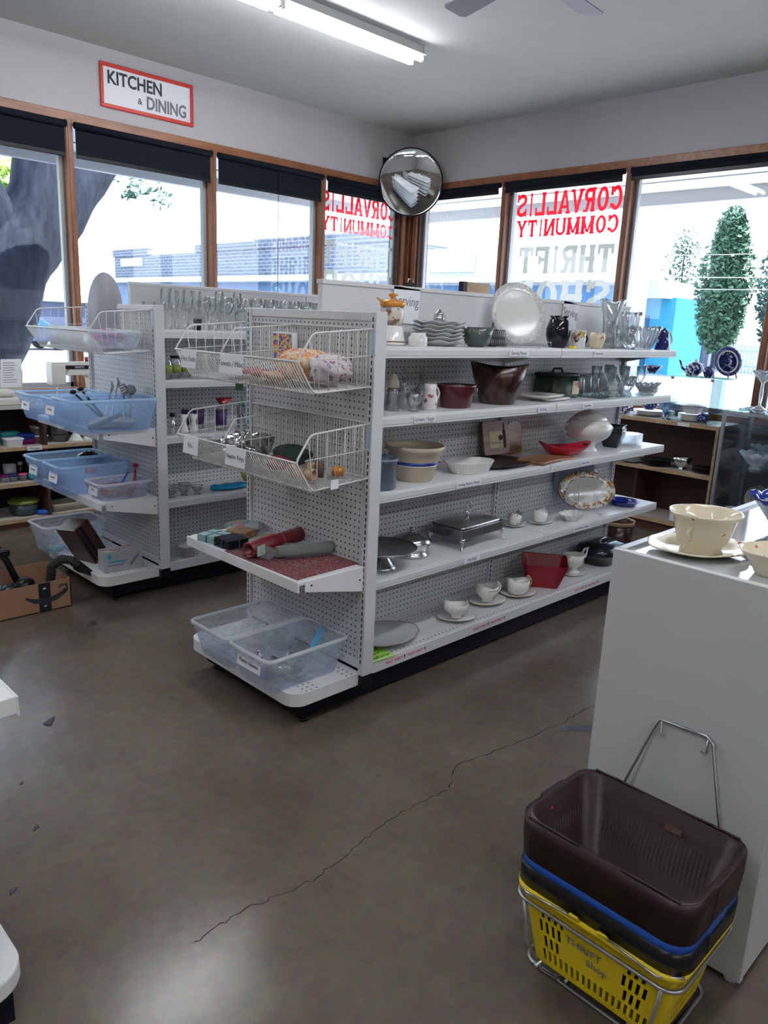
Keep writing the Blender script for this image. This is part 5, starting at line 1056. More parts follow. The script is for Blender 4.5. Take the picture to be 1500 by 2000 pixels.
def utensil(label, p0, p1, r=.006, m='black_plastic', head=None):
    t = thing('utensil', label, 'utensil', p0); d = V(*p1)-V(*p0); B().tube([(0, 0, 0), tuple(d*.5), tuple(d)], r, 8, r1=r*.7).obj('handle', m, t)
    if head == 'fork':
        b = B(); n_ = d.normalized(); s = n_.orthogonal().normalized()
        for k in range(-2, 3): b.tube([tuple(d), tuple(d+n_*.02+s*k*.009), tuple(d+n_*.05+s*k*.010)], .0022, 5)
        b.obj('tines', m, t)
    elif head == 'spoon': B().sphere(tuple(d+d.normalized()*.02), .024, .7, 1, .5).obj('bowl', m, t)
    elif head == 'claw':
        b = B()
        for k in range(5): b.tube([tuple(d+V(0, 0, .0)), tuple(d+V(-.03, -.02+k*.01, .012*k-.02)), tuple(d+V(-.055, -.02+k*.01, .012*k-.03))], .005, 6)
        b.sphere(tuple(d), .028).obj('claws', m, t)
    return t
utensil('grey knife sharpener lying slanted in the nearest utensil bin', (-.335, 1.68, Zs1+.02), (-.17, 1.67, Zs1+.085), .014, 'grey_handle')
utensil('thin steel rod reaching up from the grey handle in the utensil bin', (-.165, 1.672, Zs1+.088), (-.01, 1.70, Zs1+.16), .003, 'steel_wire')
utensil('black handled spoon resting on the rim of the utensil bin', (-.20, 1.80, Zs1+.04), (-.30, 1.90, Zs1+.165), .007, 'black_plastic', 'spoon')
utensil('second black knob handle above the utensil bin', (-.18, 1.83, Zs1+.04), (-.25, 1.93, Zs1+.175), .008, 'black_plastic', 'spoon')
utensil('steel fork with prongs upright in the utensil bin', (-.22, 1.77, Zs1+.03), (-.13, 1.86, Zs1+.18), .004, 'steel_wire', 'fork')
utensil('steel whisk wire upright in the utensil bin', (-.20, 1.74, Zs1+.03), (-.11, 1.83, Zs1+.20), .004, 'steel_wire', 'fork')
utensil('dark grey meat claw standing above the utensil bin', (-.08, 1.76, Zs1+.04), (-.02, 1.86, Zs1+.185), .008, 'ink_grey', 'claw')
utensil('short green handle in the utensil bin', (-.10, 1.76, Zs1+.06), (-.06, 1.86, Zs1+.165), .006, 'rag_green')
mat('pale_stuff', (.5, .45, .42), .6); mat('pink_plastic', (.75, .10, .25), .4)
lump('utensil_heap', 'pale wooden utensils heaped at the bottom of the nearest utensil bin', 'utensils', (-.16, 1.77, Zs1+.004), .07, 'pale_stuff', 1.7, 1.1, .4, .2, 41)
lump('utensil_heap', 'dark cutlery heaped in the middle utensil bin', 'utensils', (-.22, 2.03, Zs1+.004), .06, 'ink_grey', 1.6, 1.1, .7, .2, 42)
ves('strainer_bowl', 'shiny dark navy bowl upside down in the farthest lower bin', 'bowl', (-.09, 2.27, Zs2+.09), [(.08, 0), (.078, .03), (.055, .065), (.02, .08), (0, .081)], 'gloss_black', 32)
lump('gadget_heap', 'pink gadgets at the bottom of the middle lower bin', 'utensils', (-.17, 2.03, Zs2+.004), .04, 'pink_plastic', 1.3, .9, .8, .2, 43)
tag(B().box(-.035, .035, -.002, .002, 0, .03).obj('pink_card', 'pink_plastic', None, (-.20, 1.99, Zs2+.1), .1), 'small pink card in the middle lower bin', 'card')
lump('gadget_heap', 'red and grey gadgets heaped in the small near bin', 'utensils', (-.14, 1.80, Zs2+.004), .05, pattern('gadgets', (.10, .12, .18), [(.4, .04, .05), (.5, .5, .55)], 26, .52, .4), 1.9, 1.2, .7, .2, 44)
lump('gadget_heap', 'dark gadgets in the farthest lower bin', 'utensils', (-.26, 2.28, Zs2+.004), .05, 'gadgets', 1.2, 1.1, .8, .2, 45)
utensil('red handle leaning at the back of the small near bin', (-.05, 1.80, Zs2+.02), (-.02, 1.84, Zs2+.13), .009, 'red_plastic', 'spoon')
utensil('blue handled knife sharpener in the small near bin', (-.15, 1.78, Zs2+.05), (-.07, 1.82, Zs2+.12), .006, 'blue_plastic')
# wooden block, mixer box, teal packet
t = thing('knife_block', 'dark wooden striped block leaning against the frosted bin', 'block', (-.185, 2.04, Zb3), rot=(math.radians(-8), math.radians(-27), .3)); 
wood('dark_walnut', (.012, .005, .004), (.085, .03, .018), 5, (9, 9, .8), .35); B().box(-.055, .055, -.08, .08, .012, .25).obj('block', 'dark_walnut', t, bevel=.006); B().box(-.02, .0, -.0815, -.0802, .03, .24).box(-.045, -.035, -.0815, -.0802, .03, .24).obj('inlay', 'gloss_black', t)
t = thing('mixer_box', 'grey printed appliance box at the corner of the farther shelving base', 'box', (-.145, 1.80, Zb3), -.08)
mat('box_grey', (.40, .41, .42), .5); mat('print_blue', (.03, .35, .60), .4)
B().box(-.105, .105, -.045, .045, 0, .112).obj('carton', 'box_grey', t, bevel=.001); B().box(-.085, -.068, -.0462, -.0452, .075, .10).obj('logo_patch', 'print_blue', t); B().box(-.085, .02, -.0462, -.0452, .052, .060).obj('print_line', 'print_blue', t); B().box(-.085, .0, -.0462, -.0452, .034, .040).obj('print_line', 'ink_grey', t)
B().prism([(.03, -.0462, .03), (.04, -.0462, .02), (.09, -.0462, .075), (.08, -.0462, .085)], (0, .001, 0)).obj('mixer_picture', 'ink_grey', t); B().box(-.10, .10, -.04, .04, .1122, .1128).obj('top_print', pattern('box_top', (.45, .42, .42), [(.4, .08, .08), (.6, .6, .6), (.1, .1, .12)], 16, .5, .4), t)
tag(B().box(-.05, .05, -.045, .045, 0, .09).obj('gift_box', pattern('pink_box', (.70, .55, .62), [(.6, .15, .2), (.15, .4, .5)], 18, .56, .5), None, (-.19, 2.335, Zb3+.004), .1), 'pink and blue printed carton inside the frosted bin', 'box')
tag(B().box(-.045, .045, -.04, .04, 0, .018).obj('teal_packet', 'teal_plastic', None, (-.29, 2.32, Zb3+.004), .4, bevel=.004), 'flat teal packet at the bottom of the frosted bin', 'packet')
# ---------------------------------------------------------------- glassware shelves of the farther gondola
tum = shell([(.026, 0), (.032, .10)], .0018); pint = shell([(.027, 0), (.036, .14)], .002)
flu = shell([(.032, 0), (.005, .006), (.004, .08), (.018, .11), (.026, .16), (.024, .215)], .0014); wine = shell([(.034, 0), (.005, .006), (.004, .08), (.03, .105), (.038, .14), (.031, .185)], .0014); snif = shell([(.03, 0), (.005, .005), (.005, .03), (.038, .06), (.043, .09), (.031, .13)], .0014)
Zg = 1.4355; PX = .035; GG = {}
KN = {'tumbler': (tum, 'short straight clear tumbler among the glasses on the far shelving top'), 'pint_glass': (pint, 'tall flared pint glass among the glasses on the far shelving top'), 'champagne_flute': (flu, 'tall slim champagne flute among the glasses on the far shelving top'),
      'wine_glass': (wine, 'stemmed wine glass among the glasses on the far shelving top'), 'brandy_glass': (snif, 'short stemmed brandy glass among the glasses on the far shelving top')}
rd = random.Random(12); spots = []
for i in range(13):
    for r_ in range(3):
        x = PX+.12+i*.094+rd.uniform(-.006, .006); y = 1.665+.10+r_*.095+rd.uniform(-.006, .006); spots.append((x, y, r_, i))
seq = {0: ['tumbler', 'tumbler', 'brandy_glass', 'tumbler', 'wine_glass', 'brandy_glass', 'wine_glass', 'wine_glass', 'brandy_glass', 'wine_glass', 'wine_glass', 'brandy_glass', 'wine_glass'],
       1: ['pint_glass', 'champagne_flute', 'champagne_flute', 'wine_glass', 'champagne_flute', 'wine_glass', 'wine_glass', 'brandy_glass', 'wine_glass', 'wine_glass', 'wine_glass', 'wine_glass', 'wine_glass'],
       2: ['pint_glass', 'champagne_flute', 'champagne_flute', 'champagne_flute', 'wine_glass', 'wine_glass', 'champagne_flute', 'wine_glass', 'wine_glass', 'wine_glass', 'wine_glass', 'wine_glass', 'wine_glass']}
for x, y, r_, i in spots:
    k = seq[r_][i]
    if r_ == 0 and i == 2: continue
    if k not in GG: GG[k] = ves(k, KN[k][1], 'glass', (x, y, Zg), KN[k][0], 'clear_glass', 22, group=k.replace('_', ' ')+'s on the far shelving top')
    else: dup(GG[k], (x, y, Zg), 0)
mat('shot_black', (.02, .018, .02), .3)
ves('shot_glass', 'small dark printed shot glass at the front of the far shelving top', 'glass', (PX+.285, 1.74, Zg), shell([(.017, 0), (.024, .062)], .002), 'shot_black', parts=[('print_band', B().ring([(.0185, .022), (.0215, .038), (.0222, .038), (.0192, .022)], 24), 'porcelain_grey')])
for x, y, lb in ((PX+1.32, 1.80, 'tall flared glass vase behind the nearer end panel, left one'), (PX+1.46, 1.81, 'tall flared glass vase behind the nearer end panel, right one')):
    ves('flared_vase', lb, 'vase', (x, y, Zg), shell([(.035, 0), (.04, .05), (.036, .12), (.052, .20), (.060, .235)], .003), 'cut_glass', 32)
ves('glass_pitcher', 'pint glass with a small black emblem at the near end of the top', 'glass', (PX+.16, 1.845, Zg+.0), shell([(.03, 0), (.040, .175)], .002), 'clear_glass', parts=[('emblem', B().cyl((-.026, -.028, .13), (-.0265, -.0285, .13), .013, seg=16), 'ink')]) if 0 else None
# second shelf: jars with green labels and dark boxes
z = 1.1745; mat('label_green', (.22, .28, .06), .4)
for i, (x, y, lb) in enumerate(((.16, 1.80, 'glass jar with a yellow green label, nearest on the far second shelf'), (.23, 1.83, 'glass jar with a dark lid and green label on the far second shelf'), (.31, 1.86, 'glass jar with an olive label, third from the post'))):
    ves('storage_jar', lb, 'jar', (x, y, z), shell([(.028, 0), (.031, .005), (.031, .085), (.024, .098), (.024, .108)], .002), 'clear_glass', 24, parts=[('label', B().ring([(.0316, .03), (.0316, .075), (.0322, .075), (.0322, .03)], 24), 'label_green')] + ([('lid', B().cyl((0, 0, .108), (0, 0, .122), .026, seg=20), 'black_plastic')] if i == 1 else []))
ves('mug', 'brown printed mug behind the far basket wires on the second shelf', 'mug', (.80, 1.88, z), shell([(.035, 0), (.038, .09)], .003), 'rag_green', parts=[('handle', hnd(.036, .075, .036, .02, .022, .3), 'rag_green')])
ves('mug', 'dark mug right of the brown printed mug', 'mug', (.93, 1.86, z), shell([(.035, 0), (.038, .09)], .003), 'shot_black', parts=[('handle', hnd(.036, .075, .036, .02, .022, .3), 'shot_black')])
for x, y in ((.42, 1.84), (.50, 1.88), (.58, 1.83)): 
    o = dup(GG['tumbler'], (x, y, z), 0, 'short clear tumbler on the second shelf of the farther shelving', 'tumblers on the second shelf')
# third shelf
z = .8745
for x, y, lb in ((.175, 1.775, 'slim steel shaker with a black cap by the far shelving post'),): ves('spice_shaker', lb, 'shaker', (x, y, z), [(.0004, 0), (.013, 0), (.013, .10), (.0004, .10)], 'chrome', 20, parts=[('cap', B().cyl((0, 0, .10), (0, 0, .118), .0145, seg=16), 'black_plastic')])
hg = [(.0004, 0), (.024, 0), (.023, .02), (.014, .055), (.014, .07), (.021, .104), (.018, .104), (.010, .06), (.0004, .03)]
ves('bud_vase', 'white waisted bud vase, left of the pair', 'vase', (.245, 1.775, z), hg, 'porcelain', 24); ves('bud_vase', 'white waisted bud vase, right of the pair', 'vase', (.305, 1.775, z), hg, 'porcelain', 24)
mat('purple_card', (.05, .02, .10), .5)
for x, y, lb in ((.34, 1.90, 'dark purple printed tumbler behind the white bud vases'), (.40, 1.88, 'second dark purple tumbler behind the white bud vases'), (.50, 1.80, 'purple printed glass with a pale base right of the bud vases')):
    ves('printed_glass', lb, 'glass', (x, y, z), shell([(.028, 0), (.033, .118)], .002), 'clear_glass', 24, parts=[('print', B().ring([(.030, .032), (.0338, .112), (.0345, .112), (.0307, .032)], 24), 'purple_card')])
ves('candle_glass', 'clear glass with a pink candle behind the purple glasses', 'glass', (.455, 1.90, z), shell([(.025, 0), (.028, .10)], .002), 'clear_glass', parts=[('candle', B().sphere((0, 0, .12), .018), 'pink_plastic')]) if 0 else None
for x, dgt, hat, lb in ((.64, '01', 'rag_green', 'tall party glass with black digits and a green hat ornament'), (.73, '0', 'red_plastic', 'tall party glass with a red digit and a red hat ornament')):
    t = ves('party_glass', lb, 'glass', (x, 1.79, z), shell([(.026, 0), (.03, .004), (.033, .13)], .002), 'clear_glass', 24, parts=[('hat_ornament', B().lathe([(0, .13), (.020, .132), (.016, .15), (.004, .178), (0, .18)], 14).sphere((0, 0, .182), .008), hat)])
    text('lettering', dgt, .06, 'ink' if dgt == '01' else 'print_red', (-.012, -.0335, .07), (1, -.3, 0), (0, 0, 1), t, .0004)
ves('cocktail_glass', 'red and clear cocktail glass behind the party glasses', 'glass', (.585, 1.90, z), shell([(.03, 0), (.004, .006), (.004, .10), (.05, .17)], .002), 'clear_glass', 24, parts=[('red_rim', B().ring([(.022, .131), (.050, .171), (.051, .171), (.023, .131)], 24), 'print_red')])
# fourth shelf
z = .5165+.014
for i, (x, y) in enumerate(((.17, 1.80), (.25, 1.80), (.33, 1.79), (.21, 1.88), (.30, 1.88))):
    lb = 'small clear glass dessert dish at the near end of the far fourth shelf'
    if i == 0: d0 = ves('glass_dish', lb, 'dish', (x, y, .5165), shell([(.022, 0), (.012, .01), (.034, .035), (.037, .05)], .002), 'cut_glass', 24, group='dessert dishes')
    else: dup(d0, (x, y, .5165), 0)
mat('cyan_cloth', (.01, .28, .55), .5)
b = B(); rings = []
for i in range(12):
    x = -.12+i*.022; w = .045*math.sin(PI*(i+1.2)/13)+.006; rings.append([(x, w*math.cos(a), .0165+.0155*math.sin(a)*(1+.3*math.sin(i*1.7))) for a in [j*PI/7 for j in range(14)]])
tag(b.loft(rings).obj('blue_cloth', 'cyan_cloth', None, (.56, 1.80, .5165), -.12), 'bright blue rolled cloth on the far fourth shelf', 'cloth')
ves('yellow_bowl', 'olive yellow footed bowl under the lower wire basket', 'bowl', (.745, 1.83, .5165), shell([(.03, 0), (.03, .008), (.06, .03), (.082, .085)], .004), mat('yellow_glaze', (.50, .42, .10), .2) and 'yellow_glaze')
d0 = None
for i in range(7):
    if d0 is None: d0 = ves('side_plate', 'white plate in the stack on the farther bottom shelf', 'plate', (.265, 1.80, Z5), plate(.068, .014, .003), 'porcelain', 32, group='stack of small white plates')
    else: dup(d0, (.265+random.uniform(-.002, .002), 1.80, Z5+.0078*i), 0)
# ================================================================ counter under the left windows
mat('shelf_top_pale', (.50, .46, .41), .5); mat('dark_back', (.014, .009, .008), .6)
t = thing('wall_counter', 'long dark counter with open shelves under the left windows', 'shelf unit', (0, 3.465, 0))
XA, XC = -2.2, 3.6
B().box(XA, XC, .40, .42, 0, .84).obj('back_panel', 'dark_back', t)
for z in (.86, .575, .32, .065):
    B().box(XA, XC, .012 if z < .8 else 0, .43 if z > .8 else .40, z-.022, z).obj('board' if z < .8 else 'counter_top', 'shelf_top_pale', t); 
    if z < .8: B().box(XA, XC, 0, .012, z-.024, z+.002).obj('board_edge', 'board_edge', t)
B().box(XA, XC, .006, .02, 0, .04).obj('plinth', 'dark_brown', t)
for x in (-2.2, -.9, .12, 1.3, 2.5, 3.58): B().box(x, x+.022, .004, .40, .0, .838).obj('divider', 'dark_brown', t)
c = card('shelf_label', 'white_card', (.05, -.002, .562), (1, 0, 0), (0, 0, 1), .10, .03, .001, t); text('lettering', 'Storage', .022, 'ink_grey', (.05, -.0032, .562), (1, 0, 0), (0, 0, 1), c, .0003)
# sewing machine
sm = thing('sewing_machine', 'cream sewing machine with a dark top band on the left counter', 'sewing machine', (.44, 3.62, .8605), .02); mat('sew_cream', (.62, .60, .54), .3)
B().box(-.20, .20, -.08, .08, 0, .05).obj('bed', 'sew_cream', sm, bevel=.008)
B().prism([(-.10, -.05, .19), (-.06, -.05, .255), (.20, -.05, .26), (.20, -.05, .05), (.09, -.05, .05), (.08, -.05, .17), (.05, -.05, .19)], (0, .10, 0)).obj('arm', 'sew_cream', sm, bevel=.006)
B().prism([(-.20, -.055, .27), (-.20, -.055, .12), (-.10, -.055, .13), (-.10, -.055, .27)], (0, .11, 0)).obj('head', 'sew_cream', sm, bevel=.006); B().box(-.195, .20, -.052, .052, .255, .285).obj('top_cover', 'sew_cream', sm, bevel=.004)
B().box(-.12, .20, -.0535, -.05, .235, .262).obj('name_band', 'black_plastic', sm); text('lettering', 'WHITE', .022, 'white_card', (.0, -.0542, .248), (1, 0, 0), (0, 0, 1), sm, .0003)
B().cyl((.145, -.052, .19), (.145, -.064, .19), .032, seg=24).obj('dial', 'white_card', sm); B().cyl((.145, -.064, .19), (.145, -.068, .19), .02, seg=20).obj('dial_knob', 'black_plastic', sm); B().box(.10, .20, -.053, -.05, .06, .15).obj('control_panel', 'shot_black', sm)
B().cyl((-.15, 0, .12), (-.15, 0, .05), .004, seg=8).obj('needle_bar', 'chrome', sm); B().cyl((.08, 0, .285), (.08, 0, .32), .013, seg=12).obj('thread_spool', 'red_plastic', sm)
# cream machine and leaning paper at the frame edge
t = thing('typewriter', 'low cream machine at the left frame edge on the counter', 'machine', (-.12, 3.56, .8605)); B().box(-.25, .16, -.07, .12, 0, .05).obj('base', 'sew_cream', t, bevel=.01); B().box(-.25, .10, .0, .12, .05, .10).obj('body', 'sew_cream', t, bevel=.02)
t = thing('instruction_sheet', 'white typed sheet leaning upright on the left counter', 'paper', (.01, 3.72, .962), rot=(math.radians(8), 0, .15)); B().box(-.075, .075, 0, .001, 0, .20).obj('sheet', 'white_card', t)
b = B(); [b.box(-.06, random.uniform(.01, .06), -.0006, -.0002, .172-.017*i, .176-.017*i) for i in range(9)]; b.obj('typed_lines', 'ink_grey', t); B().box(-.085, .085, .004, .02, -.10, .12).obj('stand', 'sew_cream', t)
tag(B().tube([(.06, 0, .004), (.10, -.02, .03), (.13, 0, .004)], .004, 6).obj('power_cord', 'black_plastic', None, (0, 3.52, .8605)), 'short black cord loop on the left counter', 'cord')
# storage boxes
def tub(name, label, x, y, z, hx, hy, h, m, lm, rz=0, cat='food container'):
    t = thing(name, label, cat, (x, y, z), rz); B().loft([rr(hx*.85, hy*.85, .012, 0), rr(hx*.97, hy*.97, .012, h*.82), rr(hx*.9, hy*.9, .012, h*.82)], smooth=False).obj('tub', m, t); B().box(-hx, hx, -hy, hy, h*.80, h).obj('lid', lm, t, bevel=.003); return t
plastic('tub_blue', (.03, .08, .45), .8); plastic('tub_purple', (.35, .02, .25), .8)
Zc = .5752
tub('food_container', 'white rectangular container at the left frame edge, second shelf down', -.06, 3.56, Zc, .06, .05, .055, 'porcelain_grey', 'white_card')
tub('food_container', 'teal container stacked behind the white one', -.05, 3.66, Zc, .06, .04, .085, 'teal_plastic', 'teal_plastic')
tub('food_container', 'dark purple container under the navy one', .045, 3.60, Zc, .055, .05, .035, 'tub_purple', 'tub_purple')
tub('food_container', 'navy blue container stacked on the purple one', .045, 3.60, Zc+.0355, .055, .05, .04, 'tub_blue', 'tub_blue')
tub('food_container', 'clear container with a pale lid, lower of the pair', .155 -.02, 3.60, Zc, .048, .05, .06, 'bin_clear', 'porcelain_grey')
tub('food_container', 'clear container with a pale lid, upper of the pair', .155-.02, 3.60, Zc+.0605, .045, .048, .06, 'bin_clear', 'porcelain_grey')
ves('glass_bowl_large', 'big clear glass bowl on the second shelf under the left windows', 'bowl', (.285, 3.60, Zc), shell([(.05, 0), (.06, .06), (.065, .15)], .003), 'clear_glass')
for x, lb in ((.385, 'white hourglass shaped stand, left of the pair under the windows'), (.49, 'white hourglass shaped stand, right of the pair under the windows')): ves('cake_pedestal', lb, 'stand', (x, 3.565, Zc), [(.0004, 0), (.055, 0), (.05, .012), (.018, .06), (.018, .075), (.045, .10), (.045, .104), (.0004, .104)], 'porcelain', 24)
Zd = .3202
ves('canister', 'grey plastic canister at the left frame edge on the third shelf', 'canister', (-.04, 3.72, Zd), [(.0004, 0), (.045, 0), (.045, .10), (.0004, .10)], 'porcelain_grey'); ves('bottle', 'dark slim bottle with a white cap on the third shelf', 'bottle', (.04, 3.74, Zd), [(.0004, 0), (.02, 0), (.02, .08), (.0004, .08)], 'shot_black', parts=[('cap', B().cyl((0, 0, .08), (0, 0, .105), .018, seg=16), 'porcelain')])
for x, y, lm, lb in ((-.13, 3.56, 'tub_purple', 'small tub with a violet lid, leftmost on the third shelf'), (-.075, 3.56, 'tub_blue', 'small tub with an indigo lid on the third shelf'), (-.01, 3.56, 'pink_plastic', 'small tub with a magenta lid on the third shelf')):
    ves('small_tub', lb, 'food container', (x, y, Zd), [(.0004, 0), (.024, 0), (.028, .04), (.0004, .04)], 'bin_clear', 20, parts=[('lid', B().cyl((0, 0, .04), (0, 0, .054), .031, seg=20), lm)])
lump('teal_ball', 'round teal plastic jar at the end of the small tubs', 'jar', (.055, 3.55, Zd), .033, 'teal_plastic', 1, 1, .95, .02, 51)
tag(B().box(-.09, .13, 0, .14, 0, .05).obj('green_case', mat('case_green', (.02, .20, .14), .5), None, (.30, 3.52, Zd)), 'flat green plastic case on the third shelf', 'case')
Ze = .0652
t = thing('casserole', 'dark green round casserole with a lime lid on the bottom shelf', 'casserole', (.0, 3.61, Ze)); B().lathe([(0, 0), (.08, 0), (.095, .02), (.10, .085), (0, .085)], 32).obj('pot', mat('pot_green', (.03, .06, .06), .3), t); B().lathe([(0, .085), (.105, .085), (.105, .10), (.09, .112), (0, .115)], 32).obj('lid', mat('lid_lime', (.14, .19, .03), .4), t)
ves('blue_saucer', 'flat blue plastic dish on the bottom shelf under the left windows', 'dish', (.115, 3.54, Ze), [(.0004, 0), (.05, 0), (.055, .015), (.052, .03), (.0004, .03)], 'blue_plastic')
t = thing('roasting_rack', 'beige rectangular plastic tray standing on the bottom shelf', 'tray', (.32, 3.60, Ze), .03); B().loft([rr(.14, .07, .02, 0), rr(.16, .085, .02, .06), rr(.15, .075, .02, .06), rr(.13, .06, .02, .02)]).obj('tray', mat('beige_plastic', (.35, .30, .22), .5), t)

# ================================================================ counter and riser under the right windows
t = thing('display_counter', 'brown open counter under the right windows with blue and white china', 'shelf unit', (3.72, .25, 0))
D = .42
for z in (.882, .51, .107):
    B().box(.012, D, 0, 2.35, z-.026, z).obj('board', 'shelf_top_pale', t); B().box(0, .012, 0, 2.35, z-.028, z+.001).obj('board_edge', 'board_edge', t)
B().box(D-.02, D, 0, 2.35, .0, .856).obj('back_panel', 'dark_brown', t); B().box(.02, .03, 0, 2.35, 0, .08).obj('plinth', 'dark_brown', t)
B().box(0, D, -.02, 0, 0, .882).obj('side_panel', 'dark_brown', t); B().box(0, D, 2.35, 2.37, 0, .882).obj('side_panel', 'dark_brown', t); B().box(.1, D, .62, .64, .11, .48).obj('divider', 'dark_brown', t)
B().box(-.004, 0, -.02, .0, 0, .882).obj('front_edging', 'board_edge', t)
card('shelf_label', 'white_card', (-.002, .25, .868), (0, -1, 0), (0, 0, 1), .09, .025, .001, t)
card('shelf_label', 'white_card', (.005, .22, .165), (0, -1, 0), (0, 0, 1), .09, .09, .001, t)
Zt = .8825
gr = thing('glass_riser', 'low glass shelf on glass legs standing on the right counter', 'shelf', (3.74, .22, Zt)); B().box(0, .26, 0, 1.05, .335, .343).obj('shelf', 'shelf_glass', gr)
for y in (.115, .42, .95): B().box(.01, .25, y, y+.006, 0, .335).obj('leg_panel', 'shelf_glass', gr)
for y in (.115, .42): B().box(.0, .03, y-.01, y+.016, .315, .335).obj('clamp', 'steel_wire', gr)
Zr = Zt+.3435
ves('willow_bowl', 'small blue willow bowl on the left of the glass shelf', 'bowl', (3.84, .86, Zr), shell([(.03, 0), (.05, .03), (.072, .055)], .003), 'willow_dense')
t = ves('teapot', 'blue willow teapot with a long spout on the glass shelf', 'teapot', (3.90, .55, Zr), [(.0004, 0), (.036, 0), (.033, .006), (.055, .03), (.062, .06), (.045, .092), (.02, .10), (.0004, .10)], 'willow', 32, parts=[('spout', B().tube([(-.03, .045, .03), (-.05, .075, .05), (-.065, .09, .10), (-.07, .10, .115)], .012, 8, r1=.006), 'willow'), ('handle', hnd(.055, .09, .055, .035, .035, -.9, .0045), 'porcelain'), ('lid_knob', B().lathe([(.03, .098), (.01, .108), (.012, .122), (0, .128)], 16), 'porcelain')])
ves('willow_creamer', 'small blue willow creamer before the teapot', 'creamer', (3.80, .545, Zr), shell([(.022, 0), (.033, .03), (.03, .055), (.034, .075)], .003), 'willow')
ves('ginger_jar', 'small blue willow jar left of the standing blue plate', 'jar', (3.80, .40, Zr), shell([(.025, 0), (.04, .035), (.034, .065), (.03, .078)], .003), 'willow_dense')
pattern('willow_plate', (.72, .73, .78), [(.012, .02, .16), (.04, .07, .32)], 26, .44, .1); pattern('willow_rim', (.03, .04, .2), [(.012, .018, .13), (.2, .24, .5)], 40, .55, .1)
t = thing('willow_plate', 'round blue willow plate standing on a wooden stand on the glass shelf', 'plate', (3.93, .315, Zr+.012), rot=(math.radians(78), 0, -.62)); B().lathe([(.0004, 0), (.075, 0), (.076, .003), (.0004, .003)], 48, c=(0, .108, 0)).obj('centre', 'willow_plate', t); B().lathe([(.072, -.001), (.108, .013), (.108, .017), (.086, .010), (.085, .006), (.072, .003)], 48, c=(0, .108, 0)).obj('rim', 'willow_rim', t) ; B().ring([(.074, .0035), (.084, .0065), (.084, .009), (.074, .0055)], 48, c=(0, .108, 0)).obj('white_band', 'porcelain', t)
t = thing('plate_stand', 'small brown wooden plate stand under the standing willow plate', 'stand', (3.93, .305, Zr)); B().prism([(-.05, -.02, 0), (-.035, -.02, 0), (-.02, -.01, .05), (-.03, -.01, .05)], (0, .006, 0)).obj('side', 'dark_brown', t); B().prism([(.03, -.05, 0), (.045, -.05, 0), (.03, -.04, .05), (.02, -.04, .05)], (0, .006, 0)).obj('side', 'dark_brown', t)
# china on the counter
def stack(name, label, x, y, z, R, n, m, dz=.007, group=None, h=.016):
    q = None
    for i in range(n):
        if q is None: q = ves(name, label, 'plate', (x, y, z), plate(R, h, .003), m, 32, group=group)
        else: dup(q, (x, y, z+dz*i), 0)
stack('blue_plate', 'dinner plate in the left stack of blue and white china on the right counter', 3.92, .88, Zt, .13, 4, 'porcelain', .008, 'left stack of china plates', .02)
stack('blue_plate', 'dinner plate in the right stack under the tall bowl on the right counter', 3.88, .52, Zt, .10, 6, 'porcelain', .008, 'right stack of china plates', .018)
ves('willow_bowl', 'blue bowl in the upper part of the left china stack', 'bowl', (3.95, .90, Zt+.045), shell([(.035, 0), (.06, .03), (.07, .045)], .003), 'willow_dense'); ves('willow_bowl', 'topmost blue bowl of the left china stack', 'bowl', (3.95, .90, Zt+.064), shell([(.035, 0), (.06, .03), (.07, .045)], .003), 'willow_dense')
ves('china_bowl', 'big white bowl with a blue rim line on the right china stack', 'bowl', (3.89, .52, Zt+.059), shell([(.05, 0), (.055, .006), (.085, .05), (.105, .062)], .004), 'porcelain', parts=[('rim_line', B().ring([(.1045, .061), (.1065, .062), (.1045, .0645), (.102, .063)], 36), 'navy_glaze')])
for i, (x, y, lb) in enumerate(((3.82, 1.05, 'blue willow cup nearest the gondola end on the right counter'), (3.86, 1.15, 'blue willow cup second from the gondola end on the right counter'), (3.96, 1.10, 'blue willow cup behind the other two by the window'))): ves('willow_cup', lb, 'cup', (x, y, Zt), shell([(.022, 0), (.038, .03), (.043, .062)], .003), 'willow', parts=[('handle', hnd(.038, .05, .034, .02, .02, 3.6), 'porcelain')])
t = thing('willow_cup', 'blue willow cup tipped on its side at the right of the counter', 'cup', (3.82, .40, Zt+.042), rot=(PI/2, 0, .9)); B().lathe(shell([(.024, -.04), (.038, -.01), (.042, .035)], .003), 28).obj('cup', 'willow_dense', t)
t = thing('willow_plate', 'light blue printed plate standing upright between the china stacks', 'plate', (3.95, .72, Zt+.01), rot=(math.radians(80), 0, -1.0)); B().lathe(plate(.075, .010, .003), 40, c=(0, .075, 0)).obj('plate', pattern('sky_plate', (.25, .40, .70), [(.12, .25, .6), (.4, .55, .8)], 26, .5, .1), t)
ves('salt_cellar', 'small white and navy dish before the right china stack', 'salt shaker', (3.80, .685, Zt), [(.0004, 0), (.022, 0), (.014, .055), (.0004, .06)], 'willow', 12)
# middle shelf
Zm = .5105
stack('side_plate', 'white plate in the stack on the middle shelf of the right counter', 3.80, .93, Zm, .10, 6, 'porcelain_grey', .008, 'white plates on the middle shelf')
stack('black_plate', 'black plate in the stack beside the silver bowl', 3.83, .72, Zm, .105, 5, 'black_glaze', .009, 'black plates on the middle shelf')
ves('silver_bowl', 'footed polished silver bowl on the middle shelf of the right counter', 'bowl', (3.83, .52, Zm), shell([(.035, 0), (.03, .012), (.018, .02), (.05, .035), (.075, .07), (.078, .10)], .003), 'chrome', 40)
stack('amethyst_plate', 'dark glass plate in the stack by the tall glass case', 3.84, .35, Zm, .085, 4, 'shot_black', .009, 'dark glass plates on the middle shelf')
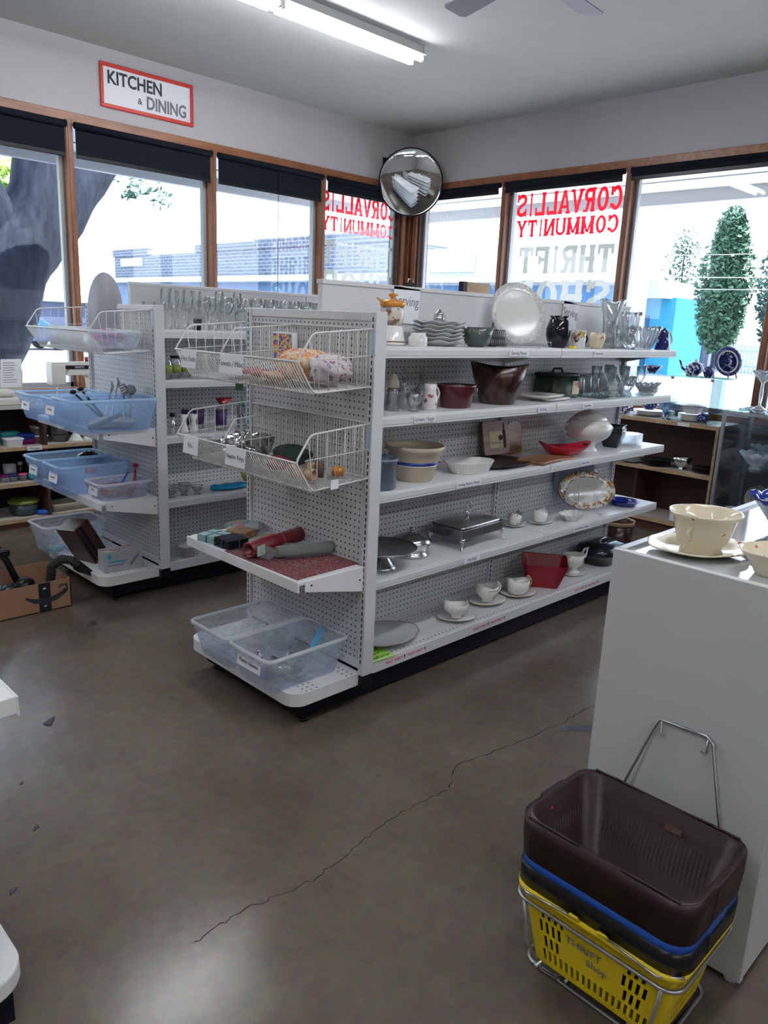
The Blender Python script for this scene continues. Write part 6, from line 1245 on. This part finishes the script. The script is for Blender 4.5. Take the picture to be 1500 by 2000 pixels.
# dark tub on the floor behind the gondola
t = thing('wooden_tub', 'brown eight sided wooden tub on the floor behind the gondola end', 'tub', (2.78, .45, 0)); B().lathe([(0, 0), (.105, 0), (.118, .27), (.110, .27), (.10, .01), (0, .01)], 8).obj('body', 'bowl_wood', t) ; B().ring([(.117, .255), (.123, .255), (.124, .28), (.116, .28)], 8).obj('rim', 'board_edge', t)
# ================================================================ tall glass case at the right
t = thing('glass_showcase', 'tall aluminium framed glass showcase at the right frame edge', 'showcase', (3.56, -1.25, 0)); w, d, h = .56, 1.41, 1.02; f = .022
for x in (0, w-f):
    for y in (0, d-f): B().box(x, x+f, y, y+f, .0, h).obj('corner_post', 'aluminium', t, bevel=.001)
for z in (.22, h-f):
    for y in (0, d-f): B().box(f, w-f, y, y+f, z, z+f).obj('rail', 'aluminium', t)
    for x in (0, w-f): B().box(x, x+f, f, d-f, z, z+f).obj('rail', 'aluminium', t)
B().box(.005, w-.005, .005, d-.005, .03, .22).obj('plinth', 'grey_laminate', t); B().box(.0, w, 0, d, h, h+.006).obj('top_glass', 'shelf_glass', t)
B().box(.008, .012, f, d-f, .24, h-f).obj('front_glass', 'pane', t); B().box(f, w-f, d-.012, d-.008, .24, h-f).obj('side_glass', 'pane', t); B().box(.02, w-.02, .02, d-.02, .242, .246).obj('floor_panel', 'grey_laminate', t)
for z in (.60, .84): B().box(.08, w-.03, .03, d-.03, z, z+.006).obj('glass_shelf', 'shelf_glass', t)
for y in (.3, 1.1): B().box(w-.05, w-.03, y, y+.02, .25, 1.0).obj('shelf_standard', 'aluminium', t)
rf = ruf(9, .08, .05, .006)
mat('milk_glass', (.72, .73, .74), .15)
ves('milk_glass_bowl', 'ruffled milk glass bowl on the middle shelf of the tall case', 'bowl', (3.80, -.03, .6065), shell([(.045, 0), (.03, .02), (.07, .06), (.115, .12)], .004), 'milk_glass', 64, rf); ves('milk_glass_plate', 'scalloped milk glass plate under the ruffled bowl', 'plate', (3.78, -.30, .6065), plate(.11, .02), 'milk_glass', 64, wv)
ves('milk_glass_vase', 'ruffled milk glass compote behind the bowl in the tall case', 'vase', (3.98, .0, .6065), shell([(.045, 0), (.015, .02), (.015, .06), (.06, .12), (.085, .15)], .004), 'milk_glass', 56, rf)
ves('teacup', 'white teacup with a saucer at the bottom of the tall case', 'cup', (3.76, .07, .2465), shell([(.025, 0), (.04, .03), (.048, .06)], .003), 'porcelain', parts=[('saucer', B().lathe(plate(.07, .012), 32), 'porcelain')]) 
t = thing('display_plate', 'floral plate standing at the back of the tall case', 'plate', (4.0, -.02, .255), rot=(math.radians(78), 0, -.8)); B().lathe(plate(.10, .012), 40, c=(0, .10, 0)).obj('plate', 'rose_cream', t)
t = thing('display_plate', 'pale green plate standing right of the floral one in the tall case', 'plate', (3.98, -.26, .255), rot=(math.radians(78), 0, -.8)); B().lathe(plate(.11, .012), 40, c=(0, .11, 0)).obj('plate', 'sticker_green', t)
ves('glass_compote', 'tall stemmed crystal compote standing on the tall glass case', 'compote', (3.84, .02, 1.0265), shell([(.055, 0), (.04, .012), (.010, .03), (.014, .10), (.010, .19), (.03, .215), (.062, .25), (.075, .275)], .003), 'cut_glass', 48, ruf(8, .07, .2, .006))
ves('glass_bowl', 'cut glass bowl on the tall glass case by the right frame edge', 'bowl', (3.80, -.22, 1.0265), shell([(.04, 0), (.06, .04), (.08, .10)], .004), 'cut_glass', 40)

# ================================================================ grey display cabinet in the foreground
CA = .035
cb = thing('display_cabinet', 'tall grey display cabinet with a glass top in the right foreground', 'cabinet', (-.235, -1.585, 0), 0)
B().box(0, .022, .002, .462, .015, 1.0).obj('end_panel', 'grey_laminate', cb, bevel=.002)
B().box(.022, 1.3, .005, .022, .015, .985).obj('front_panel', 'white_dull', cb, bevel=.001) ; B().box(.022, 1.3, .44, .46, .015, .985).obj('rear_panel', 'grey_laminate', cb); B().box(.022, 1.3, .022, .44, .06, .08).obj('floor_board', 'grey_laminate', cb); B().box(.022, 1.3, .022, .44, .93, .945).obj('inner_shelf', 'white_card', cb)
B().box(.022, 1.3, .022, .44, .985, .992).obj('top_glass', mat('counter_gloss', (.62, .66, .70), .05, spec=.9, coat=1), cb)
B().box(.015, 1.3, .0, .022, .985, 1.0).obj('top_trim', 'aluminium', cb, bevel=.001); B().box(.015, 1.3, .44, .462, .985, 1.0).obj('top_trim', 'aluminium', cb, bevel=.001)
for x in (.02, 1.2):
    for y in (.03, .43): B().cyl((x, y, 0), (x, y, .02), .016, seg=12).obj('foot', 'white_card', cb)
B().cyl((-.0012, .435, .968), (0, .435, .968), .009, seg=18).obj('screw_cap', 'grey_laminate', cb); B().cyl((-.0012, .41, .966), (0, .41, .966), .009, seg=18).obj('screw_cap', 'grey_laminate', cb)
Zk = .9925
pattern('cream_flower', (.74, .66, .50), [(.55, .08, .03), (.3, .2, .1), (.6, .2, .05)], 26, .70, .08)
sc = lambda n, a, r0: (lambda t, r, z: (r*(1+(a*math.cos(n*t) if r > r0 else 0)), z))
t = thing('cream_platter', 'oval cream platter with red flowers under the covered dish', 'platter', (-.06, -1.262, Zk), -.5); B().lathe([(.0004, 0), (.075, 0), (.085, .006), (.13, .018), (.132, .021), (.128, .022), (.084, .010), (.0004, .004)], 72, 1.02, .82, sc(6, .025, .1)).obj('dish', 'cream_flower', t)
t = thing('serving_dish', 'deep cream lidless serving dish with red flowers on the foreground cabinet', 'dish', (-.068, -1.272, Zk+.005), -.5)
B().lathe(shell([(.048, 0), (.053, .004), (.046, .014), (.062, .028), (.072, .062), (.078, .088), (.090, .098), (.092, .104)], .005), 64, 1.0, .9, sc(6, .02, .085)).obj('bowl', 'cream_flower', t); hnd(.068, .075, .062, .04, .018, 3.6, .004).obj('handle', 'cream_glaze', t); hnd(.068, .075, .062, .04, .018, .46, .004).obj('handle', 'cream_glaze', t); B().sphere((0, 0, .02), .018).obj('inner_knob', 'cream_glaze', t)
t = thing('serving_dish', 'second cream dish with red flowers cut by the right frame edge', 'dish', (-.09, -1.462, Zk), -.5); B().lathe(shell([(.045, 0), (.048, .005), (.062, .03), (.085, .055), (.088, .06)], .005), 64, 1.1, .85, sc(6, .02, .07)).obj('bowl', 'cream_flower', t)
ves('cobalt_bowl', 'grey bowl with a cobalt blue ruffled rim at the right frame edge', 'bowl', (.36, -1.33, Zk), shell([(.03, 0), (.05, .03), (.085, .085), (.10, .10)], .004), pattern('cobalt_rim', (.35, .36, .40), [(.01, .02, .2), (.02, .04, .3)], 30, .30, .08, zr=(.08, .13)), 56, ruf(8, .06, .06, .006))
ves('glass_dish', 'clear glass lid lying before the cobalt rimmed bowl', 'lid', (.19, -1.375, Zk), [(.0004, .03), (.06, .0), (.062, .003), (.01, .036), (.012, .05), (.0004, .052)], 'cut_glass', 36)
# ================================================================ hand baskets in the wire stand
BC = V(-.465, -1.372, 0)
def hb(label, z, m, s=1.0, grp=None, full=True):
    t = thing('shopping_basket', label, 'shopping basket', (BC.x, BC.y, z), 0, grp); t.scale = (s, s, 1)
    rs = [rr(.108, .160, .035, -.215, 6), rr(.132, .186, .045, -.062, 6), rr(.139, .194, .05, -.058, 6), rr(.143, .198, .05, -.012, 6), rr(.150, .205, .055, -.008, 6), rr(.152, .208, .055, -.05, 6), rr(.155, .211, .055, -.05, 6), rr(.155, .211, .055, 0, 6), rr(.139, .195, .05, .0, 6), rr(.136, .191, .05, -.055, 6), rr(.129, .183, .045, -.058, 6), rr(.104, .156, .035, -.211, 6)]
    B().loft(rs).obj('body', m, t, bevel=0)
    for s_ in (-1, 1): B().box(-.045, .045, s_*.205-.008, s_*.205+.014 if s_ > 0 else -.198, -.045, .001).obj('end_grip', m, t, bevel=.004)
    return t
levels = [(.440, 'top'), (.424, 'second from the top'), (.408, 'third from the top'), (.392, 'lowest')]
for iz, (z, n_) in enumerate(levels):
    t = hb('maroon plastic shopping basket, %s of the four maroon ones' % n_, z, 'maroon_plastic', 1-.006*iz)
    if n_ == 'top':
        b = B()
        for i in range(26):
            for s_ in (-1, 1):
                y = -.13+i*.0104; b.tube([(s_*.1275, y, -.065), (s_*.108, y, -.20)], .0016, 4)
        for i in range(14):
            x = -.075+i*.0115
            for s_ in (-1, 1): b.tube([(x, s_*.181, -.065), (x, s_*.16, -.20)], .0016, 4)
        b.obj('inner_ribs', 'maroon_plastic', t)
        for s_ in (-1, 1):
            for y0, y1 in ((-.18, -.05), (.05, .18)): B().tube([(s_*.147, y0, .002), (s_*.1475, (y0+y1)/2, .0035), (s_*.147, y1, .002)], .003, 6).obj('folded_handle', 'maroon_plastic', t)
        B().box(.126, .1275, -.06, -.02, -.05, -.035).obj('embossed_badge', 'brown_line', t); B().prism([(-.04, .1895, -.03), (-.03, .1895, -.035), (-.032, .1895, -.025)], (0, -.001, 0)).obj('red_sticker', 'print_red', t)
hb('blue plastic shopping basket nested under the maroon ones', .358, 'blue_plastic', .975)
hb('black plastic shopping basket between the blue and yellow baskets', .322, 'black_plastic', .99)
# yellow basket with slotted walls
yb = thing('shopping_basket', 'yellow slotted shopping basket at the bottom of the stack', 'shopping basket', (BC.x, BC.y, .065))
def perim(hx, hy, r, N, z):
    P = rr(hx, hy, r, z, 8); P.append(P[0]); L = [0]
    for a, b_ in zip(P, P[1:]): L.append(L[-1]+math.dist(a, b_))
    out = []
    for i in range(N):
        s_ = L[-1]*i/N; k = max(j for j in range(len(L)) if L[j] <= s_+1e-9); k = min(k, len(P)-2); u = (s_-L[k])/max(L[k+1]-L[k], 1e-9); out.append(tuple(P[k][q]+(P[k+1][q]-P[k][q])*u for q in range(3)))
    return out
N = 144; zs = [0, .014, .046, .052, .086, .092, .128, .134, .165, .188, .2]
rings = [perim(.112+.030*(z/.2), .160+.032*(z/.2), .035, N, z) for z in zs]
vs = [p for r_ in rings for p in r_]; fs = []
for i in range(len(rings)-1):
    for j in range(N):
        x, y = rings[i][j][:2]; solid = i in (0, 2, 4, 6, 8, 9)
        lab = abs(y) < .075 and x < -.10 and i in (3, 4, 5, 6, 7)
        if not solid and not lab and (j+(i//2)) % 2 == 0 and abs(abs(x)-.12) + abs(abs(y)-.17) > .045: continue
        fs.append((i*N+j, i*N+(j+1) % N, (i+1)*N+(j+1) % N, (i+1)*N+j))
b = B(); b.add(vs, fs+[tuple(range(N))[::-1]], False); o = b.obj('body', 'yellow_plastic', yb); m = o.modifiers.new('thickness', 'SOLIDIFY'); m.thickness = .003; m.offset = 1
B().loft([rr(.141, .191, .037, .186, 6), rr(.156, .206, .05, .190, 6), rr(.158, .208, .05, .204, 6), rr(.141, .191, .037, .207, 6)], closed=True).obj('rim', 'yellow_plastic', yb)
nx = V(-1, 0, -.15).normalized(); uy = V(0, -1, 0); vz = nx.cross(uy); c0 = V(-.1345, 0, .112)
text('lettering', 'THRIFT', .028, 'ink_grey', c0+V(-.0035, .015, .012), uy, vz, yb, .0006); text('lettering', 'Shop', .026, 'ink_grey', c0+V(-.001, -.02, -.016), uy, vz, yb, .0006)
for y in (-.035, .035): B().tube([(-.155, y-.01, .205), (-.163, y-.008, .215), (-.163, y+.008, .215), (-.155, y+.01, .205)], .004, 6).obj('handle_hook', 'yellow_plastic', yb)
B().tube([(-.157, .035, .207), (-.161, .16, .198), (-.13, .20, .206)], .003, 6).tube([(-.157, -.035, .207), (-.160, -.16, .198), (-.13, -.205, .206)], .003, 6).obj('front_handle', 'steel_wire', yb)
L_ = lambda x, y, z: (x-BC.x, y-BC.y, z-.065)
B().tube([L_(-.305, -1.20, .272), L_(-.29, -1.235, .36), L_(-.247, -1.296, .585), L_(-.243, -1.305, .605), L_(-.243, -1.42, .610), L_(-.244, -1.437, .598), L_(-.262, -1.48, .44), L_(-.305, -1.545, .272)], .0038, 8).obj('rear_handle', 'steel_wire', yb)
for y, s_ in ((-1.31, 1), (-1.425, -1)): B().tube([L_(-.244, y, .605), L_(-.246, y, .57), L_(-.246, y+.012*s_*-1, .568)], .0025, 6).obj('hook_end', 'steel_wire', yb)
# wire stand
st = thing('basket_stand', 'chrome wire floor stand holding the stack of shopping baskets', 'stand', (BC.x, BC.y, 0))
B().tube([(x, y, .232) for x, y, z in rr(.150, .202, .04, 0, 6)], .0048, 8, closed=True).obj('top_ring', 'steel_wire', st)
B().tube([(x, y, .006) for x, y, z in rr(.125, .178, .035, 0, 6, cx=.045, cy=.02)], .0048, 8, closed=True).obj('base_ring', 'steel_wire', st)
for sx_ in (-1, 1):
    for sy_ in (-1, 1): B().tube([(sx_*.150, sy_*.17, .232), (sx_*.142, sy_*.155, .12), (sx_*.125+.02, sy_*.13, .03), (sx_*.115+.03, sy_*.10, .012), (sx_*.05+.04, sy_*.08, .010)], .0045, 8).obj('leg', 'steel_wire', st)
for y in (-.08, .08): B().tube([(-.078, y, .012), (.165, y, .012)], .004, 6).obj('cross_wire', 'steel_wire', st)
for y in (-.13, .13): B().tube([(-.135, y, .058), (.135, y, .058)], .004, 6).obj('cradle_wire', 'steel_wire', st)
# ================================================================ cardboard carton with vacuum parts at the left
bx = thing('cardboard_box', 'open brown cardboard carton with a black arrow print at the left edge', 'box', (-.60, 1.815, 0), .0)
w, d, h = .21, .28, .155
mat('tape_black', (.012, .013, .018), .4)
B().box(-.215, .183, 0, .004, 0, h).obj('front_wall', 'cardboard', bx); B().box(-.215, .183, d, d+.004, 0, h+.02).obj('back_wall', 'cardboard', bx); B().box(-.215, -.211, 0, d, 0, h).obj('side_wall', 'cardboard', bx); B().box(.179, .183, 0, d, 0, h).obj('side_wall', 'cardboard', bx); B().box(-.215, .183, 0, d, 0, .004).obj('floor_flap', 'cardboard', bx)
B().box(.018, .078, -.0012, 0, 0, h).obj('tape_strip', 'tape_black', bx)
for z in (.03, .125): B().box(.04, .055, -.002, -.0013, z-.004, z+.004).obj('tape_print', 'porcelain_grey', bx)
P = [(-.095, .086), (-.055, .056), (0, .042), (.06, .050), (.108, .078), (.122, .094)]; Q = [(.104, .108), (.09, .094), (.05, .078), (0, .070), (-.05, .078), (-.09, .094)]
b = B(); 
for i in range(5):
    a = P[i]; c_ = P[i+1]; e_ = Q[4-i]; f_ = Q[5-i] if i else Q[5]
    b.prism([(a[0]+.045, -.0022, a[1]), (c_[0]+.045, -.0022, c_[1]), (e_[0]+.045, -.0022, e_[1]), (f_[0]+.045, -.0022, f_[1])], (0, .0006, 0))
b.tube([(.118, -.0012, .118), (.138, -.0012, .126), (.162, -.0012, .126), (.162, -.0012, .10), (.150, -.0012, .082)], .0055, 5); b.obj('arrow_print', 'ink', bx)
vc = thing('vacuum_cleaner', 'black vacuum wand with a white grip standing in the carton', 'vacuum cleaner', (-.62, 1.93, .006))
B().tube([(.03, .06, .03), (-.03, .10, .22), (-.13, .16, .44)], .017, 10).obj('wand', 'black_plastic', vc); B().box(-.20, -.10, .12, .19, .42, .52).obj('grip', 'white_enamel', vc, bevel=.015); B().box(-.19, -.02, .07, .11, .26, .30).obj('nozzle_clip', 'black_plastic', vc, bevel=.01)
B().sphere((.03, .05, .09), .055).sphere((-.05, .03, .07), .06).obj('motor_head', 'black_plastic', vc); B().ring([(.06, -.02), (.06, .02), (.04, .02), (.04, -.02)], 20, c=(-.10, .03, .08)).obj('wheel', 'black_rubber', vc)
ho = thing('vacuum_hose', 'black corrugated vacuum hose looping over the carton edge', 'hose', (-.46, 1.90, .006))
pts = [(0, .02, .02), (-.02, .02, .12), (-.01, .01, .20), (.03, -.01, .235), (.075, -.03, .225), (.11, -.045, .19)]
P = []
for i in range(len(pts)-1):
    for j in range(8): P.append(V(*pts[i]).lerp(V(*pts[i+1]), j/8))
b = B(); rings = []
prev = None
for i, p in enumerate(P):
    dd = (P[min(i+1, len(P)-1)]-P[max(0, i-1)]).normalized(); u_ = dd.cross(V(0, 1, 0)).normalized(); w_ = dd.cross(u_); r_ = .026 if i % 2 else .021
    rings.append([tuple(p+u_*r_*math.cos(a)+w_*r_*math.sin(a)) for a in [2*PI*k/14 for k in range(14)]])
b.loft(rings).obj('hose', 'black_rubber', ho); B().prism([(.09, -.075, .165), (.17, -.085, .13), (.18, -.06, .15), (.12, -.03, .215)], (.0, .07, 0)).obj('brush_head', 'black_plastic', ho, bevel=.006)
t = thing('carton_attachment', 'black nozzle parts lying in the left of the carton', 'nozzle', (-.745, 1.90, .006)); B().cyl((0, 0, .02), (.05, .10, .09), .035, seg=14).cyl((0, 0, .02), (-.02, -.03, .02), .04, seg=14).obj('nozzle', 'black_plastic', t)
# ================================================================ third gondola, only its corner shows at the left frame edge
t = thing('gondola_shelving', 'white shelving unit corner cut by the left frame edge', 'store shelving', (-1.5, -.55, 0))
def rbase(z): return [(-.9, 0, z)]+[(-.08+.08*math.sin(a), .08-.08*math.cos(a), z) for a in [i*PI/16 for i in range(9)]]+[(0, .4, z), (-.9, .4, z)]
B().loft([rbase(.088), rbase(.135), ], smooth=False).obj('base_deck', 'white_enamel', t, bevel=.006); B().box(-.9, -.03, .03, .4, 0, .088).obj('kick_plate', 'black_kick', t)
B().box(-.9, -.0, .40, .42, .1, 1.2).obj('back_panel', 'peg_center', t)
sh = B().box(-.9, .098, .262, .40, .634, .646).box(-.9, .098, .256, .263, .604, .648).box(.096, .102, .254, .40, .598, .648).obj('shelf', 'white_enamel', t, bevel=.002)
t = thing('bead_rack', 'dark wooden bead rack standing on the base at the left frame edge', 'rack', (-1.60, -.46, .1355))
for i in range(6): B().cyl((-.10, 0, .03+i*.045), (.015, -.02, .03+i*.045), .016, seg=10).obj('rung', 'dark_walnut', t)
B().box(-.12, -.10, -.02, .02, 0, .30).obj('upright', 'dark_walnut', t); B().box(-.02, -.008, -.02, .01, 0, .30).obj('upright', 'dark_walnut', t)
